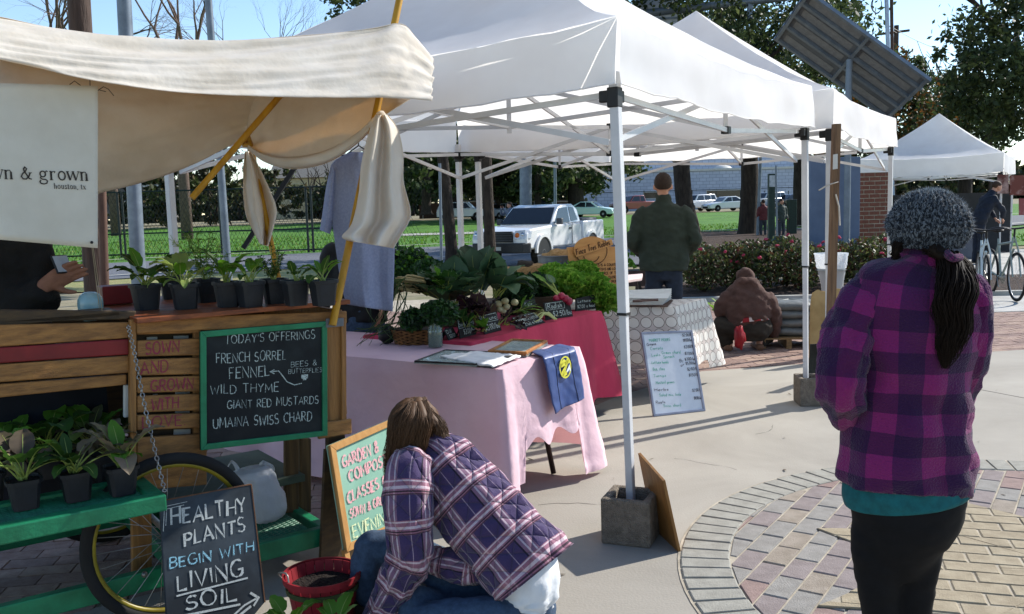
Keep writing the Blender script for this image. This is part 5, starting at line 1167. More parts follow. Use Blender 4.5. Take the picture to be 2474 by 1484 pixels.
for s in ([(1352, 880), (1358, 872), (1364, 876), (1362, 888), (1354, 902)], [(1368, 868), (1362, 890), (1356, 908)], [(1356, 908), (1366, 900)], [(1352, 884), (1372, 872)]): line_on(q, apl, s, 4.5, off=.008)
obj('emblem', q, mat('yellow_print', '#c9c63a', '#b5b22e', scale=60), ap)
q = MB()
for s in ([(1366, 898), (1372, 886), (1374, 896)],): line_on(q, apl, s, 3, off=.008)
obj('emblem_detail', q, mat('white_print', '#cfd6de', '#c3cad2'), ap)

# ---- whiteboard leaning on the ring table
fl_, fr_ = G(1578, 1007), G(1703, 993)
tl_ = AT(1547, 803, 6.36); tr_ = AT(1671, 798, 6.50)
wpl = plane3(fl_, fr_, tl_); 
t = framed_board('whiteboard', 'whiteboard price list in a grey frame leaning on the ring-print table', 'whiteboard', [(1578, 1007), (1703, 993), (1671, 798), (1547, 803)], wpl, .018, .016, mat('aluminium_trim', '#8f95a6', '#7d8394', rough=.45), mat('whiteboard_face', '#d3d8de', '#c9cfd6', rough=.3, spec=.5))
gm = MB(); km = MB(); kk = dict(wd=.13, jit=.4, wob=.06, off=.003)
for i, (txt, x, y, w_) in enumerate((('MARKET HOURS', 1568, 826, 50), ('Carrots', 1570, 846, 30), ('Leeks', 1574, 862, 20), ('Green chard', 1598, 856, 45), ('Spinach', 1602, 866, 26), ('Lettuce heads', 1574, 880, 40), ('Bok choy', 1577, 896, 28), ('Turnips', 1578, 912, 30), ('Mustard greens', 1584, 928, 44), ('Salad mix, kale', 1592, 958, 52), ('Swiss chard', 1602, 984, 42))): text_on(gm, wpl, txt, (x, y), (x+w_, y-2), 7, **kk)
for txt, x, y, w_ in (('$2.00/bu', 1648, 814, 24), ('$1.00/head', 1650, 826, 26), ('$3.00/lb', 1652, 842, 22), ('$2.00/bu', 1654, 858, 24), ('By', 1642, 876, 8), ('$3.00/bu', 1654, 872, 24), ('or', 1644, 886, 8), ('$5.00/bu', 1656, 882, 24), ('$2.00/lb', 1660, 896, 24), ('$1.50/lb', 1664, 910, 22), ('$2.00/lb', 1672, 947, 22), ('$1.00/ea', 1676, 966, 18), ('Greens', 1562, 836, 22), ('Herbs', 1580, 946, 34), ('Roots', 1584, 976, 22)): text_on(km, wpl, txt, (x, y), (x+w_, y-2), 7, **kk)
obj('green_words', gm, mat('green_marker', '#4aa08a', '#57ab96'), t); obj('black_words', km, mat('black_marker', '#3e3f4a', '#52535e'), t)
# clipboard and papers on the ring table
t = thing('clipboard', 'clipboard with a thick sheaf of papers on the ring-print cloth', 'clipboard', G(1560, 735, PKH))
for k in range(6):
    q = MB(); P = [G(1480+k*2, 738-k*1.2, PKH+.006), G(1600+k*2.5, 738-k*1.0, PKH+.006), G(1622, 724-k*1.2, PKH+.006), G(1470, 716-k*.6, PKH+.006)]
    q.grid(lambda u, v: (P[0].lerp(P[1], u)).lerp(P[3].lerp(P[2], u), v) + UP*(.006+k*.006+.035*max(0, v-.6)**2*(k+1)*u), 8, 8); obj('sheet', q, mat('paper', '#cfd0cc', '#c4c5c1'), t, solid=.0015)
q = MB(); q.slab([G(1478, 741, PKH+.004), G(1612, 742, PKH+.004), G(1626, 726, PKH+.004), G(1470, 718, PKH+.004)], .004, UP); obj('board', q, mat('brown_hardboard', '#4a2f22', '#3a251b'), t)
q = MB(); q.slab([G(1528, 731, PKH+.055), G(1590, 728, PKH+.055), G(1590, 723, PKH+.055), G(1528, 726, PKH+.055)], .006, UP); obj('clip', q, mat('brown_clip', '#4a3028', '#3c2620'), t, bevel=.002)

# ---- chalk price cards
def card_sign(label, cs, lines, depth=None, group='black price cards among the vegetables', H=.722, lean=.03, box=False):
    """cs: lower left, lower right, upper right, upper left in the photo; stands on height H"""
    A_ = G(cs[0][0], cs[0][1], H); B_ = G(cs[1][0], cs[1][1], H); hd = (B_-A_); nn = hd.cross(UP).normalized()
    if nn.dot(EYE-A_) < 0: nn = -nn
    nn = (nn + UP*.25).normalized(); pl = PL(A_, nn); P = [pl.p(*c) for c in cs]
    t = thing('price_card', label, 'sign', (A_+B_)/2, 0, group); q = MB(); q.slab(P, -.006, pl.n); obj('card', q, M_slate, t, bevel=.001)
    ex = P[1]-P[0]; ey = P[3]-P[0]; q = MB(); q2 = MB()
    for txt, x0, x1, y, h in lines:
        letter(q, txt, P[0]+ex*x0+ey*y, P[0]+ex*x1+ey*y, ey*h, pl.n, wd=.13, jit=.4, off=.002)
    if box:
        y0, y1, xa, xb = box; fn = lambda a, b: P[0]+ex*a+ey*b+pl.n*.002
        stroke(q, [(xa, y0), (xb, y0), (xb, y1), (xa, y1), (xa, y0)], .018, fn)
    obj('chalk_words', q, M_chW, t); q = MB(); q.beam((P[2]+P[3])/2 - pl.n*.004, (P[0]+P[1])/2 - V((nn.x, nn.y, 0)).normalized()*.08, .03, .003); obj('prop', q, M_slate, t)
    return t
card_sign('black card reading Radish with a boxed title', [(1318, 774), (1384, 764), (1374, 723), (1313, 732)], [('Radish', .12, .62, .62, .28), ('$2.50/bu', .28, .95, .14, .3)], box=(.55, .94, .06, .72))
card_sign('black card marked Mizuna leaning beside the purple mustard', [(1172, 808), (1212, 798), (1196, 753), (1156, 764)], [('Mizuna', .06, .92, .68, .24), ('$3.00/bu', .1, .94, .18, .3)], box=(.60, .98, .01, .99))
card_sign('black card reading Swiss Chard near the jar', [(1112, 818), (1150, 808), (1142, 764), (1104, 773)], [('Swiss Chard', .02, .96, .60, .30), ('$3.00/bu', .25, .95, .16, .28)], box=(.52, .97, 0, .9))
card_sign('black card lying back, marked Green Onions', [(1264, 794), (1318, 779), (1284, 754), (1236, 768)], [('Green Onions', .04, .9, .62, .24), ('$2.00 a bunch', .1, .94, .16, .28)], box=(.56, .94, .02, .92))
card_sign('small black card leaning against the jar', [(1085, 822), (1107, 814), (1092, 788), (1072, 798)], [('Dill', .1, .6, .6, .3), ('$2.00', .2, .8, .15, .3)])
card_sign('black card marked a head in front of the green lettuce', [(1390, 752), (1440, 746), (1434, 712), (1390, 722)], [('Lettuce', .1, .7, .64, .24), ('$2.00 a head', .08, .92, .2, .26)])
card_sign('small black card above the leeks reading Cutting', [(968, 684), (1010, 681), (1008, 667), (967, 671)], [('Cutting', .12, .9, .25, .6)], H=1.0)
card_sign('dark card behind the turnips', [(1262, 748), (1296, 742), (1292, 722), (1258, 728)], [('Kale', .2, .7, .3, .5)], H=.80)

# ---- wooden farm sign behind the greens
spl = PL(AT(1430, 650, 6.9), (.35, -1, .12)); M_lsr = mat('birch_ply', '#b98850', '#a87642', scale=5, rough=.6, stretch=(1, 1, 5)); M_burn = mat('burnt_lettering', '#4a2f1a', '#3a2412')
t = thing('wooden_sign', 'wooden farm sign with a round badge and burnt lettering behind the lettuce', 'sign', spl.p(1430, 760))
q = MB(); q.slab([spl.p(1402, 800), spl.p(1500, 790), spl.p(1498, 598), spl.p(1440, 592), spl.p(1369, 598)], -.012, spl.n); obj('panel', q, M_lsr, t, bevel=.002)
q = MB(); C_ = spl.p(1428, 605); rx = (spl.p(1471, 605)-C_); ry = (spl.p(1428, 571)-C_); ring_ = [C_ + rx.normalized()*rx.length*math.cos(a) + UP*ry.length*.97*math.sin(a) + spl.n*.004 for a in [6.283*k/40 for k in range(40)]]; q.slab(ring_, .012, spl.n); bd = obj('badge', q, M_lsr, t)
q = MB(); bp2 = PL(spl.o+spl.n*.018, spl.n); q.slab([bp2.p(1391, 622), bp2.p(1480, 592), bp2.p(1476, 578), bp2.p(1384, 606)], .008, spl.n); obj('ribbon', q, M_lsr, bd, bevel=.001)
q = MB(); bp3 = PL(spl.o+spl.n*.028, spl.n); text_on(q, bp3, 'Finca Tres Robles', (1393, 617), (1473, 591), 15, wd=.13)
line_on(q, PL(spl.o+spl.n*.017, spl.n), [(1412+34*.0+20*math.cos(a)+16, 612+22*math.sin(a)) for a in [rad(20+140*k/10) for k in range(11)]], 2); line_on(q, PL(spl.o+spl.n*.017, spl.n), [(1412, 585), (1420, 578), (1428, 582), (1436, 577), (1444, 585)], 3)
line_on(q, PL(spl.o+spl.n*.017, spl.n), [(1400+64*.5+38*math.cos(a)-4, 607+34*math.sin(a)) for a in [rad(-20+180*k/14) for k in range(15)]], 1.6)
for k, tx in enumerate(('FINCA TRES ROBLES IS A COUNTRY', 'FARM INSIDE HOUSTONS 610 LOOP', 'WE AIM TO BE A SOURCE OF THE', 'FRESHEST PRODUCE AND CLOSEST', 'PLACE TO LEARN WHERE IT GROWS')): text_on(q, spl, tx, (1386+k*3, 646+k*10), (1494, 642+k*10), 6, wd=.22, off=.002)
obj('burnt_words', q, M_burn, t)
# galvanised tub, burlap crate
q = MB(); p = AT(1352, 690, 7.2); zt = AT(1352, 618, 7.2).z
t = thing('metal_tub', 'galvanised tub with a burlap liner left of the wooden sign', 'tub', (p.x, p.y, zt-.35)); M_zinc = mat('galvanised_tub', '#6f7680', '#5f666f', scale=14, rough=.4, metal=.5)
q.lathe([(.13, -.34), (.15, -.22), (.153, -.215), (.15, -.20), (.165, -.08), (.168, -.075), (.165, -.06), (.17, 0), (.176, .004), (.17, .008), (.16, 0)], 30, Matrix.Translation((p.x, p.y, zt)), capt=False); obj('tub_wall', q, M_zinc, t, smooth=1)
M_burl = mat('burlap', '#a1825a', '#866a45', scale=60, bump=.5, bscale=180, rough=1)
q = MB(); q.ell((p.x+.02, p.y, zt-.02), (.155, .155, .075), 22, nz=.35, seed=3); obj('burlap_liner', q, M_burl, t, smooth=2)
t = thing('burlap_crate', 'crate draped in burlap behind the dark kale', 'crate', AT(1270, 720, 6.9)); q = MB(); a = AT(1205, 655, 6.9); b = AT(1322, 640, 6.9)
def bcf(u, v):
    P = a.lerp(b, u); z = P.z + .012*nz(u*9, 2) ; return V((P.x, 6.9 + (.30*max(0, v-.5)*2 if v > .5 else -.02*math.sin(u*20)*(.5-v)), z - (.28*(.5-v)*2 if v < .5 else 0)))
q.grid(bcf, 30, 14); obj('burlap_drape', q, M_burl, t, smooth=2, solid=.006); q = MB(); q.box(a.x+.02, b.x-.02, 6.93, 7.2, .76, a.z-.03); obj('crate_box', q, M_walnut, t)
q = MB(); q.ell(AT(1268, 640, 7.0), (.06, .06, .035), 12, nz=.5, seed=5); q2 = obj('burlap_knot', q, mat('dark_bag', '#2c2622', '#211c19'), t, smooth=2)
# low trestle with pale top behind the post
t = thing('bench', 'low trestle bench with a pale top behind the tent leg', 'bench', AT(1520, 720, 9.5)); q = MB(); P = [AT(1490, 688, 9.2), AT(1550, 674, 9.6), AT(1552, 664, 10.2), AT(1490, 668, 10.0)]; z_ = P[0].z; q.slab([V((p.x, p.y, z_)) for p in P], .03, UP); obj('seat', q, mat('pale_pink_top', '#d6c0bd', '#cbb4b1'), t, bevel=.005)
for px, dx in ((1500, .0), (1543, .1)):
    q = MB(); p = AT(px, 690, 9.5); q.beam((p.x, 9.5, z_), (p.x+dx, 9.5, 0), .03); obj('leg', q, M_black, t)
# ================================================================ potted plants, vegetables, planting
rp = random.Random(77)
LFG = leafmat('seedling_green', '#5d8a26', '#47701d', .4); LFD = leafmat('seedling_dark', '#3a5a20', '#2c4719', .35); LFL = leafmat('seedling_pale', '#93a85a', '#7c9148', .4); LFP = leafmat('mustard_purple', '#5a4a3f', '#3f4a26', .3); LFR = leafmat('mustard_rosy', '#8a7468', '#6b6a45', .35)
STEM = mat('pale_stem', '#8f9b4e', '#7a8a3e', rough=.5); M_pot = mat('black_nursery_pot', '#1c2026', '#14171b', rough=.5, scale=20); M_soil = mat('potting_soil', '#2a1f18', '#1a130f', scale=60, bump=.9, bscale=90, rough=1)
def leaf_mb(base, d, L, Wd, droop=.5, pet=.35, ruff=.0, fold=.25, rnd=rp, nu=6, nv=9, tip=.8):
    """petiole and blade of one leaf, bending over under its weight"""
    mb = MB(); d = V(d).normalized(); p = V(base); pts = [p.copy()]; n = 14; dirs = [d.copy()]
    for i in range(n):
        d = (d + V((0, 0, -droop*1.6/n*(.4+i/n)))).normalized(); p = p + d*L/n; pts.append(p.copy()); dirs.append(d.copy())
    k = max(1, int(n*.86)); kp_ = max(1, int(n*pet)); mb.cur = 1; mb.tube(pts[:k+1], [(.0035*(1-.4*i/kp_) if i <= kp_ else .0019*(1-.8*(i-kp_)/(k-kp_+1)))*(L/.15)**.5 for i in range(k+1)], 5); mb.cur = 0
    s0 = d.cross(UP); s0 = s0 if s0.length > .05 else V((1, 0, 0)); s0.normalize(); ph = rnd.uniform(0, 6)
    def f(u, v):
        t_ = pet + (1-pet)*v; x = t_*n; i = min(int(x), n-1); P = pts[i].lerp(pts[i+1], x-i); D = dirs[min(i+1, n)]
        nrm = s0.cross(D).normalized(); w_ = Wd/2*(math.sin(math.pi*min(1, v*.94+.06)**tip)**.75)
        a = (u-.5)*2; r_ = ruff*math.sin(v*22+ph+a*2)*a*a
        return P + s0*a*w_ + nrm*(abs(a)*w_*fold + r_*Wd)
    mb.grid(f, nu, nv); return mb
def pot_mesh(s, h, M):
    q = MB(); q.lathe([(s*.36, 0), (s*.46, h*.86), (s*.51, h*.87), (s*.52, h), (s*.48, h), (s*.46, h*.88)], 20, M, capt=False, sq=5); return q
def potted(label, base, s=.105, h=.098, kind='mustard', n=8, L=(.10, .17), group=None, rz=0, seed=1, mats=None):
    r = random.Random(seed); base = V(base); t = thing('potted_plant', label, 'potted plant', base, 0, group); M = Matrix.Translation(base) @ Matrix.Rotation(rz, 4, 'Z')
    obj('pot', pot_mesh(s, h, M), M_pot, t, smooth=1); q = MB(); q.lathe([(s*.47, h*.9), (.002, h*.93)], 16, M, capb=False, sq=5); obj('soil', q, M_soil, t)
    ms = mats or [LFG, LFD, LFL]
    for k in range(n):
        a = 6.283*k/n + r.uniform(-.4, .4); up = r.uniform(.8, 3.2); b = base + UP*h*.93 + V((r.uniform(-.012, .012), r.uniform(-.012, .012), 0)); l = r.uniform(*L)
        if kind == 'fern':
            q = MB(); q.cur = 0
            stem = [b]; d = V((math.cos(a), math.sin(a), up*1.4)).normalized()
            for i in range(8): d = (d+V((0, 0, -.06))).normalized(); stem.append(stem[-1]+d*l/8)
            q.cur = 1; q.tube(stem, .0016, 4); q.cur = 0
            for i in range(2, 9):
                for _ in range(7): e = V((r.gauss(0, 1), r.gauss(0, 1), r.gauss(0, .7))).normalized()*l*.16*r.uniform(.4, 1.1); q.tube([stem[i], stem[i]+e], .0012, 3, caps=False)
            obj('leaf', q, [r.choice(ms), STEM], t)
        else: obj('leaf', leaf_mb(b, (math.cos(a), math.sin(a), up), l, l*r.uniform(.26, .44), r.uniform(.4, 1.7), r.uniform(.35, .52), .05, .3, r), [r.choice(ms), STEM], t, smooth=2)
    return t
CZ = ZC+.0145
for i, (px, py, w_, kd, n, L_, txt, ms) in enumerate(((355, 748, 72, 'mustard', 9, (.10, .19), 'leftmost pot on the cart counter, with tall dark leaves', [LFD, LFD, LFG]), (449, 746, 68, 'mustard', 10, (.09, .18), 'pot of bright pale green leaves, second on the cart counter', [LFL, LFG, LFL]), (551, 741, 56, 'mustard', 8, (.09, .17), 'pot with a long arching leaf at the middle of the counter', [LFG, LFL, LFD]), (606, 741, 56, 'mustard', 7, (.09, .16), 'pot with one upright round leaf right of the middle of the counter', [LFG, LFG, LFD]), (665, 733, 52, 'fern', 9, (.08, .15), 'dark pot of feathery fennel at the back of the counter', [LFD]), (716, 738, 50, 'mustard', 6, (.06, .10), 'small dark pot second from the right on the counter', [LFD, LFD]), (782, 738, 52, 'mustard', 6, (.08, .13), 'rightmost pot on the cart counter beside the yellow pole', [LFD, LFG]), (500, 730, 50, 'fern', 10, (.10, .20), 'feathery fennel pot behind the pale green plant', [LFG, LFL]), (415, 722, 50, 'mustard', 8, (.08, .14), 'shaded pot behind the two left pots', [LFD]))):
    b = G(px, py, CZ); sc = .105*(w_/72)*1.02*(b.y/3.2)
    potted('black nursery pot: '+txt if False else 'black plastic '+txt, b, .105*min(1, .82+w_/400), .098, kd, n+2, (L_[0]*.95, L_[1]*1.05), 'seedling pots on the cart counter', CA+rp.uniform(-.2, .2), 100+i, ms)
TT = TZ-.010
for i, (px, py, n, L_, txt, ms) in enumerate(((62, 1226, 9, (.14, .21), 'front left, with a pale drooping leaf', [LFD, LFL, LFP, LFD]), (187, 1206, 9, (.14, .22), 'front middle, dark green', [LFD, LFD, LFP, LFR]), (296, 1192, 9, (.13, .20), 'front right, with wide mottled leaves', [LFR, LFG, LFR]), (20, 1170, 8, (.14, .22), 'back row far left', [LFD, LFG]), (120, 1152, 9, (.15, .24), 'back row with tall upright leaves', [LFD, LFD, LFG]), (222, 1138, 9, (.13, .22), 'back row centre, tipped with yellow green', [LFG, LFL, LFP]), (318, 1122, 8, (.09, .16), 'back corner by the chain', [LFP, LFD]), (-25, 1210, 8, (.14, .22), 'at the very edge of the picture', [LFG, LFR]), (262, 1160, 8, (.10, .17), 'tucked between the corner plants', [LFP, LFR, LFD]))):
    potted('mustard green pot on the green tray, '+txt, G(px, py, TT), .105, .098, 'mustard', n+6, (L_[0]*.85, L_[1]*1.05), 'mustard pots on the green tray', CA, 140+i, ms)
# red planter and pale globe on the counter
q = MB(); a = G(250, 737, CZ); b = G(318, 733, CZ+.0); q.box(0, .13, 0, .10, 0, .075, rotz(CA, G(250, 738, CZ+.004))); tag(obj('red_box', q, M_redp, bevel=.004), 'small red box behind the leftmost seedling pot', 'box')
q = MB(); gp = cl(219, 742, .30); q.lathe([(.0, .058), (.02, .056), (.036, .046), (.044, .03), (.046, .012), (.045, 0), (.044, -.03), (.03, -.05)], 24, Matrix.Translation((gp.x, gp.y, gp.z-.0))); tag(obj('bell_jar', q, mat('pale_blue_glass', '#8fb0b4', '#7a9ca1', rough=.25, spec=.6), smooth=1), 'pale blue domed jar beside the person behind the cart', 'jar')

def ATv(px, py, d): return AT(px, py, d*1.055)
# ---- vegetables
VD = leafmat('collard', '#35533a', '#26402c', .2); VD2 = leafmat('collard_light', '#4d6b4c', '#3a573b', .25); VK = leafmat('kale_dark', '#1f3a22', '#172d1a', .2); VH = leafmat('herb_green', '#2f5524', '#23431b', .3); VL = leafmat('lettuce', '#5f8f2c', '#4a7722', .4); VL2 = leafmat('lettuce_light', '#86ad45', '#6d9636', .4); VP = leafmat('purple_mustard', '#33222b', '#271a20', .2); VP2 = leafmat('purple_mustard_light', '#4b3a3c', '#3a2c2e', .2); VS = leafmat('leek_leaf', '#54663f', '#445634', .3)
def clump(name, label, cat_, c, rx, ry, rz_, n, ls, ms, ruffle=False, seed=0, group='bunches of vegetables on the red table', up=.0):
    r = random.Random(seed); c = V(c); t = thing(name, label, cat_, c - UP*rz_, 0, group); mb = MB()
    q = MB(); q.ell(c-UP*rz_*.15, (rx*.72, ry*.72, rz_*.72), 10, nz=.3, seed=seed); obj('heart', q, ms[0], t, smooth=2)
    for _ in range(n):
        d = V((r.gauss(0, 1), r.gauss(0, 1), r.gauss(.25, .9))).normalized(); k = r.uniform(.62, 1.02); p = c + V((d.x*rx, d.y*ry, d.z*rz_))*k
        mb.cur = r.randrange(len(ms))
        if ruffle:
            out = (d + UP*up + V((r.uniform(-.5, .5), r.uniform(-.5, .5), r.uniform(-.4, .6)))).normalized(); s_ = out.cross(V((r.uniform(-1, 1), r.uniform(-1, 1), r.uniform(-1, 1)))).normalized(); nn = out.cross(s_); ph = r.uniform(0, 6); l = ls*r.uniform(.7, 1.3)
            mb.grid(lambda u, v: p + out*(v-.4)*l + s_*(u-.5)*l*1.25*(.35+.8*v) + nn*l*.17*v*math.sin(u*15+ph) , 7, 3)
        else: card(mb, p, ls*r.uniform(.6, 1.3), r, .6)
    obj('foliage', mb, ms, t); return t
def big_leaf_bunch(label, c, n, L_, Wk, ms, spread, seed, ax=(0, 0, 1), ruff=.03, group='bunches of vegetables on the red table', pet=.3, name='leaf_bunch', droop=(.2, .9)):
    r = random.Random(seed); t = thing(name, label, 'greens', c, 0, group); c = V(c); ax = V(ax)
    for k in range(n):
        d = (ax + V((r.uniform(-1, 1), r.uniform(-1, 1), r.uniform(-.4, .5)))*spread).normalized(); l = r.uniform(*L_)
        obj('leaf', leaf_mb(c + V((r.uniform(-.03, .03), r.uniform(-.03, .03), 0)), d, l, l*Wk*r.uniform(.8, 1.15), r.uniform(*droop), pet, ruff, .22, r, 8, 10), [r.choice(ms), STEM], t, smooth=2)
    return t
def crate(label, px0, px1, z0, z1, y0, y1):
    q = MB(); a = ATv(px0, 700, (y0+y1)/2); b = ATv(px1, 700, (y0+y1)/2); q.box(a.x, b.x, y0, y1, z0, z1); return tag(obj('produce_crate', q, mat('crate_wood', '#4a3a28', '#382b1d', scale=8, stretch=(1, 1, 6)), bevel=.004), label, 'crate')
crate('low wooden crate under the collards', 1040, 1200, RH+.004, .86, 5.65, 6.05); crate('low wooden crate under the dark kale', 1210, 1340, RH+.004, .84, 6.2, 6.5)
big_leaf_bunch('large bunch of blue-green collard leaves at the centre of the greens', ATv(1090, 745, 5.15), 13, (.24, .34), .62, [VD, VD2, VD], .75, 1, (-.1, -.45, 1), name='collard_bunch')
big_leaf_bunch('tall collard leaves standing behind the blue-green bunch', ATv(1145, 735, 5.4), 10, (.30, .42), .55, [VD, VK, VD], .45, 2, (.1, -.1, 1.2), name='collard_bunch', droop=(.3, 1.2))
big_leaf_bunch('collard leaves drooping right above the purple mustard', ATv(1195, 720, 5.5), 8, (.22, .32), .6, [VD2, VD], .6, 3, (.3, -.3, 1), name='collard_bunch', droop=(.6, 1.6))
clump('herb_bunch', 'tall leafy herbs at the back left of the greens', 'herbs', ATv(985, 645, 5.6), .17, .12, .13, 900, .022, [VH, VK, VL], seed=5); clump('herb_bunch', 'bushy herbs right of the hanging shirt', 'herbs', ATv(1035, 665, 5.4), .12, .1, .1, 600, .022, [VH, VD], seed=6)
clump('kale_bunch', 'dark curly kale in front of the burlap crate', 'kale', ATv(1245, 700, 5.8), .135, .12, .105, 420, .034, [VK, VK, VH], True, 7, up=.4); clump('kale_bunch', 'dark curly kale left of the radish', 'kale', ATv(1300, 700, 6.0), .12, .11, .105, 380, .034, [VK, VH], True, 8, up=.4)
clump('kale_bunch', 'dark kale tucked behind the turnips', 'kale', ATv(1225, 735, 5.6), .08, .1, .08, 200, .03, [VK], True, 9, up=.4)
for i, (px, py, d, rr, lb) in enumerate(((1365, 690, 6.15, .125, 'frilly green lettuce behind the radish'), (1425, 700, 6.25, .125, 'frilly green lettuce in front of the wooden sign'), (1405, 668, 6.45, .11, 'topmost frilly lettuce at the wooden sign'), (1462, 722, 6.2, .10, 'frilly lettuce against the tent leg'), (1340, 672, 6.4, .10, 'frilly lettuce next to the metal tub'))): clump('lettuce', lb, 'lettuce', ATv(px, py, d), rr*1.05, rr, rr*.88, 330, .05, [VL, VL2, VL], True, 20+i, 'heads of frilly lettuce', up=.8)
big_leaf_bunch('bunch of dark purple mustard beside the Mizuna card', ATv(1160, 775, 5.05), 12, (.14, .24), .5, [VP, VP2, VP], .8, 12, (-.2, -.2, 1), .14, name='mustard_bunch')
big_leaf_bunch('purple mustard leaves spilling right of the Mizuna card', ATv(1212, 785, 5.0), 9, (.10, .18), .4, [VP, VP2], .7, 13, (.9, -.5, .5), .12, name='mustard_bunch')
clump('herb_bunch', 'feathery dill bushing out of the glass jar', 'herbs', ATv(1058, 758, 4.72), .115, .10, .075, 900, .017, [VH, VK, VH], seed=31, group='bunches of vegetables on the pink table')
clump('herb_bunch', 'dark feathery greens left of the jar', 'herbs', ATv(1000, 772, 4.75), .085, .08, .065, 600, .017, [VK, VH], seed=32, group='bunches of vegetables on the pink table')
for i, (px, py, d, n, L_, wk, ms, ax, lb) in enumerate(((1075, 700, 5.0, 12, (.12, .2), .5, [VH, VD2, VL], (-.3, -.6, .8), 'small chard leaves in front of the big collards'), (1125, 700, 5.15, 12, (.12, .2), .55, [VD, VD2], (0, -.7, .7), 'crinkled collard leaves above the purple mustard'), (1180, 690, 5.6, 11, (.14, .22), .5, [VD2, VH, VD], (.2, -.4, 1), 'mid-green leaves right of the tall collards'), (1165, 800, 4.95, 9, (.08, .13), .5, [VH, VL, VP], (-.3, -.5, .6), 'leafy trimmings behind the Swiss Chard card'), (1120, 790, 4.95, 10, (.10, .16), .45, [VL, VH], (-.2, -.4, .8), 'bright chard tops left of the Mizuna card'), (1040, 715, 5.1, 10, (.12, .2), .5, [VH, VD], (-.4, -.3, .8), 'loose greens spilling beside the leeks'), (1275, 745, 5.7, 10, (.10, .16), .3, [VL, VH], (-.3, -.5, .6), 'thin green tops above the onion card'))): big_leaf_bunch(lb, ATv(px, py, d), n, L_, wk, ms, .7, 80+i, ax, .09, name='leaf_bunch')
# leeks with long straps
t = thing('leek_bunch', 'bunch of leeks with long leaves trailing to the left', 'leeks', ATv(1010, 700, 5.1)); r = random.Random(4)
for k in range(24):
    a = ATv(r.uniform(1002, 1030), r.uniform(672, 708), 5.1+r.uniform(-.1, .15)); b = a + V((-.10, -.05, .02)); c_ = ATv(r.uniform(880, 985), r.uniform(720, 800), 4.9); e = ATv(r.uniform(845, 960), r.uniform(790, 858), 4.75); e = V((e.x, e.y, max(e.z, .712)))
    P = bez([a, b, b.lerp(c_, .5)+UP*r.uniform(.02, .06), c_, e], 14); q = MB(); q.cur = 1; q.tube(P[:5], [.008, .008, .0075, .007, .006], 6); q.cur = 0
    s0 = V((r.uniform(-.3, .3), -.5, r.uniform(.3, 1))).normalized(); wd = r.uniform(.010, .018)
    q.grid(lambda u, v: (lambda x: P[int(x)].lerp(P[min(int(x)+1, 14)], x-int(x)))(4+v*9.99) + s0*(u-.5)*wd*(1-v**3) + UP*abs(u-.5)*.006, 2, 16); obj('leaf', q, [r.choice([VS, VD, VS]), mat('leek_white', '#a99a72', '#94865e')], t, smooth=2)
# turnips, radishes, fennel
t = thing('turnip_bunch', 'cream turnips in the middle of the red table', 'turnips', G(1225, 762, RH+.005))
for i, (px, py) in enumerate(((1204, 735), (1220, 728), (1243, 731), (1224, 742), (1218, 754), (1208, 748))): q = MB(); q.ell(ATv(px, py, 5.45), (.024, .024, .022), 14, nz=.08, seed=i); obj('turnip', q, mat('turnip_skin', '#c9bf95', '#b8ab7c', scale=14, rough=.5), t, smooth=2)
big_leaf_bunch('thin turnip tops lying in front of the kale', ATv(1245, 755, 5.4), 10, (.12, .18), .2, [VH, VL], .7, 33, (.7, -.3, .5), .05, name='turnip_greens')
t = thing('radish_bunch', 'red radishes on the Radish card with stems leaning left', 'radishes', ATv(1350, 735, 5.75))
for i, (px, py) in enumerate(((1344, 722), (1366, 722), (1356, 716), (1374, 728))): q = MB(); q.ell(ATv(px, py, 5.72), (.026, .026, .026), 14, nz=.08, seed=i); q.tube([ATv(px, py, 5.72)-UP*.02, ATv(px+4, py+12, 5.70)], [.006, .001], 5); obj('radish', q, mat('radish_skin', '#8f1e3c', '#7a1832', rough=.35, scale=10), t, smooth=2)
r = random.Random(8)
for k in range(11):
    a = ATv(1352+r.uniform(-6, 8), 714, 5.74); d = ATv(1300+r.uniform(-14, 26), 664+r.uniform(-8, 12), 5.9)-a; obj('leaf', leaf_mb(a, d, d.length*r.uniform(.8, 1.1), .05, .15, .55, .06, .2, r), [r.choice([VL, VH, VD2]), STEM], t, smooth=2)
t = thing('fennel_bunch', 'white-stemmed spring onions lying by the Radish card', 'onions', G(1310, 772, RH+.005)); r = random.Random(9)
for k in range(12): a = G(1340+r.uniform(-6, 6), 770+r.uniform(-14, 4), RH+.015+.01*r.random()); b = G(1296+r.uniform(-10, 10), 766+r.uniform(-10, 12), RH+.025); q = MB(); m_ = a.lerp(b, .5)+UP*.03; q.tube(bez([a, m_, b, b+V((-.12, -.02, -.01))], 10), [.005, .006, .006, .006, .0055, .005, .004, .003, .002, .002, .001], 5); obj('stalk', q, mat('pale_stalk', '#b9b98a', '#9aa565', scale=8), t, smooth=2)
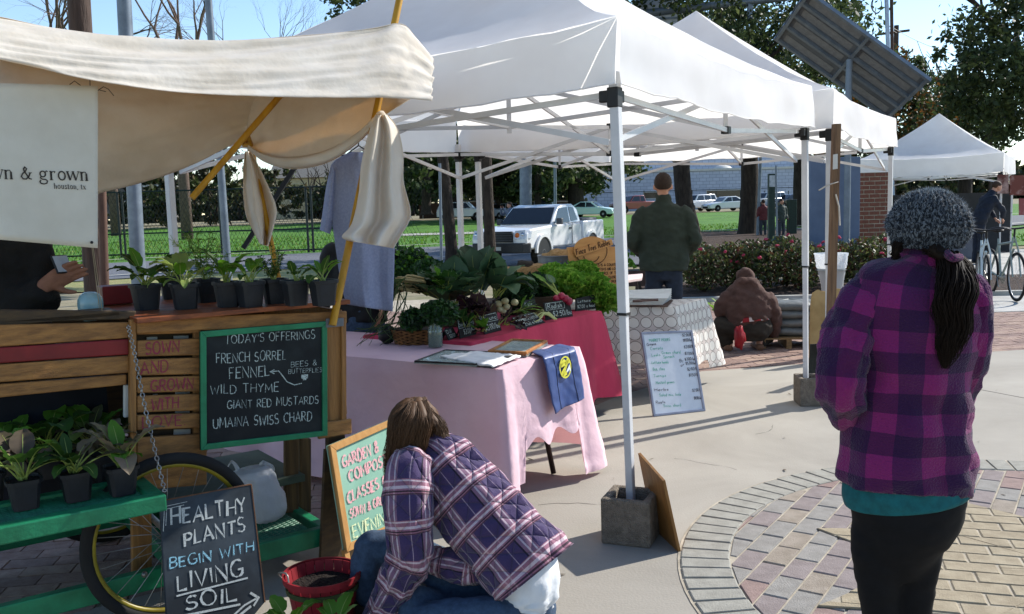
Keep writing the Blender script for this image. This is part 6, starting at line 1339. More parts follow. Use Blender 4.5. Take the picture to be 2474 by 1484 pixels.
# jar and basket on the pink table
jp = G(1052, 838, .7065); t = thing('glass_jar', 'glass jar of dark water holding the dill', 'jar', jp)
q = MB(); q.lathe([(.036, 0), (.04, .006), (.04, .10), (.03, .122), (.032, .135)], 22, Matrix.Translation(jp), capt=False); obj('glass', q, glass('jar_glass', '#7f9088', .05, .45), t, smooth=1)
q = MB(); q.lathe([(.036, .004), (.036, .085)], 18, Matrix.Translation(jp)); obj('water', q, mat('green_water', '#3a4a3c', '#2c3a2e', rough=.2), t, smooth=1)
for k in range(7): q = MB(); a = 6.283*k/7; q.tube([jp+V((.015*math.cos(a), .015*math.sin(a), .01)), jp+V((.03*math.cos(a), .03*math.sin(a), .2))], .0025, 5); obj('stem', q, STEM, t)
bp_ = G(1008, 826, .7065); t = thing('wicker_basket', 'low wicker basket under the greens left of the jar', 'basket', bp_); q = MB(); M_wick = mat('wicker', '#8a5f36', '#5f3e22', scale=30, bump=.4, bscale=60)
for j in range(9): z = j*.009; rr = .10+.018*j/9; q.tube([bp_+V((rr*1.25*math.cos(a), rr*math.sin(a), z+.004*math.sin(a*14+j*3.14))) for a in [6.283*k/56 for k in range(56)]], .0052, 5, closed=True)
obj('weave', q, M_wick, t, smooth=2, kind='stuff'); q = MB(); q.lathe([(.095, 0), (.105, .08)], 24, Matrix.Translation(bp_) @ Matrix.Scale(1.25, 4, (1, 0, 0))); obj('liner', q, mat('basket_dark_brown', '#3a2817', '#2d1f12'), t)  # dark brown filling inside the weave
q = MB(); q.ell(G(935, 828, .7065)+UP*.05, (.05, .045, .055), 12, nz=.4, seed=4); tag(obj('black_bag', q, M_black, smooth=2), 'crumpled black bag under the leek leaves', 'bag')

# ---- rose bed
bed = MB(); bed.prism([(2.2, 13.55), (9.4, 13.05), (9.6, 15.9), (2.2, 16.2)], -.05, .05); struct('planting_bed', bed, M_mulch)
kb = MB(); kb.beam((2.1, 13.5, 0), (9.5, 13.0, 0), .12, .12); struct('bed_kerb', kb, M_conc2)
RL_ = [leafmat('rose_leaf', '#454f2b', '#353d20', .3), leafmat('rose_leaf_red', '#5c3f2c', '#472f21', .3), leafmat('rose_leaf_light', '#6d7442', '#565c34', .35)]
r = random.Random(15); PR = []
for k in range(3):
    mb = MB(); 
    for _ in range(1500):
        d = V((r.gauss(0, 1), r.gauss(0, 1), r.gauss(.2, 1))).normalized(); p = V((d.x*.5, d.y*.42, .42+d.z*.36))*1.0*1; p = V((d.x*.5*r.uniform(.5, 1.05), d.y*.42*r.uniform(.5, 1.05), max(.06, .42+d.z*.36*r.uniform(.5, 1.15)))); mb.cur = r.choice((0, 0, 1, 2)); card(mb, p, .034*r.uniform(.7, 1.4), r, .6)
    PR.append(mb)
M_rose = mat('rose_petal', '#a8243c', '#c2455e', scale=30)
for i, (px, py, d, s, fl) in enumerate(((1700, 660, 14.4, .92, 3), (1760, 655, 14.8, .95, 2), (1835, 650, 14.5, 1.0, 4), (1900, 650, 14.9, 1.05, 5), (1945, 645, 14.2, .95, 4), (2085, 645, 14.3, 1.0, 3), (2140, 640, 14.8, 1.05, 4), (1680, 640, 15.5, .95, 1), (1800, 640, 15.6, .95, 3), (2020, 650, 15.0, .9, 2), (2180, 660, 14.0, .95, 2))):
    p = AT(px, py, d); b = V((p.x, d, .03)); t = thing('rose_bush', ('low rose bush at the left end of the bed by the man in green', 'rose bush above the crouching woman\'s left shoulder', 'rose bush directly behind the crouching woman\'s hood', 'tall rose bush with the most pink blooms', 'rose bush just left of the tent leg', 'rose bush right of the wooden post', 'rose bush beneath the brick pillar', 'rear rose bush nearest the man in green', 'rear rose bush behind the crouching woman', 'rear rose bush behind the clear bag', 'rose bush beside the woman\'s hat')[i], 'rose bush', b, r.uniform(0, 6), 'rose bushes in the mulched bed'); t.scale = (s, s, s)
    obj('foliage', PR[i % 3], RL_, t, local=True); q = MB()
    for k in range(6): a = r.uniform(0, 6.28); q.tube([(0, 0, 0), (.2*math.cos(a), .2*math.sin(a), .3), (.36*math.cos(a), .3*math.sin(a), .62)], [.012, .008, .004], 5)
    obj('canes', q, BARK, t, local=True)
    for k in range(fl):
        a = r.uniform(0, 6.28); q = MB(); c_ = V((.42*math.cos(a), .36*math.sin(a), r.uniform(.5, .82)))
        for m_ in range(7): q.ell(c_+V((r.uniform(-.02, .02), r.uniform(-.02, .02), r.uniform(-.015, .015))), (.022, .022, .016), 6)
        obj('bloom', q, M_rose, t, local=True)
# red-stemmed shrub and chartreuse ground cover left of the man
t = thing('shrub', 'yellow-green shrub left of the man in green', 'shrub', AT(1518, 650, 13)); obj('foliage', crown_mesh([(AT(1516, 612, 13), (.14, .14, .2)), (AT(1522, 585, 13), (.08, .1, .12))], 700, .035, r, (0, 1, 1)), [VL, VL2], t)
t = thing('ground_cover', 'strip of chartreuse ground cover in a low trough left of the man', 'planter', AT(1520, 655, 12.5)); q = MB(); a = AT(1475, 655, 12.5); b = AT(1560, 655, 12.5); q.box(a.x, b.x, 12.5, 12.9, a.z-.22, a.z-.01); obj('trough', q, mat('dark_trough', '#3a2c28', '#2c211e'), t); obj('foliage', crown_mesh([((lerp(a.x, b.x, k/5), 12.65, a.z), (.1, .12, .05)) for k in range(6)], 1200, .022, r, (0, 1)), [VL2, VL2], t)
# ================================================================ signs and loose things round the cart
M_board = mat('worn_slate_board', '#1e242a', '#414a52', scale=3, rough=.9, detail=9, lo=.42, hi=.75)
hpl = PL(cl(495, 1190, -.165), -CY*.975+UP*.2)
t = thing('chalkboard_sign', 'leaning dark slate reading Healthy Plants Begin With Living Soil', 'chalkboard', hpl.p(520, 1560))
q = MB(); q.slab([hpl.p(*c) for c in ((408, 1600), (560, 1580), (612, 1489), (640, 1455), (607, 1170), (385, 1211))], -.014, hpl.n); obj('slate', q, M_board, t, bevel=.003)
for a, b in (((385, 1211), (607, 1170)), ((607, 1170), (640, 1455))): q = MB(); q.beam(hpl.p(*a)-hpl.n*.007, hpl.p(*b)-hpl.n*.007, .004, .017, hpl.n); obj('worn_edge', q, mat('worn_edge_wood', '#6e4c33', '#4f3524', scale=30), t)
q = MB(); kw = dict(wd=.125, jit=.6, wob=.07, off=.002)
for txt, a, b, h in (('HEALTHY', (414, 1270), (594, 1236), 38), ('PLANTS', (446, 1320), (592, 1283), 34), ('LIVING', (430, 1427), (586, 1391), 40), ('SOIL', (448, 1474), (572, 1449), 35)): text_on(q, hpl, txt, a, b, h, **kw)
for pts in ([(426, 1440), (598, 1396)], [(446, 1487), (580, 1460)], [(560, 1490), (590, 1462), (622, 1444)], [(604, 1432), (624, 1444), (612, 1464)], [(576, 1488), (606, 1464)]): line_on(q, hpl, pts, 5, off=.002)
for pts in ([(394, 1284), (397, 1224), (452, 1212)], [(400, 1270), (402, 1230), (444, 1220)]): line_on(q, hpl, pts, 1.5, off=.002)
obj('white_words', q, chalk('fat_white_chalk', '#b9bdbb', .42), t); q = MB(); text_on(q, hpl, 'BEGIN WITH', (410, 1374), (612, 1331), 26, **kw); obj('blue_words', q, M_chB, t)
# A-frame class sign
gf = EYE+(G(834, 1335)-EYE)*.915; gh = V((.60, .80, 0)); gn = V((.80*.965, -.60*.965, .26)); gpl = PL(gf, gn)
t = framed_board('sandwich_board', 'pine-framed green chalk sign for garden and compost classes', 'sign', [(834, 1335), (975, 1268), (950, 1010), (793, 1077)], gpl, .022, .028, mat('pine_frame', '#b98a4e', '#a5753c', scale=8, stretch=(4, 4, 1)), mat('sage_chalkboard', '#8fb5a1', '#7ba48f', scale=4, rough=.9, detail=8))
q = MB(); kw = dict(wd=.17, jit=.4, wob=.05, off=.003)
for txt, a, b, h in (('GARDEN &', (828, 1130), (914, 1092), 29), ('COMPOST', (844, 1164), (936, 1122), 28), ('CLASSES @', (840, 1216), (936, 1170), 27), ('SOWN & GROWN', (846, 1252), (944, 1210), 22)): text_on(q, gpl, txt, a, b, h, **kw)
obj('pink_words', q, M_chK, t); q = MB(); text_on(q, gpl, 'EVENING', (854, 1300), (946, 1258), 32, **dict(kw, wd=.12)); obj('cream_words', q, M_chY, t)
gb_ = gf - V((gn.x, gn.y, 0))*.16; q = MB(); q.slab([gb_-UP*gf.z, gb_+gh*.36-UP*gf.z, gpl.p(940, 1020)-gn*.03, gpl.p(798, 1082)-gn*.03], .014, -gn); obj('rear_leaf', q, M_walnut, t)
for px, py in ((836, 1334), (968, 1270)):
    a = gpl.p(px, py)-gn*.004; dn_ = (gpl.p(px, py)-gpl.p(px-41*.3, py-258*.3)).normalized(); q = MB(); q.beam(a-dn_*.01, a+dn_*((a.z-.004)/-dn_.z), .026, .018, gn); obj('leg', q, MATS['pine_frame'], t, bevel=.002)
# white carrier bag on the mesh shelf
bz = zb0+.075; M_bag = mat('white_polythene', '#eceff2', '#dfe4e9', scale=6, rough=.35, spec=.5, trans=.35, bump=.5, bscale=22)
RW = [(1262, 622, 662), (1250, 603, 684), (1225, 590, 690), (1195, 580, 684), (1168, 566, 668), (1148, 556, 660), (1136, 560, 652), (1128, 585, 640)]
t = thing('carrier_bag', 'full white plastic carrier bag on the green mesh shelf', 'bag', cl(640, 1258, .22))
def bagf(u, v):
    x = v*(len(RW)-1); i = min(int(x), len(RW)-2); f = x-i; y = lerp(RW[i][0], RW[i+1][0], f); a = lerp(RW[i][1], RW[i+1][1], f); b = lerp(RW[i][2], RW[i+1][2], f)
    L_ = cl(a, y, .24); R_ = cl(b, y, .24); c = (L_+R_)/2; hw = (R_-L_).length/2; an = 6.283*u; k = 1+.10*nz(math.cos(an)*3, math.sin(an)*3, v*7)+.05*nz(u*30, v*14)
    return c + CX*hw*math.cos(an)*k + CY*hw*.75*math.sin(an)*k*(1-.55*max(0, v-.7))
q = MB(); q.grid(bagf, 56, 26, cu=True); obj('bag_body', q, M_bag, t, smooth=2)
for P_ in ([(556, 1150), (546, 1142), (556, 1118), (566, 1120), (578, 1145), (574, 1165)], [(622, 1138), (628, 1120), (638, 1118), (656, 1126), (660, 1145), (650, 1160)]):
    pts = bez([cl(x, y, .24+.02*math.sin(i*2)) for i, (x, y) in enumerate(P_)], 20); q = MB(); s_ = (CX*.4+UP*.2+CY*.5).normalized(); q.grid(lambda u, v: pts[int(round(v*20))] + s_*(u-.5)*(.03+.012*math.sin(v*9)) + CY*.006*math.sin(u*9+v*12), 5, 20); obj('handle', q, M_bag, t, smooth=2)
# red bushel basket with soil
bc = G(778, 1384, .195); bx0 = V((bc.x, bc.y, 0)); t = thing('bushel_basket', 'red bushel basket of dark soil beside the crouching woman', 'basket', bx0); Rt_, Rb_ = .128, .098; M_stv = mat('red_stave', '#8a1822', '#6e121b', scale=12, rough=.6, stretch=(1, 1, .3))
for k in range(22):
    a0, a1 = 6.283*(k+.04)/22, 6.283*(k+.96)/22; q = MB(); f = lambda r, a, z: bx0+V((r*math.cos(a), r*math.sin(a), z)); q.add([f(Rb_, a0, 0), f(Rb_, a1, 0), f(Rt_, a1, .195), f(Rt_, a0, .195), f(Rb_-.005, a0, 0), f(Rb_-.005, a1, 0), f(Rt_-.005, a1, .195), f(Rt_-.005, a0, .195)], [(0, 1, 2, 3), (7, 6, 5, 4), (3, 2, 6, 7), (0, 3, 7, 4), (1, 5, 6, 2)]); obj('stave', q, M_stv, t)
for z0, z1, r0, m_ in ((.178, .200, .132, M_stv), (.140, .158, .1225, mat('green_hoop', '#3f4a25', '#333d1e', scale=14)), (.02, .04, .104, M_stv)): q = MB(); q.lathe([(r0-.002, z0), (r0+.004, z0), (r0+.006, z1), (r0, z1)], 44, Matrix.Translation(bx0), capb=False, capt=False); obj('hoop', q, m_, t, smooth=1)
q = MB(); q.grid(lambda u, v: bx0 + V((.122*v*math.cos(6.283*u), .122*v*math.sin(6.283*u), .150+.014*(1-v)+.012*nz(u*9*v, v*6, 4))), 30, 10, cu=True); obj('soil', q, M_soil, t, smooth=2)
hp = bx0+V((-.125, -.045, .19)); q = MB(); q.tube(bez([hp, hp+V((-.015, -.01, .03)), hp+V((.02, -.03, .035)), hp+V((.03, -.045, .0))], 8), .003, 6); obj('wire_handle', q, M_chain, t, smooth=2)
potted('seedling pot in the bottom foreground left of the red basket', V((AT(700, 1484, 2.86).x, 2.86, .004)), .10, .095, 'mustard', 6, (.10, .15), 'seedlings standing on the ground', .3, 301, [LFL, LFG]); potted('seedling pot in the bottom foreground in front of the red basket', V((AT(808, 1484, 2.86).x, 2.86, .004)), .10, .095, 'mustard', 7, (.10, .17), 'seedlings standing on the ground', .1, 302, [LFG, LFL])
# hanging grey-blue t-shirt
M_tee = mat('heather_blue_jersey', '#939cb8', '#858eac', scale=90, rough=.95, bump=.15, bscale=30, trans=.12); TY = 4.5
t = thing('hanging_shirt', 'grey-blue t-shirt hanging from the tent beside the tan canopy', 'shirt', AT(880, 750, TY))
TL_ = [(848, 368), (802, 396), (796, 450), (800, 520), (808, 580), (818, 650), (826, 700), (838, 736)]; TR_ = [(884, 368), (930, 392), (952, 440), (954, 520), (953, 580), (952, 650), (950, 700), (948, 753)]
for nm, dy in (('front', 0), ('back', .05)):
    def tf(u, v):
        a, b = cat(TL_, v), cat(TR_, v); px, py = lerp(a[0], b[0], u), lerp(a[1], b[1], u); w_ = .022*math.sin(u*10+.6)*(.3+v*.9)+.012*nz(u*5, v*4, 2+dy)+.006*nz(u*14, v*5, 1); bow = -.05*math.sin(math.pi*u)*(1 if dy == 0 else -.4)
        return AT(px, py, TY+dy+w_+bow)
    q = MB(); q.grid(tf, 40, 40); obj(nm+'_panel', q, M_tee, t, smooth=2, solid=.002)
for SL, SR in (([(800, 398), (787, 455), (778, 520), (772, 556)], [(812, 420), (812, 470), (806, 530), (797, 566)]),):
    q = MB(); q.grid(lambda u, v: AT(lerp(cat(SL, v)[0], cat(SR, v)[0], u), lerp(cat(SL, v)[1], cat(SR, v)[1], u), TY+.03-.05*math.sin(math.pi*u)), 14, 18); q.grid(lambda u, v: AT(lerp(cat(SL, v)[0], cat(SR, v)[0], u), lerp(cat(SL, v)[1], cat(SR, v)[1], u), TY+.05+.03*math.sin(math.pi*u)), 14, 18); obj('sleeve', q, M_tee, t, smooth=2)
q = MB(); q.tube(bez([AT(848, 370, TY), AT(858, 386, TY-.03), AT(870, 388, TY-.03), AT(884, 370, TY)], 12), .006, 6); obj('collar', q, mat('heather_collar', '#6b7391', '#5f6784'), t, smooth=2)
q = MB(); q.tube([AT(804, 398, TY+.02), AT(866, 352, TY+.02), AT(930, 394, TY+.02)], .004, 6); q.tube(bez([AT(866, 352, TY+.02), AT(866, 340, TY+.02), AT(872, 332, TY+.02), AT(868, 322, TY+.02)], 8), .003, 6); obj('hanger', q, M_black, t)
# plywood board against the block
BR_, TR2, TL2 = G(1645, 1334), AT(1607, 1160, 3.70), AT(1547, 1093, 4.0); BL_ = BR_ + (TL2-TR2); BL_.z = 0.002; bn = (TR2-BR_).cross(TL2-TR2).normalized()
q = MB(); q.slab([BR_+UP*.002, TR2, TL2, BL_], .013, bn); tag(obj('plywood_board', q, mat('oak_plywood', '#8f6636', '#7a5329', scale=5, rough=.5, stretch=(9, 9, .8), bump=.1), bevel=.002), 'brown plywood board leaning against the front concrete block', 'board')
# ---- by the right tent leg: wooden post, clear bag, sacks, pallet, slate
q = MB(); a = AT(2020, 300, 6.42); b = AT(2006, 790, 6.42); dv = (b-a)/(a.z-b.z); q.beam(a, a+dv*(a.z-.0), .055, .05, (1, 0, 0)); t = thing('timber_post', 'weathered timber post tied upright beside the second tent', 'post', a+dv*a.z); obj('shaft', q, mat('weathered_pine', '#7d6147', '#5a4432', scale=9, bump=.4, bscale=30, stretch=(6, 6, .4)), t, bevel=.003)
q = MB(); q.slab([AT(2011, 410, 6.385), AT(2023, 408, 6.385), AT(2023, 372, 6.385), AT(2012, 374, 6.385)], .001, (0, -1, 0)); obj('price_sticker', q, M_white, t)
q = MB(); q.tube([AT(1978, 460, 6.36), AT(2000, 447, 6.37), AT(2024, 440, 6.38)], [.012, .016, .01], 6, flat=.3); q.tube([AT(2018, 470, 6.38), AT(2026, 500, 6.38), AT(2028, 545, 6.38)], .006, 5); obj('cloth_tie', q, mat('rag_white', '#bdb6aa', '#a39c90'), t)
t = thing('clear_bag', 'clear bin bag half full of grey scraps behind the timber post', 'bag', G(2008, 720)); dB = 9.6
def cbf(z0, z1, k=1):
    def f(u, v):
        y = lerp(z0, z1, v); a = lerp(1990, 1968, (722-y)/110); b = lerp(2030, 2046, (722-y)/110); L_ = AT(a, y, dB); R_ = AT(b, y, dB); c = (L_+R_)/2; h = (R_-L_).length/2*k; an = 6.283*u; w_ = 1+.07*nz(math.cos(an)*3, math.sin(an)*3, v*5)
        return c+V((h*math.cos(an)*w_, h*math.sin(an)*w_, 0))
    return f
q = MB(); q.grid(cbf(722, 612), 30, 14, cu=True); obj('film', q, glass('clear_polythene', '#dfe3e6', .25, .45), t, smooth=2); q = MB(); q.grid(cbf(720, 655, .94), 24, 8, cu=True); q.lathe([(.001, 0), (.16, .012)], 20, Matrix.Translation(AT(2007, 655, dB)), capb=False, capt=False); obj('contents', q, mat('grey_scraps', '#4c4e4c', '#3a3c3a', scale=14, bump=.6), t, smooth=2)
q = MB(); q.grid(cbf(648, 612, 1.02), 30, 8, cu=True); obj('rolled_top', q, M_bag, t, smooth=2)
M_kr = mat('kraft_sack', '#a98e62', '#957a50', scale=6, rough=.85, bump=.3, bscale=12)
def sack(label, x0, x1, y0, y1, d, m, name='paper_sack', group=None, puff=.6, stand=True, par=None):
    a, b = AT(x0, y1, d), AT(x1, y1, d); top = AT(x0, y0, d).z; bot = max(0.0, AT(x0, y1, d).z); c = V(((a.x+b.x)/2, d, 0)); hw = (b.x-a.x)/2
    def f(u, v):
        an = 6.283*u; z = lerp(bot, top, v); k = (1-.12*v**6*2)*(1+.06*nz(math.cos(an)*2+x0, math.sin(an)*2, v*4)); return c + V((hw*math.cos(an)*k, hw*puff*math.sin(an)*k*(1-.75*max(0, v-.7)/.3), z+.03*nz(u*5, v*3, x0)*v))
    q = MB(); q.grid(f, 30, 16, cu=True); q.grid(lambda u, v: f(u, 1).lerp(c+UP*(top+.01), v), 30, 3, cu=True); return tag(obj(name, q, m, smooth=2), label, 'sack', group)
sack('tall kraft paper sack directly behind the right tent leg', 1954, 2003, 706, 868, 8.3, M_kr, group='kraft paper sacks'); sack('kraft paper sack right of the timber post', 2012, 2062, 702, 870, 8.2, M_kr, group='kraft paper sacks')
t = thing('pallet', 'small wooden pallet under the stacked soil bags', 'pallet', G(1900, 850)); M_pal = mat('pallet_wood', '#8d7350', '#705a3d', scale=9, stretch=(.5, 6, 6)); pc = G(1905, 842); PMx = rotz(rad(-6), (pc.x, pc.y, 0))
for k in range(5): q = MB(); q.box(-.27, .27, -.02+k*.10, .06+k*.10, .09, .108, PMx); obj('deck_plank', q, M_pal, t)
for x in (-.25, 0, .25): q = MB(); q.box(x-.025, x+.025, -.02, .46, .0, .088, PMx); obj('bearer', q, M_pal, t)
M_sb = mat('grey_soil_bag', '#6b6f70', '#565a5b', scale=9, rough=.5, bump=.4, bscale=16)
for k in range(4):
    z = .112+k*.085; q = MB(); Mx = PMx @ Matrix.Translation((.05+.012*(-1)**k, .22, z+.042))
    def bf(u, v): an = 6.283*u; b_ = math.pi*(v-.5); e = .68; sg = lambda x: math.copysign(abs(x)**e, x); p = V((.30*sg(math.cos(an))*sg(math.cos(b_)), .20*sg(math.sin(an))*sg(math.cos(b_)), .056*math.sin(b_)+.012*nz(math.cos(an)*2, math.sin(an)*2, k*3))); return Mx @ (p*(1+.10*nz(p.x*9, p.y*9, k)))
    q.grid(bf, 32, 14, cu=True); tag(obj('soil_bag', q, M_sb, smooth=2), ('bottom', 'second', 'third', 'topmost')[k]+' grey soil bag of the stack on the pallet', 'bag', 'stacked grey soil bags')
q = MB(); q.slab([G(1952, 918), G(1990, 914), AT(1990, 830, 7.05), AT(1957, 832, 7.05)], .012, (0, 1, 0)); tag(obj('slate_board', q, M_slate), 'dark slate leaning behind the block at the right tent leg', 'chalkboard')
# ---- solar kiosk
M_kio = mat('blue_grey_enamel', '#5d6c84', '#53627a', scale=3, rough=.5); kd = 16.0
t = thing('info_panel', 'large blank blue-grey information panel behind the rose bed', 'panel', V((AT(2015, 600, kd).x, kd, 0))); q = MB(); a = AT(1957, 382, kd); b = AT(2076, 594, kd); q.box(a.x, b.x, kd, kd+.16, b.z, a.z); obj('panel', q, M_kio, t, bevel=.01)
for px in (1975, 2058): q = MB(); p = AT(px, 594, kd); q.box(p.x-.04, p.x+.04, kd+.04, kd+.12, 0, p.z); obj('foot', q, M_galv, t)
spn = V((.50, .40, .77)).normalized(); sp = PL(AT(2040, 138, 15.4), spn); t = thing('solar_panel', 'large tilted solar panel seen from below at the upper right', 'solar panel', V((AT(2008, 400, 15.4).x, 15.4, 0)))
cs = [sp.p(1872, 88), sp.p(2150, 286), sp.p(2206, 244), sp.p(1949, -24)]; cs[2] = cs[1]+(cs[3]-cs[0]); ex, ey = (cs[1]-cs[0]), (cs[3]-cs[0])
q = MB(); q.slab(cs, .03, spn); obj('module', q, mat('panel_back', '#5a5f66', '#4d5259', scale=3, rough=.5), t)
for f in (.0, .30, .55, .80, 1.0): q = MB(); q.beam(cs[0]+ey*f-spn*.03, cs[1]+ey*f-spn*.03, .05, .06, spn); obj('rail', q, M_galv, t)
for f in (.02, .98, .5): q = MB(); q.beam(cs[0]+ex*f-spn*.03, cs[3]+ex*f-spn*.03, .05, .07, spn); obj('cross_rail', q, M_galv, t)
for f0 in (.04, .34, .59, .83):
    q = MB(); q.slab([cs[0]+ex*.06+ey*f0-spn*.004, cs[0]+ex*.46+ey*f0-spn*.004, cs[0]+ex*.46+ey*(f0+.12)-spn*.004, cs[0]+ex*.06+ey*(f0+.12)-spn*.004], .002, -spn); obj('cell_back', q, mat('pale_cell_back', '#74777a', '#676a6d'), t)
    q = MB(); q.slab([cs[0]+ex*.54+ey*f0-spn*.004, cs[0]+ex*.94+ey*f0-spn*.004, cs[0]+ex*.94+ey*(f0+.12)-spn*.004, cs[0]+ex*.54+ey*(f0+.12)-spn*.004], .002, -spn); obj('cell_back', q, MATS['pale_cell_back'], t)
hub = cs[0]+ex*.5+ey*.5-spn*.1; q = MB(); q.tube([hub+spn*.04, hub-UP*.35-V((0, .02, 0)), V((hub.x, hub.y, 0))], .055, 10); obj('mast', q, M_galv, t, smooth=1)
# bin, poster column, cabinet
M_dg = mat('dark_green_enamel', '#16302a', '#10251f', rough=.45)
t = thing('litter_bin', 'dark green litter bin behind the rose bed', 'bin', V((AT(1882, 600, 19).x, 19, 0))); a = AT(1868, 556, 19); b = AT(1896, 600, 19); q = MB(); q.lathe([(.12, 0), (.15, .6), (.16, .62), (.13, .72)], 16, Matrix.Translation((lerp(a.x, b.x, .5), 19, 0))); obj('drum', q, M_dg, t, smooth=1)
t = thing('poster_column', 'slim dark green column with a poster, right of the oak island', 'column', V((AT(1865, 600, 20).x, 20, 0))); a = AT(1857, 420, 20); b = AT(1872, 600, 20); q = MB(); q.box(a.x, b.x, 20, 20.12, 0, a.z); obj('column', q, M_dg, t, bevel=.01); q = MB(); c = AT(1858, 452, 20); d_ = AT(1871, 424, 20); q.box(c.x, d_.x, 19.985, 19.998, c.z, d_.z); obj('poster', q, mat('grey_poster', '#b6bbbf', '#8e9499', scale=9), t)
q = MB(); q.tube([AT(1874, 400, 19.8), (AT(1878, 600, 19.8).x, 19.8, 0)], .02, 8); tag(obj('sign_post', q, M_galv, smooth=1), 'thin steel pole in front of the green poster column', 'post')
q = MB(); a = AT(1906, 482, 40); b = AT(1925, 540, 40); q.box(a.x, b.x, 40, 40.4, zg(0, 40), a.z); tag(obj('utility_cabinet', q, M_dg, bevel=.03), 'dark green utility cabinet on the far lawn', 'cabinet')
isl = MB(); isl.prism([(G(1560, 592).x, 26), (G(1990, 580).x, 28.5), (16.5, 46), (6, 47)], -.3, -.02); struct('tree_island', isl, M_mulch)
# ---- bicycles
def bicycle(label, pos, hd, fr, seed=0):
    t = thing('bicycle', label, 'bicycle', pos, hd, 'bicycles parked by the far tent'); r = .335; mk = mat('bike_'+fr[0], fr[1], fr[1], rough=.3, spec=.6)
    for x in (-.52, .52):
        M = Matrix.Translation((x, 0, r)) @ Matrix.Rotation(rad(90), 4, 'X'); q = MB(); q.tube([M @ V(((r-.018)*math.cos(a), (r-.018)*math.sin(a), 0)) for a in [6.283*k/40 for k in range(40)]], .018, 8, closed=True); w_ = obj('wheel', q, M_tyre, t, smooth=2, local=True)
        q = MB(); q.tube([M @ V(((r-.04)*math.cos(a), (r-.04)*math.sin(a), 0)) for a in [6.283*k/40 for k in range(40)]], .009, 6, closed=True); obj('rim', q, M_rim, w_, smooth=2, local=True)
        for k in range(16): a = 6.283*k/16; q = MB(); q.tube([M @ V((.02*math.cos(a+.5), .02*math.sin(a+.5), .02*(-1)**k)), M @ V(((r-.045)*math.cos(a), (r-.045)*math.sin(a), 0))], .0014, 3); obj('spoke', q, M_chain, w_, local=True)
    bb = V((-.08, 0, .28)); st = V((-.22, 0, .82)); hd_ = V((.38, 0, .84)); rr = V((-.52, 0, r)); q = MB()
    for a, b in ((bb, st), (bb, hd_-UP*.14), (st-UP*.08, hd_-UP*.04), (st-UP*.1, rr), (bb, rr)): q.tube([a, b], .016, 8)
    obj('frame', q, mk, t, smooth=1, local=True); q = MB()
    for s in (-1, 1): q.tube([hd_+UP*.05, hd_-UP*.16+V((.03, s*.05, 0)), V((.52, s*.05, r))], .012, 6)
    obj('fork', q, mk, t, local=True); q = MB(); q.tube(bez([(.34, -.29, .98), (.42, -.2, 1.0), (.40, 0, .98), (.42, .2, 1.0), (.34, .29, .98)], 16), .013, 8); q.tube([hd_, (.40, 0, .98)], .014, 8); obj('handlebar', q, M_black, t, local=True)
    q = MB(); q.tube([st, st+UP*.1+V((-.03, 0, 0))], .013, 8); q.ell(st+UP*.12+V((-.03, 0, 0)), (.13, .07, .03), 14); obj('saddle', q, M_black, t, smooth=1, local=True); q = MB(); M = Matrix.Translation(bb) @ Matrix.Rotation(rad(90), 4, 'X'); q.lathe([(.02, -.03), (.09, -.03), (.09, -.025), (.02, .03)], 20, M); q.tube([bb+V((0, -.05, 0)), bb+V((.1, -.06, -.13))], .008, 6); obj('crank', q, M_chain, t, local=True)
b1 = G(2432, 738); bicycle('bicycle with a pale frame facing the camera by the far tent', (b1.x-.05, b1.y+.55, 0), rad(-112), ('pale', '#b8c4c6')); bicycle('second bicycle half hidden behind the pale one', (b1.x+.42, b1.y+.9, 0), rad(-100), ('grey', '#7f8a84'))
# ---- stall under the far tent
t = thing('folding_table', 'table with a grey cloth under the far tent', 'table', A3+E1*.7+E2*.5); q = MB(); c0 = A3 + ee1*.4 + ee2*.4; q.slab([c0+UP*.0, c0+ee2*2.0, c0+ee2*2.0+ee1*.7, c0+ee1*.7], .75, UP); obj('cloth', q, mat('grey_stall_cloth', '#6a6c74', '#5a5c64', scale=4), t, bevel=.02)
q = MB(); a, b = C3[1]-ee2*.0+UP*1.1, C3[2]+UP*1.1; q.slab([C3[1]+UP*.0+ee1*.05, C3[2]+ee1*.05, C3[2]+UP*1.5+ee1*.05, C3[1]+UP*1.5+ee1*.05], .02, ee1); tag(obj('backdrop', q, mat('charcoal_backdrop', '#2e3136', '#25282c', scale=3)), 'charcoal backdrop along the rear of the far tent', 'backdrop')
for i in range(4):
    p = c0 + ee2*(.3+i*.5)+ee1*.3+UP*.75; q = MB(); hgt = .35+.2*(i % 2); q.beam(p, p+UP*hgt, .012); q.beam(p+UP*hgt-ee2*.12, p+UP*hgt+ee2*.12, .012); tag(obj('display_stand', q, M_black), ('low jewellery stand at the near end of the far stall', 'tall stand second on the far stall', 'low stand third on the far stall', 'tall stand at the far end of the far stall')[i], 'stand', 'display stands on the far stall')
for i, (x0, x1, y0, y1, cc) in enumerate(((2410, 2436, 422, 468, '#5a3028'), (2440, 2473, 424, 472, '#6b3a30'), (2462, 2480, 480, 520, '#8a4a48'))): q = MB(); q.slab([AT(x0, y1, 20.1), AT(x1, y1, 20.1), AT(x1, y0, 20.1), AT(x0, y0, 20.1)], .03, (0, 1, 0)); tag(obj('hanging_print', q, mat('brown_print_%d' % i, cc, '#b79a90', scale=3, lo=.5, hi=.7)), ('leftmost brown hanging print at the right edge', 'larger brown hanging print at the right edge', 'lowest brown print at the right edge')[i], 'print', 'prints hung at the far tent')
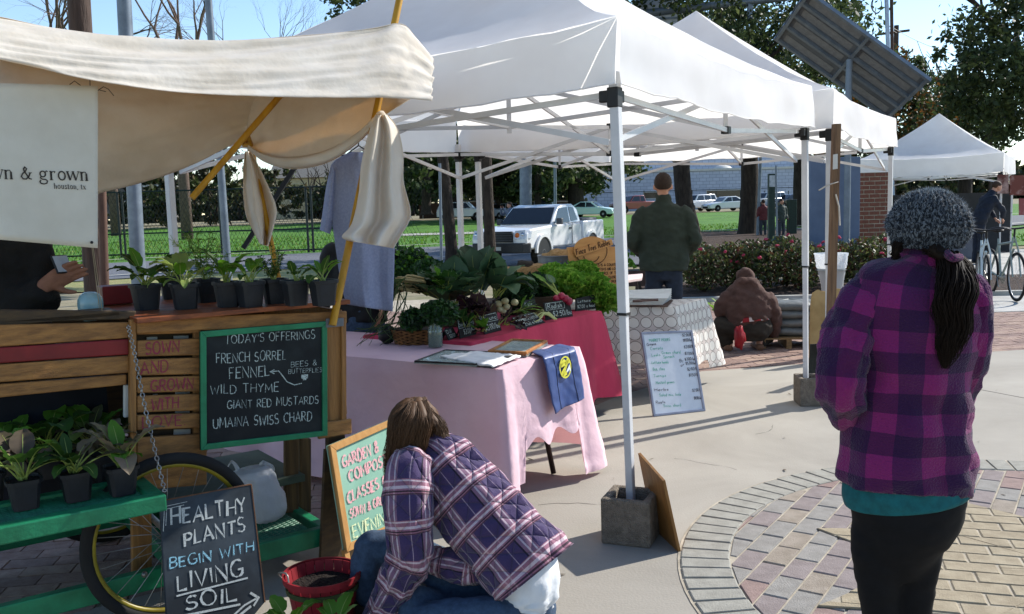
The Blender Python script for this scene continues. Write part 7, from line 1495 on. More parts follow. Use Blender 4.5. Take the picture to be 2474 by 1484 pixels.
# ================================================================ people
SKIN = mat('skin', '#a8755a', '#97654c', scale=20, rough=.55); SKIN2 = mat('skin_fair', '#c08e76', '#b07e66', scale=20, rough=.55)
def loft(mb, st, side, nl=24, n=28, disp=None, uv=None, cap=True, e=2.0, uvoff=(0, 0)):
    """tube of elliptical sections: st = [(centre, half width along side, half depth)], uv in metres"""
    C = bez([s[0] for s in st], nl); A = [max(.001, v) for v in bez([s[1] for s in st], nl)]; B = [max(.001, v) for v in bez([s[2] for s in st], nl)]
    side = V(side).normalized(); rows = []; s = 0; S = [0]
    for i in range(1, nl+1): s += (C[i]-C[i-1]).length; S.append(s)
    circ = math.pi*sum(a+b for a, b in zip(A, B))/len(A); vs = []
    for i in range(nl+1):
        t = (C[min(i+1, nl)]-C[max(i-1, 0)]).normalized(); x = (side - t*side.dot(t)).normalized(); y = t.cross(x)
        for k in range(n+1):
            a = 2*math.pi*k/n; c, q = math.cos(a), math.sin(a); g = 1/((abs(c)**e+abs(q)**e)**(1/e))
            p = C[i] + x*A[i]*c*g + y*B[i]*q*g
            if disp: p = p + (x*c+y*q)*disp(k/n, i/nl)
            vs.append(p)
    fs = []; uvs = []
    for i in range(nl):
        for k in range(n):
            fs.append((i*(n+1)+k, i*(n+1)+k+1, (i+1)*(n+1)+k+1, (i+1)*(n+1)+k))
            f = lambda kk, ii: (kk/n*circ+uvoff[0], S[ii]+uvoff[1]); uvs.append((f(k, i), f(k+1, i), f(k+1, i+1), f(k, i+1)))
    if cap:
        for i, rev in ((0, True), (nl, False)):
            vs.append(C[i]); ci = len(vs)-1
            for k in range(n):
                a, b = i*(n+1)+k, i*(n+1)+k+1; fs.append((b, a, ci) if rev else (a, b, ci)); uvs.append(((0, 0), (0, 0), (0, 0)))
    return mb.add(vs, fs, uvs)
def weld(o, d=.0005):
    bm = bmesh.new(); bm.from_mesh(o.data); bmesh.ops.remove_doubles(bm, verts=bm.verts, dist=d); bm.to_mesh(o.data); bm.free()
    for p in o.data.polygons: p.use_smooth = True
    return o
def head_mb(mb, c, fwd, up, s=1.0):
    """skull, jaw, nose, ears, brow and lips of a head of height .225*s"""
    c = V(c); f = V(fwd).normalized(); u = V(up).normalized(); r = f.cross(u).normalized(); u = r.cross(f); M = Matrix(((r.x, f.x, u.x), (r.y, f.y, u.y), (r.z, f.z, u.z)))
    E = lambda p, q: mb.ell(c + M @ V(p)*s, tuple(k*s for k in q), 16, M)
    E((0, -.012, .025), (.074, .094, .086)); E((0, .030, -.045), (.056, .058, .062)); E((0, .055, -.085), (.030, .028, .022)); E((0, .094, -.020), (.011, .018, .022)); E((0, .103, -.032), (.015, .011, .010))
    E((0, .083, -.060), (.022, .010, .006)); E((0, .080, -.071), (.018, .010, .006)); E((-.032, .078, .016), (.022, .012, .009)); E((.032, .078, .016), (.022, .012, .009)); E((-.034, .076, -.004), (.012, .010, .008)); E((.034, .076, -.004), (.012, .010, .008))
    for s_ in (-1, 1): E((s_*.080, -.006, -.012), (.012, .021, .032))
def hand_mb(mb, w, d, palm, s=1.0, curl=.5, thumb=1):
    """palm and five bent fingers; w = wrist, d = direction of the hand, palm = direction the palm faces"""
    w = V(w); d = V(d).normalized(); pn = V(palm); pn = (pn - d*pn.dot(d)).normalized(); sd = d.cross(pn)*thumb
    loft(mb, [(w-d*.02*s, .024*s, .018*s), (w+d*.03*s, .036*s, .016*s), (w+d*.075*s, .041*s, .014*s), (w+d*.092*s, .038*s, .011*s)], sd, 8, 12)
    for k, (o, l) in enumerate(((-.030, .062), (-.010, .076), (.011, .082), (.030, .074))):
        p = w + d*.088*s + sd*o*s; q = [p]; dd = d.copy()
        for j in range(4): dd = (dd + pn*curl*.55).normalized(); q.append(q[-1]+dd*l*s/4)
        mb.tube(q, [.0092*s, .0088*s, .0082*s, .0076*s, .005*s], 8)
    p = w + d*.03*s + sd*.030*s; dd = (d*.55+sd*.8+pn*.25).normalized(); q = [p]
    for j in range(3): q.append(q[-1]+dd*.024*s); dd = (dd + d*.35 + pn*.2*curl).normalized()
    mb.tube(q, [.0125*s, .0115*s, .0098*s, .006*s], 8)
def wr(amp, sx=3, sy=6, seed=0):
    return lambda u, v: amp*nz(math.cos(6.283*u)*sx+seed, math.sin(6.283*u)*sx, v*sy) + amp*.5*nz(math.cos(6.283*u)*sx*2.5, math.sin(6.283*u)*sx*2.5+seed, v*sy*2.5)
# ---------------- plaid cloth
def plaid_mat(name, period, stripes_u, stripes_v, base, rough=.95, quilt=0, bump=.3):
    """woven checks on UV metres: stripes = [(centre, half width, colour, weight)]"""
    m = mat(name, base, base, rough=rough, spec=.15, sheen=.15); N, L, b = nodes(m); uv = N.new('ShaderNodeUVMap'); sp = N.new('ShaderNodeSeparateXYZ'); L.new(uv.outputs[0], sp.inputs[0])
    def mt(op, a, c=None):
        n = N.new('ShaderNodeMath'); n.operation = op
        for i, x in enumerate((a, c)):
            if x is None: continue
            if isinstance(x, (int, float)): n.inputs[i].default_value = x
            else: L.new(x, n.inputs[i])
        return n.outputs[0]
    cur = None; rgb = N.new('ShaderNodeRGB'); rgb.outputs[0].default_value = c4(base); cur = rgb.outputs[0]
    for ax, ss in ((0, stripes_u), (1, stripes_v)):
        fr = mt('FRACT', mt('DIVIDE', sp.outputs[ax], period))
        for c_, hw, col, wt in ss:
            k = mt('MULTIPLY', mt('LESS_THAN', mt('ABSOLUTE', mt('SUBTRACT', fr, c_)), hw), wt); mx = N.new('ShaderNodeMix'); mx.data_type = 'RGBA'; L.new(k, mx.inputs[0]); L.new(cur, mx.inputs[6]); mx.inputs[7].default_value = c4(col); cur = mx.outputs[2]
    nz_ = N.new('ShaderNodeTexNoise'); nz_.inputs['Scale'].default_value = 220; nz_.inputs['Detail'].default_value = 3; L.new(uv.outputs[0], nz_.inputs['Vector'])
    mr = N.new('ShaderNodeMapRange'); mr.inputs[3].default_value = .78; mr.inputs[4].default_value = 1.22; L.new(nz_.outputs[0], mr.inputs[0]); mu = N.new('ShaderNodeMix'); mu.data_type = 'RGBA'; mu.blend_type = 'MULTIPLY'; mu.inputs[0].default_value = 1; L.new(cur, mu.inputs[6])
    cb = N.new('ShaderNodeCombineColor'); [L.new(mr.outputs[0], cb.inputs[i]) for i in range(3)]; L.new(cb.outputs[0], mu.inputs[7]); L.new(mu.outputs[2], b.inputs['Base Color'])
    bp = N.new('ShaderNodeBump'); bp.inputs['Strength'].default_value = bump; bp.inputs['Distance'].default_value = .01
    h = nz_.outputs[0]
    if quilt:
        d1 = mt('ABSOLUTE', mt('SUBTRACT', mt('FRACT', mt('DIVIDE', mt('ADD', sp.outputs[0], sp.outputs[1]), quilt)), .5)); d2 = mt('ABSOLUTE', mt('SUBTRACT', mt('FRACT', mt('DIVIDE', mt('SUBTRACT', sp.outputs[0], sp.outputs[1]), quilt)), .5))
        q = mt('MINIMUM', d1, d2); q = mt('MINIMUM', mt('POWER', mt('MULTIPLY', q, 3), .5), 1.0); h = mt('ADD', mt('MULTIPLY', h, .15), q); bp.inputs['Strength'].default_value = .9; bp.inputs['Distance'].default_value = .012
    L.new(h, bp.inputs['Height']); L.new(bp.outputs[0], b.inputs['Normal']); return m
# ---------------- the woman in purple plaid, back to us
WY = 2.3
def wp(px, py, dy=0): return AT(px, py, WY+dy)
kx = WY/FOC
M_fleece = plaid_mat('purple_check_fleece', .102, [(.5, .25, '#17143a', .64)], [(.5, .25, '#12112f', .64)], '#741f5a', bump=.6)
wt = thing('person', 'woman in purple plaid fleece and grey knit hat, back turned, at the right', 'person', (1.0, WY, 0))
tb = MB(); loft(tb, [(wp(2236, 622), 50*kx, .052), (wp(2230, 640), 74*kx, .068), (wp(2220, 672), 132*kx, .092), (wp(2212, 712), 152*kx, .110), (wp(2204, 780), 158*kx, .122), (wp(2198, 880), 144*kx, .118), (wp(2194, 980), 142*kx, .118), (wp(2188, 1080), 160*kx, .128), (wp(2190, 1150), 166*kx, .134), (wp(2190, 1160), 158*kx, .126)], (1, 0, 0), 44, 64, lambda u, v: wr(.014, 2.2, 7, 3)(u, v) + .006*math.sin(v*46+u*25)*math.exp(-((v-.62)/.2)**2), uvoff=(.02, 0))
loft(tb, [(wp(2112, 698, .02), 52*kx, .052), (wp(2082, 738), 62*kx, .062), (wp(2054, 806, -.02), 60*kx, .064), (wp(2036, 880, -.05), 57*kx, .060), (wp(2034, 935, -.05), 55*kx, .056), (wp(2052, 985, .02), 54*kx, .052), (wp(2084, 1020, .10), 48*kx, .046)], (1, 0, 0), 30, 40, lambda u, v: wr(.014, 2.5, 9, 9)(u, v) + .006*math.exp(-((v-.72)/.16)**2)*math.sin(v*52+u*9), uvoff=(.31, .03))
loft(tb, [(wp(2306, 690, .02), 52*kx, .055), (wp(2326, 720), 62*kx, .066), (wp(2338, 780, -.01), 55*kx, .066), (wp(2330, 860, .0), 48*kx, .062), (wp(2318, 920, .04), 44*kx, .056), (wp(2305, 985, .12), 42*kx, .05)], (1, 0, 0), 26, 40, wr(.010, 2.5, 7, 12), uvoff=(.11, .06))
ja = obj('fleece_jacket', tb, M_fleece, wt); weld(ja)
q = MB(); loft(q, [(wp(2236, 640), 72*kx, .066), (wp(2238, 618), 62*kx, .062), (wp(2240, 600), 58*kx, .060)], (1, 0, 0), 8, 32, cap=False); obj('collar', q, M_fleece, wt, smooth=2)
q = MB(); loft(q, [(wp(2190, 1130), 146*kx, .120), (wp(2190, 1180), 156*kx, .128), (wp(2192, 1203), 152*kx, .124)], (1, 0, 0), 10, 48, wr(.004, 2, 3, 5)); obj('teal_shirt', q, mat('teal_jersey', '#0e5a5f', '#0b4a4f', scale=40, rough=.9), wt, smooth=2)
q = MB(); M_leg = mat('black_leggings', '#0d0d10', '#08080a', scale=30, rough=.8, spec=.2)
loft(q, [(wp(2190, 1180), 145*kx, .120), (wp(2186, 1240), 134*kx, .122), (wp(2176, 1290), 116*kx, .11), (wp(2172, 1340), 84*kx, .085), (wp(2170, 1390), 46*kx, .055)], (1, 0, 0), 12, 40)
hipL, hipR = wp(2120, 1310), wp(2226, 1310)
for a, pts in ((0, [(2122, 1285, 70), (2120, 1360, 60), (2122, 1440, 50), (2128, 1510, 44), (2130, 1640, 43), (2134, 1780, 32), (2136, 1860, 26)]), (1, [(2222, 1285, 62), (2216, 1360, 54), (2212, 1440, 44), (2212, 1510, 40), (2214, 1640, 41), (2218, 1780, 31), (2220, 1860, 26)])): loft(q, [(wp(x, y), w_*kx, w_*kx*.98) for x, y, w_ in pts], (1, 0, 0), 22, 28)
remeshed('leggings', q, M_leg, wt, .009, 12, wrinkle=.003, wsc=(12, 12, 30))
for px in (2136, 2220):
    p = wp(px, 1860); q = MB(); loft(q, [(V((p.x, p.y-.06, .03)), .038, .03), (V((p.x, p.y, .05)), .042, .05), (V((p.x, p.y+.10, .035)), .044, .035), (V((p.x, p.y+.17, .028)), .03, .022)], (1, 0, 0), 12, 16); obj('shoe', q, M_black, wt, smooth=2)
bm_ = MB(); hc = wp(2238, 556, .015); head_mb(bm_, hc, (-.35, 1, -.02), (0, 0, 1), .92); loft(bm_, [(hc-UP*.05, .052, .055), (wp(2234, 640), .055, .055), (wp(2225, 690), .10, .08), (wp(2195, 900), .11, .09), (wp(2190, 1170), .12, .10)], (1, 0, 0), 14, 20)
hw_ = wp(2084, 1020, .10); hand_mb(bm_, hw_, (.3, .6, -.5), (1, 0, 0), .9)
remeshed('body', bm_, SKIN, wt, .008, 4)
# knit hat
HC = wp(2243, 548, 0); M_knit = mat('marled_wool', '#20262f', '#8d969f', scale=9, rough=1, bump=.8, bscale=90, detail=4, lo=.47, hi=.62, coord='UV', stretch=(13, 2.2, 1), dist=.8)
def hatf(u, v):
    a = 6.283*u; b = rad(-34)+v*rad(124); r_ = 1+.05*math.sin(b)*0; k = 96*kx*(1 - .10*max(0, -math.sin(b))); sl = .05*max(0, math.sin(b))
    rib = .0055*(abs(math.sin(a*13+.9*math.sin(v*3)+.35*math.sin(v*34)))-.5)*min(1, (1-v)*5) + .0016*math.sin(v*120)*min(1, (1-v)*5)
    d = V((math.cos(a)*math.cos(b), math.sin(a)*math.cos(b), math.sin(b))); w_ = 1+.06*nz(d.x*2, d.y*2, d.z*2+4)
    return HC + V((d.x*k*1.0, d.y*k*1.0, d.z*87*kx))*w_ + d*rib
q = MB(); q.grid(hatf, 160, 60, cu=True); ht = obj('knit_hat', q, M_knit, wt, smooth=2)
fz = MB(); r = random.Random(6)
for _ in range(5200):
    u, v = r.random(), r.random()**.8*.98; p = hatf(u, v); d = (p-HC).normalized(); e = (d + V((r.gauss(0, .6), r.gauss(0, .6), r.gauss(0, .6)))).normalized()*r.uniform(.004, .012); s_ = e.cross(V((r.uniform(-1, 1), r.uniform(-1, 1), 1))).normalized()*.00045; fz.cur = r.choice((0, 0, 1)); fz.add([p-s_, p+s_, p+e], [(0, 1, 2)])
obj('wool_fuzz', fz, [mat('fuzz_light', '#b9c0c6', '#9aa2a8'), mat('fuzz_dark', '#3a414b', '#2c323b')], ht, kind='stuff')
# ponytail
def hair(name, paths, rad_, m, par, n=70, seed=1, thick=.0022, spread=1.0, core=True):
    """a lock: core body plus loose strands following the same path"""
    r = random.Random(seed); P = bez(paths, 24); rr = bez([float(x) for x in rad_], 24); q = MB()
    if core: q.tube(P, [max(.002, x*.66) for x in rr], 14, flat=.8)
    for k in range(n):
        a = r.uniform(0, 6.283); d = r.uniform(.55, 1.12)*spread; ph = r.uniform(0, 6); o = V((math.cos(a), .7*math.sin(a), .25*math.sin(a*2))); e = r.randint(17, 24)
        pts = [P[i] + o*rr[i]*d*(1+.12*math.sin(i*.55+ph)) + V((.004*math.sin(i*.8+ph), 0, 0)) for i in range(e+1)]; q.tube(pts, [thick*(1-.75*i/e) for i in range(e+1)], 4, caps=False)
    return obj(name, q, m, par, smooth=2)
M_hairD = mat('dark_brown_hair', '#120d0a', '#20160f', scale=90, rough=.7, spec=.12, stretch=(6, 6, .3)); M_hairB = mat('light_brown_hair', '#3d2a1b', '#5e432c', scale=80, rough=.58, spec=.22, stretch=(6, 6, .3))
hair('ponytail', [wp(2290, 615, -.07), wp(2304, 640, -.10), wp(2312, 690, -.13), wp(2302, 740, -.14), wp(2306, 790, -.14), wp(2290, 840, -.135), wp(2282, 890, -.13)], [.026, .034, .042, .040, .036, .026, .006], M_hairD, wt, 420, 3, .0017)
hair('nape_hair', [wp(2250, 600, -.075), wp(2275, 615, -.09), wp(2300, 630, -.09)], [.03, .03, .025], M_hairD, wt, 50, 4, .002)
hair('side_hair', [wp(2168, 585, -.03), wp(2164, 612, -.03), wp(2160, 636, -.02)], [.012, .012, .005], M_hairD, wt, 26, 5, .0015)
q = MB(); q.tube(bez([wp(2286, 612, -.10), wp(2300, 624, -.13), wp(2318, 622, -.10)], 8), .010, 8); obj('hair_tie', q, M_fleece, wt, smooth=2)

# ---------------- the woman crouching in the quilted plaid jacket
KY = 3.02
def kp(px, py, dy=0): return AT(px, py, KY+dy)
kk_ = KY/FOC
M_quilt = plaid_mat('quilted_plaid', .112, [(.24, .17, '#8d6878', .55), (.14, .022, '#cbbcc2', .62), (.30, .022, '#cbbcc2', .55), (.43, .022, '#17141f', .85), (.74, .012, '#a893a2', .6)], [(.25, .19, '#a06c78', .6), (.10, .018, '#cdbfc5', .65), (.25, .035, '#d2c5ca', .6), (.35, .02, '#17141f', .85), (.42, .018, '#17141f', .75)], '#3d3153', quilt=.075)
kt = thing('person', 'woman crouching in a purple quilted plaid jacket with long brown hair', 'person', (kp(1150, 1484).x, KY, 0))
sx = V((-.70, .35, .62)).normalized(); ACR = V((-.62, .45, -.6))
axd = (kp(1272, 1388, -.08)-kp(1010, 1090, .14)).normalized()
upn = V((.5, -.25, .8)); upn = (upn-axd*upn.dot(axd)).normalized(); acr = axd.cross(upn)
q = MB(); st = [((1000, 1078, .15), 48, 50), ((1030, 1098, .13), 74, 66), ((1066, 1134, .10), 96, 84), ((1120, 1196, .06), 108, 100), ((1180, 1264, .02), 112, 108), ((1236, 1326, -.02), 112, 110), ((1276, 1372, -.05), 116, 112), ((1290, 1390, -.06), 119, 112)]
loft(q, [(kp(*s[0]), s[1]*kk_, s[2]*kk_) for s in st], upn, 44, 72, lambda u, v: wr(.016, 2.0, 6, 21)(u, v) + .010*max(0, v-.75)*4*math.sin(u*30), uvoff=(.05, 0))
loft(q, [(kp(1000, 1112, .03), 50*kk_, .062), (kp(986, 1150, -.03), 60*kk_, .075), (kp(984, 1215, -.07), 60*kk_, .076), (kp(988, 1285, -.09), 56*kk_, .070), (kp(992, 1342, -.09), 54*kk_, .066), (kp(965, 1400, -.06), 50*kk_, .06), (kp(930, 1462, -.02), 46*kk_, .055), (kp(905, 1510, 0), 42*kk_, .05)], (1, 0, 0), 36, 44, lambda u, v: wr(.010, 2.4, 7, 31)(u, v) + .010*math.exp(-((v-.62)/.10)**2)*math.sin(u*19+v*40), uvoff=(.1, .02))
loft(q, [(kp(1035, 1352, .02), 32*kk_, .05), (kp(1090, 1362, .0), 40*kk_, .06), (kp(1140, 1372, -.01), 42*kk_, .06), (kp(1176, 1366, -.02), 40*kk_, .055)], (0, 0, 1), 20, 36, wr(.012, 2.4, 7, 41), uvoff=(.3, .1))
weld(obj('quilted_jacket', q, M_quilt, kt))
q = MB(); loft(q, [(kp(1240, 1340, -.02), 96*kk_, 90*kk_), (kp(1262, 1390, -.03), 88*kk_, 92*kk_), (kp(1268, 1428, -.03), 80*kk_, 90*kk_), (kp(1266, 1448, -.03), 74*kk_, 84*kk_)], (1, -.3, .25), 14, 48, wr(.016, 2.4, 9, 4)); weld(obj('white_shirt', q, mat('white_cotton', '#d3d5d8', '#c6c9cd', scale=8, rough=.9, bump=.25, bscale=20), kt))
M_den = mat('blue_denim', '#3c4f66', '#2b3b4f', scale=60, rough=.9, bump=.2, bscale=260, detail=3, lo=.3, hi=.7)
q = MB(); hp_ = kp(1262, 1462, -.02)
loft(q, [(kp(1268, 1425, -.01), 66*kk_, .10), (kp(1264, 1465, -.02), 84*kk_, .125), (kp(1250, 1520, -.03), 86*kk_, .12), (kp(1240, 1560, -.03), 50*kk_, .08)], (1, -.2, .2), 14, 30)
loft(q, [(kp(1235, 1500, -.10), .085, .085), (kp(1150, 1496, -.13), .076, .078), (kp(1060, 1500, -.11), .068, .07), (kp(1000, 1510, -.08), .06, .062)], (0, 0, 1), 16, 26)          # near thigh
loft(q, [(kp(1000, 1510, -.08), .058, .058), (V((kp(1010, 1490).x, KY-.02, .03+.10)), .05, .05), (V((kp(1080, 1490).x, KY+.05, .07)), .045, .05)], (0, 0, 1), 10, 20)
loft(q, [(kp(1225, 1470, .08), .085, .085), (kp(1100, 1400, .12), .078, .08), (kp(980, 1335, .14), .07, .07), (kp(905, 1322, .14), .064, .064)], (0, 1, .2), 18, 26); q.ell(kp(900, 1322, .14), (.066, .066, .066), 16)                 # far thigh
loft(q, [(kp(912, 1318, .14), .062, .064), (kp(885, 1360, .13), .058, .06), (kp(890, 1430, .13), .054, .058), (V((kp(905, 1480).x, KY+.13, .09)), .045, .05)], (1, 0, 0), 18, 26)
remeshed('jeans', q, M_den, kt, .010, 5, wrinkle=.007, wsc=(14, 14, 20))
for p_, dr in ((V((kp(905, 1480).x, KY+.13, 0)), V((-1, .15, 0))), (V((kp(1085, 1490).x, KY+.05, 0)), V((-1, .15, 0)))):
    q = MB(); s_ = dr.cross(UP); loft(q, [(p_-dr*.07+UP*.035, .035, .03), (p_+UP*.05, .042, .045), (p_+dr*.09+UP*.035, .045, .034), (p_+dr*.17+UP*.026, .028, .022)], s_, 12, 16); obj('shoe', q, mat('brown_shoe', '#3d2f26', '#2f241d'), kt, smooth=2)
bm_ = MB(); kc = kp(1003, 1036, .18); head_mb(bm_, kc, (-.5, .7, -.5), (-.25, .1, .95), .84); loft(bm_, [(kc+V((.02, 0, -.06)), .05, .05), (kp(1015, 1092, .14), .055, .055), (kp(1100, 1180, .07), .10, .09), (kp(1240, 1340, -.02), .11, .10), (kp(1262, 1440, -.02), .11, .10)], (0, 1, 0), 16, 20)
loft(bm_, [(kp(1000, 1130, .05), .05, .05), (kp(988, 1300, -.08), .04, .04), (kp(930, 1462, -.02), .035, .035), (kp(908, 1506, 0), .028, .028)], (1, 0, 0), 14, 14); hand_mb(bm_, kp(904, 1512, 0), (-.3, .2, -1), (-1, 0, 0), .9, .5)
remeshed('body', bm_, SKIN2, kt, .008, 4)
# hair: cap over the skull and long locks falling forward on the left
q = MB(); HCK = kp(1000, 1030, .155)
def hcap(u, v):
    a = 6.283*u; b = rad(-58)+v*rad(148); d = V((math.cos(a)*math.cos(b), math.sin(a)*math.cos(b), math.sin(b))); k = 1+.012*math.sin(a*60+3*math.sin(v*4))+.012*math.sin(a*23+v*6)+.03*nz(d.x*5, d.y*5, d.z*3); return HCK + V((d.x*68*kk_, d.y*86*kk_, d.z*74*kk_ - (.012 if v < .1 else 0)))*k
q.grid(hcap, 120, 40, cu=True); hp2 = obj('hair', q, M_hairB, kt, smooth=2)
for k, (pp, rr, n, sd) in enumerate((([(985, 972, .12), (950, 1010, .06), (938, 1070, .04), (938, 1130, .04), (934, 1200, .05)], [.028, .036, .034, .026, .008], 120, 11), ([(1000, 975, .08), (975, 1010, .03), (962, 1060, .02), (958, 1110, .03), (950, 1150, .05)], [.03, .04, .04, .03, .012], 120, 12), ([(1010, 972, .09), (1020, 1010, .04), (1015, 1055, .03), (990, 1090, .03), (975, 1120, .05)], [.03, .042, .042, .036, .014], 120, 13), ([(1020, 985, .12), (1055, 1020, .09), (1068, 1056, .08), (1050, 1084, .06), (1020, 1096, .04)], [.026, .036, .036, .028, .012], 120, 14), ([(1040, 1010, .10), (1072, 1050, .075), (1080, 1072, .06), (1062, 1090, .03)], [.022, .026, .022, .006], 90, 15), ([(995, 966, .13), (1005, 990, .075), (1000, 1040, .05), (985, 1090, .02), (972, 1140, .0)], [.034, .044, .046, .034, .012], 160, 17), ([(970, 985, .13), (945, 1030, .08), (930, 1090, .06), (926, 1160, .06), (930, 1230, .07)], [.024, .032, .03, .022, .006], 110, 18), ([(940, 1120, .04), (928, 1180, .05), (920, 1230, .06)], [.014, .010, .003], 26, 16))): hair('hair_lock', [kp(x[0]+(16 if x[0] < 1000 else (-4 if x[0] > 1040 else 0)), x[1], x[2]) for x in pp], [w_*.72 for w_ in rr], M_hairB, hp2, int(n*2.3), sd, .0013)

# ---------------- plain standing figures
def figure(label, pos, hd, h, top, bot, hairc, skin=SKIN2, arms=None, vox=.02, lean=0, jacket=1.0, name='person', hood=False, hairlen=0):
    """standing person facing local -y; arms = list of (elbow, wrist) local points for height 1.75"""
    t = thing('person', label, 'person', pos, hd); k = h/1.75; S = lambda x, y, z: V((x, y + lean*max(0, z-.95), z))*k
    arms = arms or [((.255, .03, 1.12), (.23, -.12, .92)), ((-.255, .03, 1.12), (-.23, -.12, .92))]
    b = MB(); head_mb(b, S(0, -.015, 1.635), (0, -1, 0), (0, 0, 1), k); loft(b, [(S(0, .01, 1.57), .05*k, .055*k), (S(0, .02, 1.47), .06*k, .06*k), (S(0, .02, 1.40), .14*k, .08*k), (S(0, 0, 1.1), .12*k, .08*k), (S(0, 0, .9), .13*k, .09*k)], (1, 0, 0), 14, 18)
    for (e, w_), s in zip(arms, (1, -1)): loft(b, [(S(s*.17, .02, 1.41), .045*k, .045*k), (S(*e), .036*k, .036*k), (S(*w_), .026*k, .026*k)], (1, 0, 0), 12, 12); d = (V(w_)-V(e)).normalized(); hand_mb(b, S(*w_), d, (-s, 0, -.1), k*.98, .35, s)
    for s in (1, -1): loft(b, [(S(s*.09, 0, .9), .06*k, .06*k), (S(s*.10, 0, .48), .045*k, .045*k), (S(s*.10, .01, .08), .03*k, .03*k)], (1, 0, 0), 10, 12)
    remeshed('body', b, skin, t, vox, 3, local=True)
    q = MB(); loft(q, [(S(0, .025, 1.555), .066*k, .070*k), (S(0, .022, 1.52), .070*k, .074*k), (S(0, .02, 1.48), .088*k, .080*k), (S(0, .02, 1.43), .175*k, .10*k), (S(0, .015, 1.33), .215*k*jacket, .125*k), (S(0, .01, 1.15), .20*k*jacket, .13*k), (S(0, .01, .98), .20*k*jacket, .13*k), (S(0, .01, .86), .195*k*jacket, .13*k)], (1, 0, 0), 26, 36, wr(.012*k, 2, 6, h))
    for (e, w_), s in zip(arms, (1, -1)): loft(q, [(S(s*.15, .02, 1.40), .075*k, .075*k), (S(s*.205, .02, 1.36), .074*k, .076*k), (S(*(V((s*.21, .02, 1.36))).lerp(V(e), .6)), .066*k, .066*k), (S(*e), .058*k, .06*k), (S(*V(e).lerp(V(w_), .9)), .044*k, .046*k)], (1, 0, 0), 20, 24, wr(.010*k, 2, 7, h+s))
    if hood: q.ell(S(0, .02, 1.64), (.105*k, .12*k, .13*k), 20)
    remeshed('jacket', q, top, t, max(.012, vox*.8), 3, local=True, wrinkle=.014, wsc=(7, 7, 15))
    q = MB(); loft(q, [(S(0, 0, 1.0), .165*k, .11*k), (S(0, .005, .88), .17*k, .12*k), (S(0, 0, .78), .16*k, .11*k)], (1, 0, 0), 8, 28)
    for s in (1, -1): loft(q, [(S(s*.085, 0, .86), .088*k, .095*k), (S(s*.095, 0, .65), .078*k, .082*k), (S(s*.10, -.01, .46), .062*k, .066*k), (S(s*.10, .0, .25), .058*k, .062*k), (S(s*.10, .01, .06), .055*k, .062*k)], (1, 0, 0), 18, 22, wr(.006, 2, 9, s))
    remeshed('trousers', q, bot, t, max(.012, vox*.8), 3, local=True, wrinkle=.010, wsc=(8, 8, 16))
    for s in (1, -1): q = MB(); loft(q, [(S(s*.10, .06, .035), .04*k, .032*k), (S(s*.10, .0, .05), .045*k, .045*k), (S(s*.10, -.10, .035), .048*k, .034*k), (S(s*.10, -.17, .025), .03*k, .02*k)], (1, 0, 0), 10, 14); obj('shoe', q, M_black, t, smooth=2, local=True)
    if not hood:
        q = MB(); c = S(0, .012, 1.668)
        def hf(u, v): a = 6.283*u; fr = max(0, -math.sin(a)); s0_ = rad(-46+62*fr+22*abs(math.cos(a))**8); b_ = s0_+v*(rad(90)-s0_); d = V((math.cos(a)*math.cos(b_), math.sin(a)*math.cos(b_), math.sin(b_))); return c + V((d.x*.081, d.y*.102, d.z*.092))*k*(1+.04*nz(d.x*7, d.y*7, d.z*7))
        q.grid(hf, 32, 16, cu=True); obj('hair', q, hairc, t, smooth=2, local=True)
        if hairlen: q = MB(); loft(q, [(S(0, .06, 1.66), .07*k, .05*k), (S(0, .09, 1.5), .08*k, .04*k), (S(0, .08, 1.5-hairlen), .05*k, .02*k)], (1, 0, 0), 8, 16); obj('long_hair', q, hairc, t, smooth=2, local=True)
    return t
M_short = mat('short_brown_hair', '#3a2c24', '#2c211b', scale=60, rough=.8); M_olv = mat('dark_olive_jacket', '#2f3830', '#262e27', scale=5, rough=.9, bump=.2, bscale=40)
gp_ = AT(1603, 640, 8.3); figure('stocky man in a dark green jacket standing with his back to us', (gp_.x, 8.3, 0), rad(172), 1.72, M_olv, mat('dark_jeans', '#232c3c', '#1b2330', scale=30, rough=.9), M_short, arms=[((.29, .05, 1.13), (.20, -.17, 1.0)), ((-.29, .05, 1.13), (-.20, -.17, 1.0))], vox=.014, jacket=1.16)
figure('person in a black jacket and jeans behind the hanging shirt', (AT(866, 600, 5.85).x, 5.85, 0), rad(8), 1.52, mat('black_jacket', '#15171b', '#0f1013', scale=6), M_den, M_short, arms=[((.20, .02, 1.08), (.15, -.14, .95)), ((-.27, .02, 1.10), (-.27, -.10, .90))], vox=.016)
fm = AT(1843, 560, 40); figure('distant man in a red jacket walking on the lawn path', (fm.x, 40, zg(fm.x, 40)), rad(190), 1.75, mat('dull_red_jacket', '#6b2f30', '#5a2627'), mat('dark_trousers', '#3a4048', '#2d3239'), M_short, vox=.03)
fm = AT(1887, 560, 38); figure('distant figure in a dark cap beside the poster column', (fm.x, 38, zg(fm.x, 38)), rad(20), 1.75, mat('grey_green_coat', '#3c4640', '#303933'), MATS['dark_trousers'], M_short, vox=.03)
fm = AT(1232, 560, 36); figure('person in a grey shirt raising a camera behind the pickup bonnet', (fm.x, 36, -.1), rad(-60), 1.78, mat('blue_grey_shirt', '#6d7686', '#5d6676'), MATS['dark_trousers'], M_short, arms=[((.24, -.22, 1.30), (.10, -.32, 1.55)), ((-.24, -.22, 1.30), (-.10, -.32, 1.55))], vox=.03)
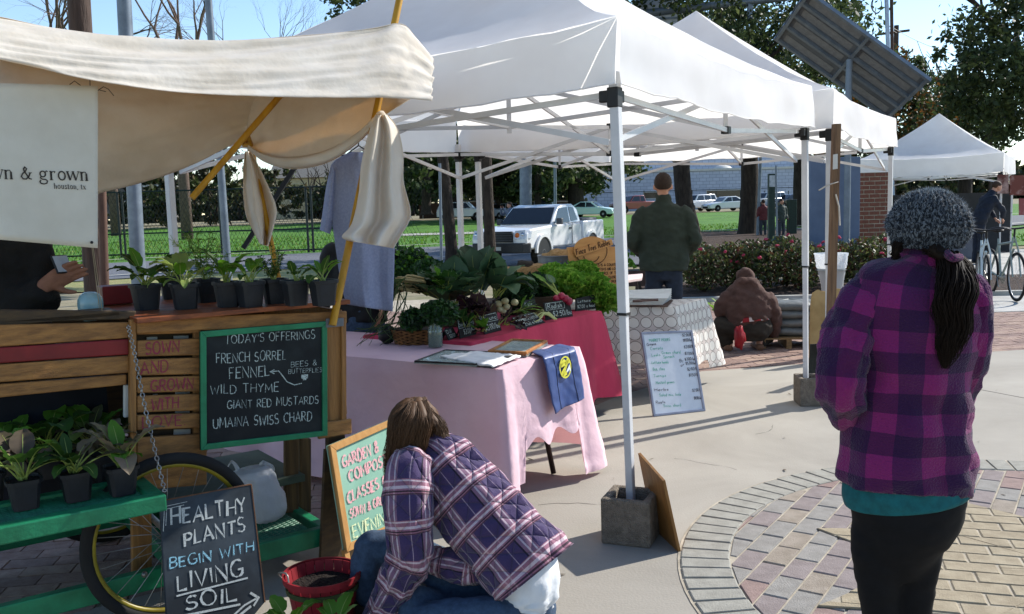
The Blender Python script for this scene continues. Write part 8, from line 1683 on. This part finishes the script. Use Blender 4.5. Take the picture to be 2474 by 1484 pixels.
fm = AT(2362, 600, 19.3); figure('person in a dark navy jacket bending over the far stall', (fm.x, 19.3, 0), rad(95), 1.72, mat('navy_jacket', '#1c2230', '#141924'), mat('navy_trousers', '#1a2233', '#141a28'), mat('brown_curly_hair', '#3f2a1c', '#2f1f15'), arms=[((.22, -.30, 1.12), (.12, -.45, .95)), ((-.22, -.30, 1.12), (-.12, -.45, .95))], lean=-.55, vox=.02, jacket=1.15)
# ---------------- the vendor at the left, behind the cart
vt = thing('person', 'vendor in a dark coat behind the cart holding a phone', 'person', cw(-1.45, .62, 0)); vq = lambda px, py, yl=.55: cl(px, py, yl)
M_coat = mat('dark_coat', '#1a1816', '#121110', scale=8, rough=.95, bump=.3, bscale=60); q = MB()
loft(q, [(vq(-40, 500), .07, .07), (vq(-40, 540), .16, .10), (vq(-30, 600), .21, .13), (vq(-20, 680), .20, .13), (vq(-20, 800), .20, .14)], CX, 24, 32, wr(.012, 2, 6, 2))
loft(q, [(vq(62, 560, .55), .07, .07), (vq(92, 640, .50), .07, .07), (vq(100, 720, .46), .065, .065), (vq(112, 745, .44), .06, .06)], CX, 16, 24, wr(.010, 2, 7, 6)); loft(q, [(vq(20, 740, .46), .06, .06), (vq(70, 720, .42), .055, .055), (vq(108, 690, .38), .042, .042)], UP, 14, 22, wr(.008, 2, 7, 8)); remeshed('coat', q, M_coat, vt, .012, 4, wrinkle=.012)
b = MB(); head_mb(b, vq(-48, 430), CX*.6-CY*.8, (0, 0, 1), 1.0); loft(b, [(vq(-45, 470), .05, .055), (vq(-40, 540), .07, .07), (vq(-25, 650), .12, .09), (vq(-20, 790), .12, .10), (cw(-1.45, .62, .5), .10, .09), (cw(-1.45, .62, .03), .05, .08)], CX, 16, 18)
loft(b, [(vq(60, 725, .43), .032, .032), (vq(108, 690, .38), .027, .027)], UP, 6, 12); hand_mb(b, vq(108, 690, .38), CX*.8+UP*.42-CY*.1, -CY*.9+CX*.3, 1.0, .42, 1); remeshed('body', b, mat('skin_shade', '#8a5f4a', '#7a523f', scale=20), vt, .0045, 2)  # skin colour darkened to stand in for the shade behind the cart
q = MB(); c = vq(150, 640, .37); Mx = Matrix.Translation(c) @ Matrix.Rotation(CA+.5, 4, 'Z') @ Matrix.Rotation(rad(-25), 4, 'X'); q.box(-.035, .035, -.004, .004, -.035, .04, Mx); ph = tag(obj('phone', q, M_black, bevel=.004), 'phone with a pale screen in the vendor\'s hand', 'phone')
q = MB(); q.box(-.031, .031, -.0052, -.0045, -.03, .035, Mx); obj('screen', q, mat('pale_screen', '#9aa3ab', '#8a939b', rough=.15), ph)
# ---------------- the woman crouching in the brown hoodie
HY = 8.85
def hp(px, py, dy=0): return AT(px, py, HY+dy)
hk = HY/FOC; ht_ = thing('person', 'person crouching in a brown hoodie and olive trousers by the pallet', 'person', (hp(1800, 850).x, HY, 0)); M_hood = mat('brown_hoodie', '#513a34', '#422f2a', scale=8, rough=.95, bump=.25, bscale=40)
q = MB(); loft(q, [(hp(1803, 684, .08), 30*hk, .10), (hp(1803, 700, .05), 46*hk, .125), (hp(1804, 722, .03), 57*hk, .145), (hp(1806, 748, .0), 58*hk, .15), (hp(1808, 772, -.01), 54*hk, .145), (hp(1810, 782, -.01), 50*hk, .135)], (1, 0, 0), 24, 36, wr(.012, 2, 5, 3))
q.ell(hp(1801, 668, .12), (23*hk, .105, 23*hk), 18); q.ell(hp(1799, 656, .13), (12*hk, .07, 10*hk), 12); loft(q, [(hp(1803, 680, .06), 31*hk, .10), (hp(1803, 694, .03), 37*hk, .11)], (1, 0, 0), 4, 24)
loft(q, [(hp(1764, 712, .03), .075, .075), (hp(1746, 738, .03), .075, .075), (hp(1742, 762, .08), .065, .065), (hp(1762, 780, .2), .05, .05)], (1, 0, 0), 14, 18); loft(q, [(hp(1846, 712, .03), .075, .075), (hp(1864, 744, .02), .078, .075), (hp(1872, 780, .04), .068, .065), (hp(1866, 812, .1), .05, .05)], (1, 0, 0), 14, 18); remeshed('hoodie', q, M_hood, ht_, .014, 3, wrinkle=.018, wsc=(8, 8, 14))
q = MB(); loft(q, [(hp(1812, 764, -.05), 40*hk, .10), (hp(1814, 778, -.06), 44*hk, .10)], (1, 0, 0), 6, 30); obj('checked_shirt_tail', q, plaid_mat('red_white_check', .09, [(.5, .2, '#c9c4c0', .8)], [(.1, .1, '#1f1a1c', .7)], '#8f2a2e'), ht_, smooth=2)
q = MB(); loft(q, [(hp(1812, 770, 0), 45*hk, .14), (hp(1814, 800, 0), 52*hk, .16), (hp(1814, 822, 0), 30*hk, .12)], (1, 0, 0), 10, 26)
loft(q, [(hp(1795, 798, .0), .11, .10), (hp(1752, 790, .0), .10, .10), (hp(1728, 788, .04), .085, .085)], (0, 0, 1), 12, 20); loft(q, [(hp(1730, 790, .04), .085, .085), (hp(1744, 812, .04), .08, .08), (hp(1758, 836, .04), .055, .055)], (1, 0, 0), 10, 18)
loft(q, [(hp(1830, 798, .05), .10, .10), (hp(1860, 792, .2), .085, .085), (hp(1868, 796, .28), .075, .075)], (0, 0, 1), 12, 20); loft(q, [(hp(1866, 798, .26), .07, .07), (hp(1850, 820, .16), .06, .06), (hp(1836, 832, .06), .045, .045)], (1, 0, 0), 10, 18); remeshed('trousers', q, mat('olive_trousers', '#332d26', '#28231d', scale=8, rough=.95), ht_, .014, 3, wrinkle=.012)
b = MB(); head_mb(b, hp(1801, 672, .15), (0, 1, -.4), (0, .3, 1), .78); loft(b, [(hp(1804, 690, .14), .05, .05), (hp(1806, 740, 0), .12, .10), (hp(1812, 800, 0), .12, .1)], (1, 0, 0), 8, 14)
for x, y in ((1834, 826), (1762, 830)): loft(b, [(hp(x, y-18, .06), .045, .045), (hp(x, y, .04), .034, .036), (V((hp(x, 845).x, HY+.04, .05)), .035, .05), (V((hp(x, 845).x, HY-.02, .03)), .035, .03)], (1, 0, 0), 8, 14)
hand_mb(b, hp(1866, 806, .15), (-.2, .8, -.4), (-1, 0, 0), .9); remeshed('body', b, SKIN2, ht_, .014, 3)
for x in (1834, 1758): p = V((hp(x, 845).x, HY+.05, 0)); q = MB(); loft(q, [(p+V((0, -.09, .03)), .04, .03), (p+V((0, 0, .035)), .045, .035), (p+V((0, .12, .03)), .045, .03), (p+V((0, .19, .02)), .028, .018)], (1, 0, 0), 10, 14); obj('shoe', q, mat('tan_sandal', '#7d5b45', '#6a4a37'), ht_, smooth=2)
q = MB(); q.ell(hp(1786, 815, -.28), (.05, .05, .11), 16, nz=.6, seed=2); tag(obj('red_bag', q, mat('red_polythene', '#a8232e', '#8c1a24', rough=.35, trans=.25), smooth=2), 'crumpled red plastic bag beside the person in the brown hoodie', 'bag')
big_leaf_bunch('feathery green sprig held beside the brown hoodie', hp(1742, 768, .3), 9, (.16, .26), .16, [VL2, VL], .4, 61, (-.5, 0, 1), .1, group=None, name='green_sprig')
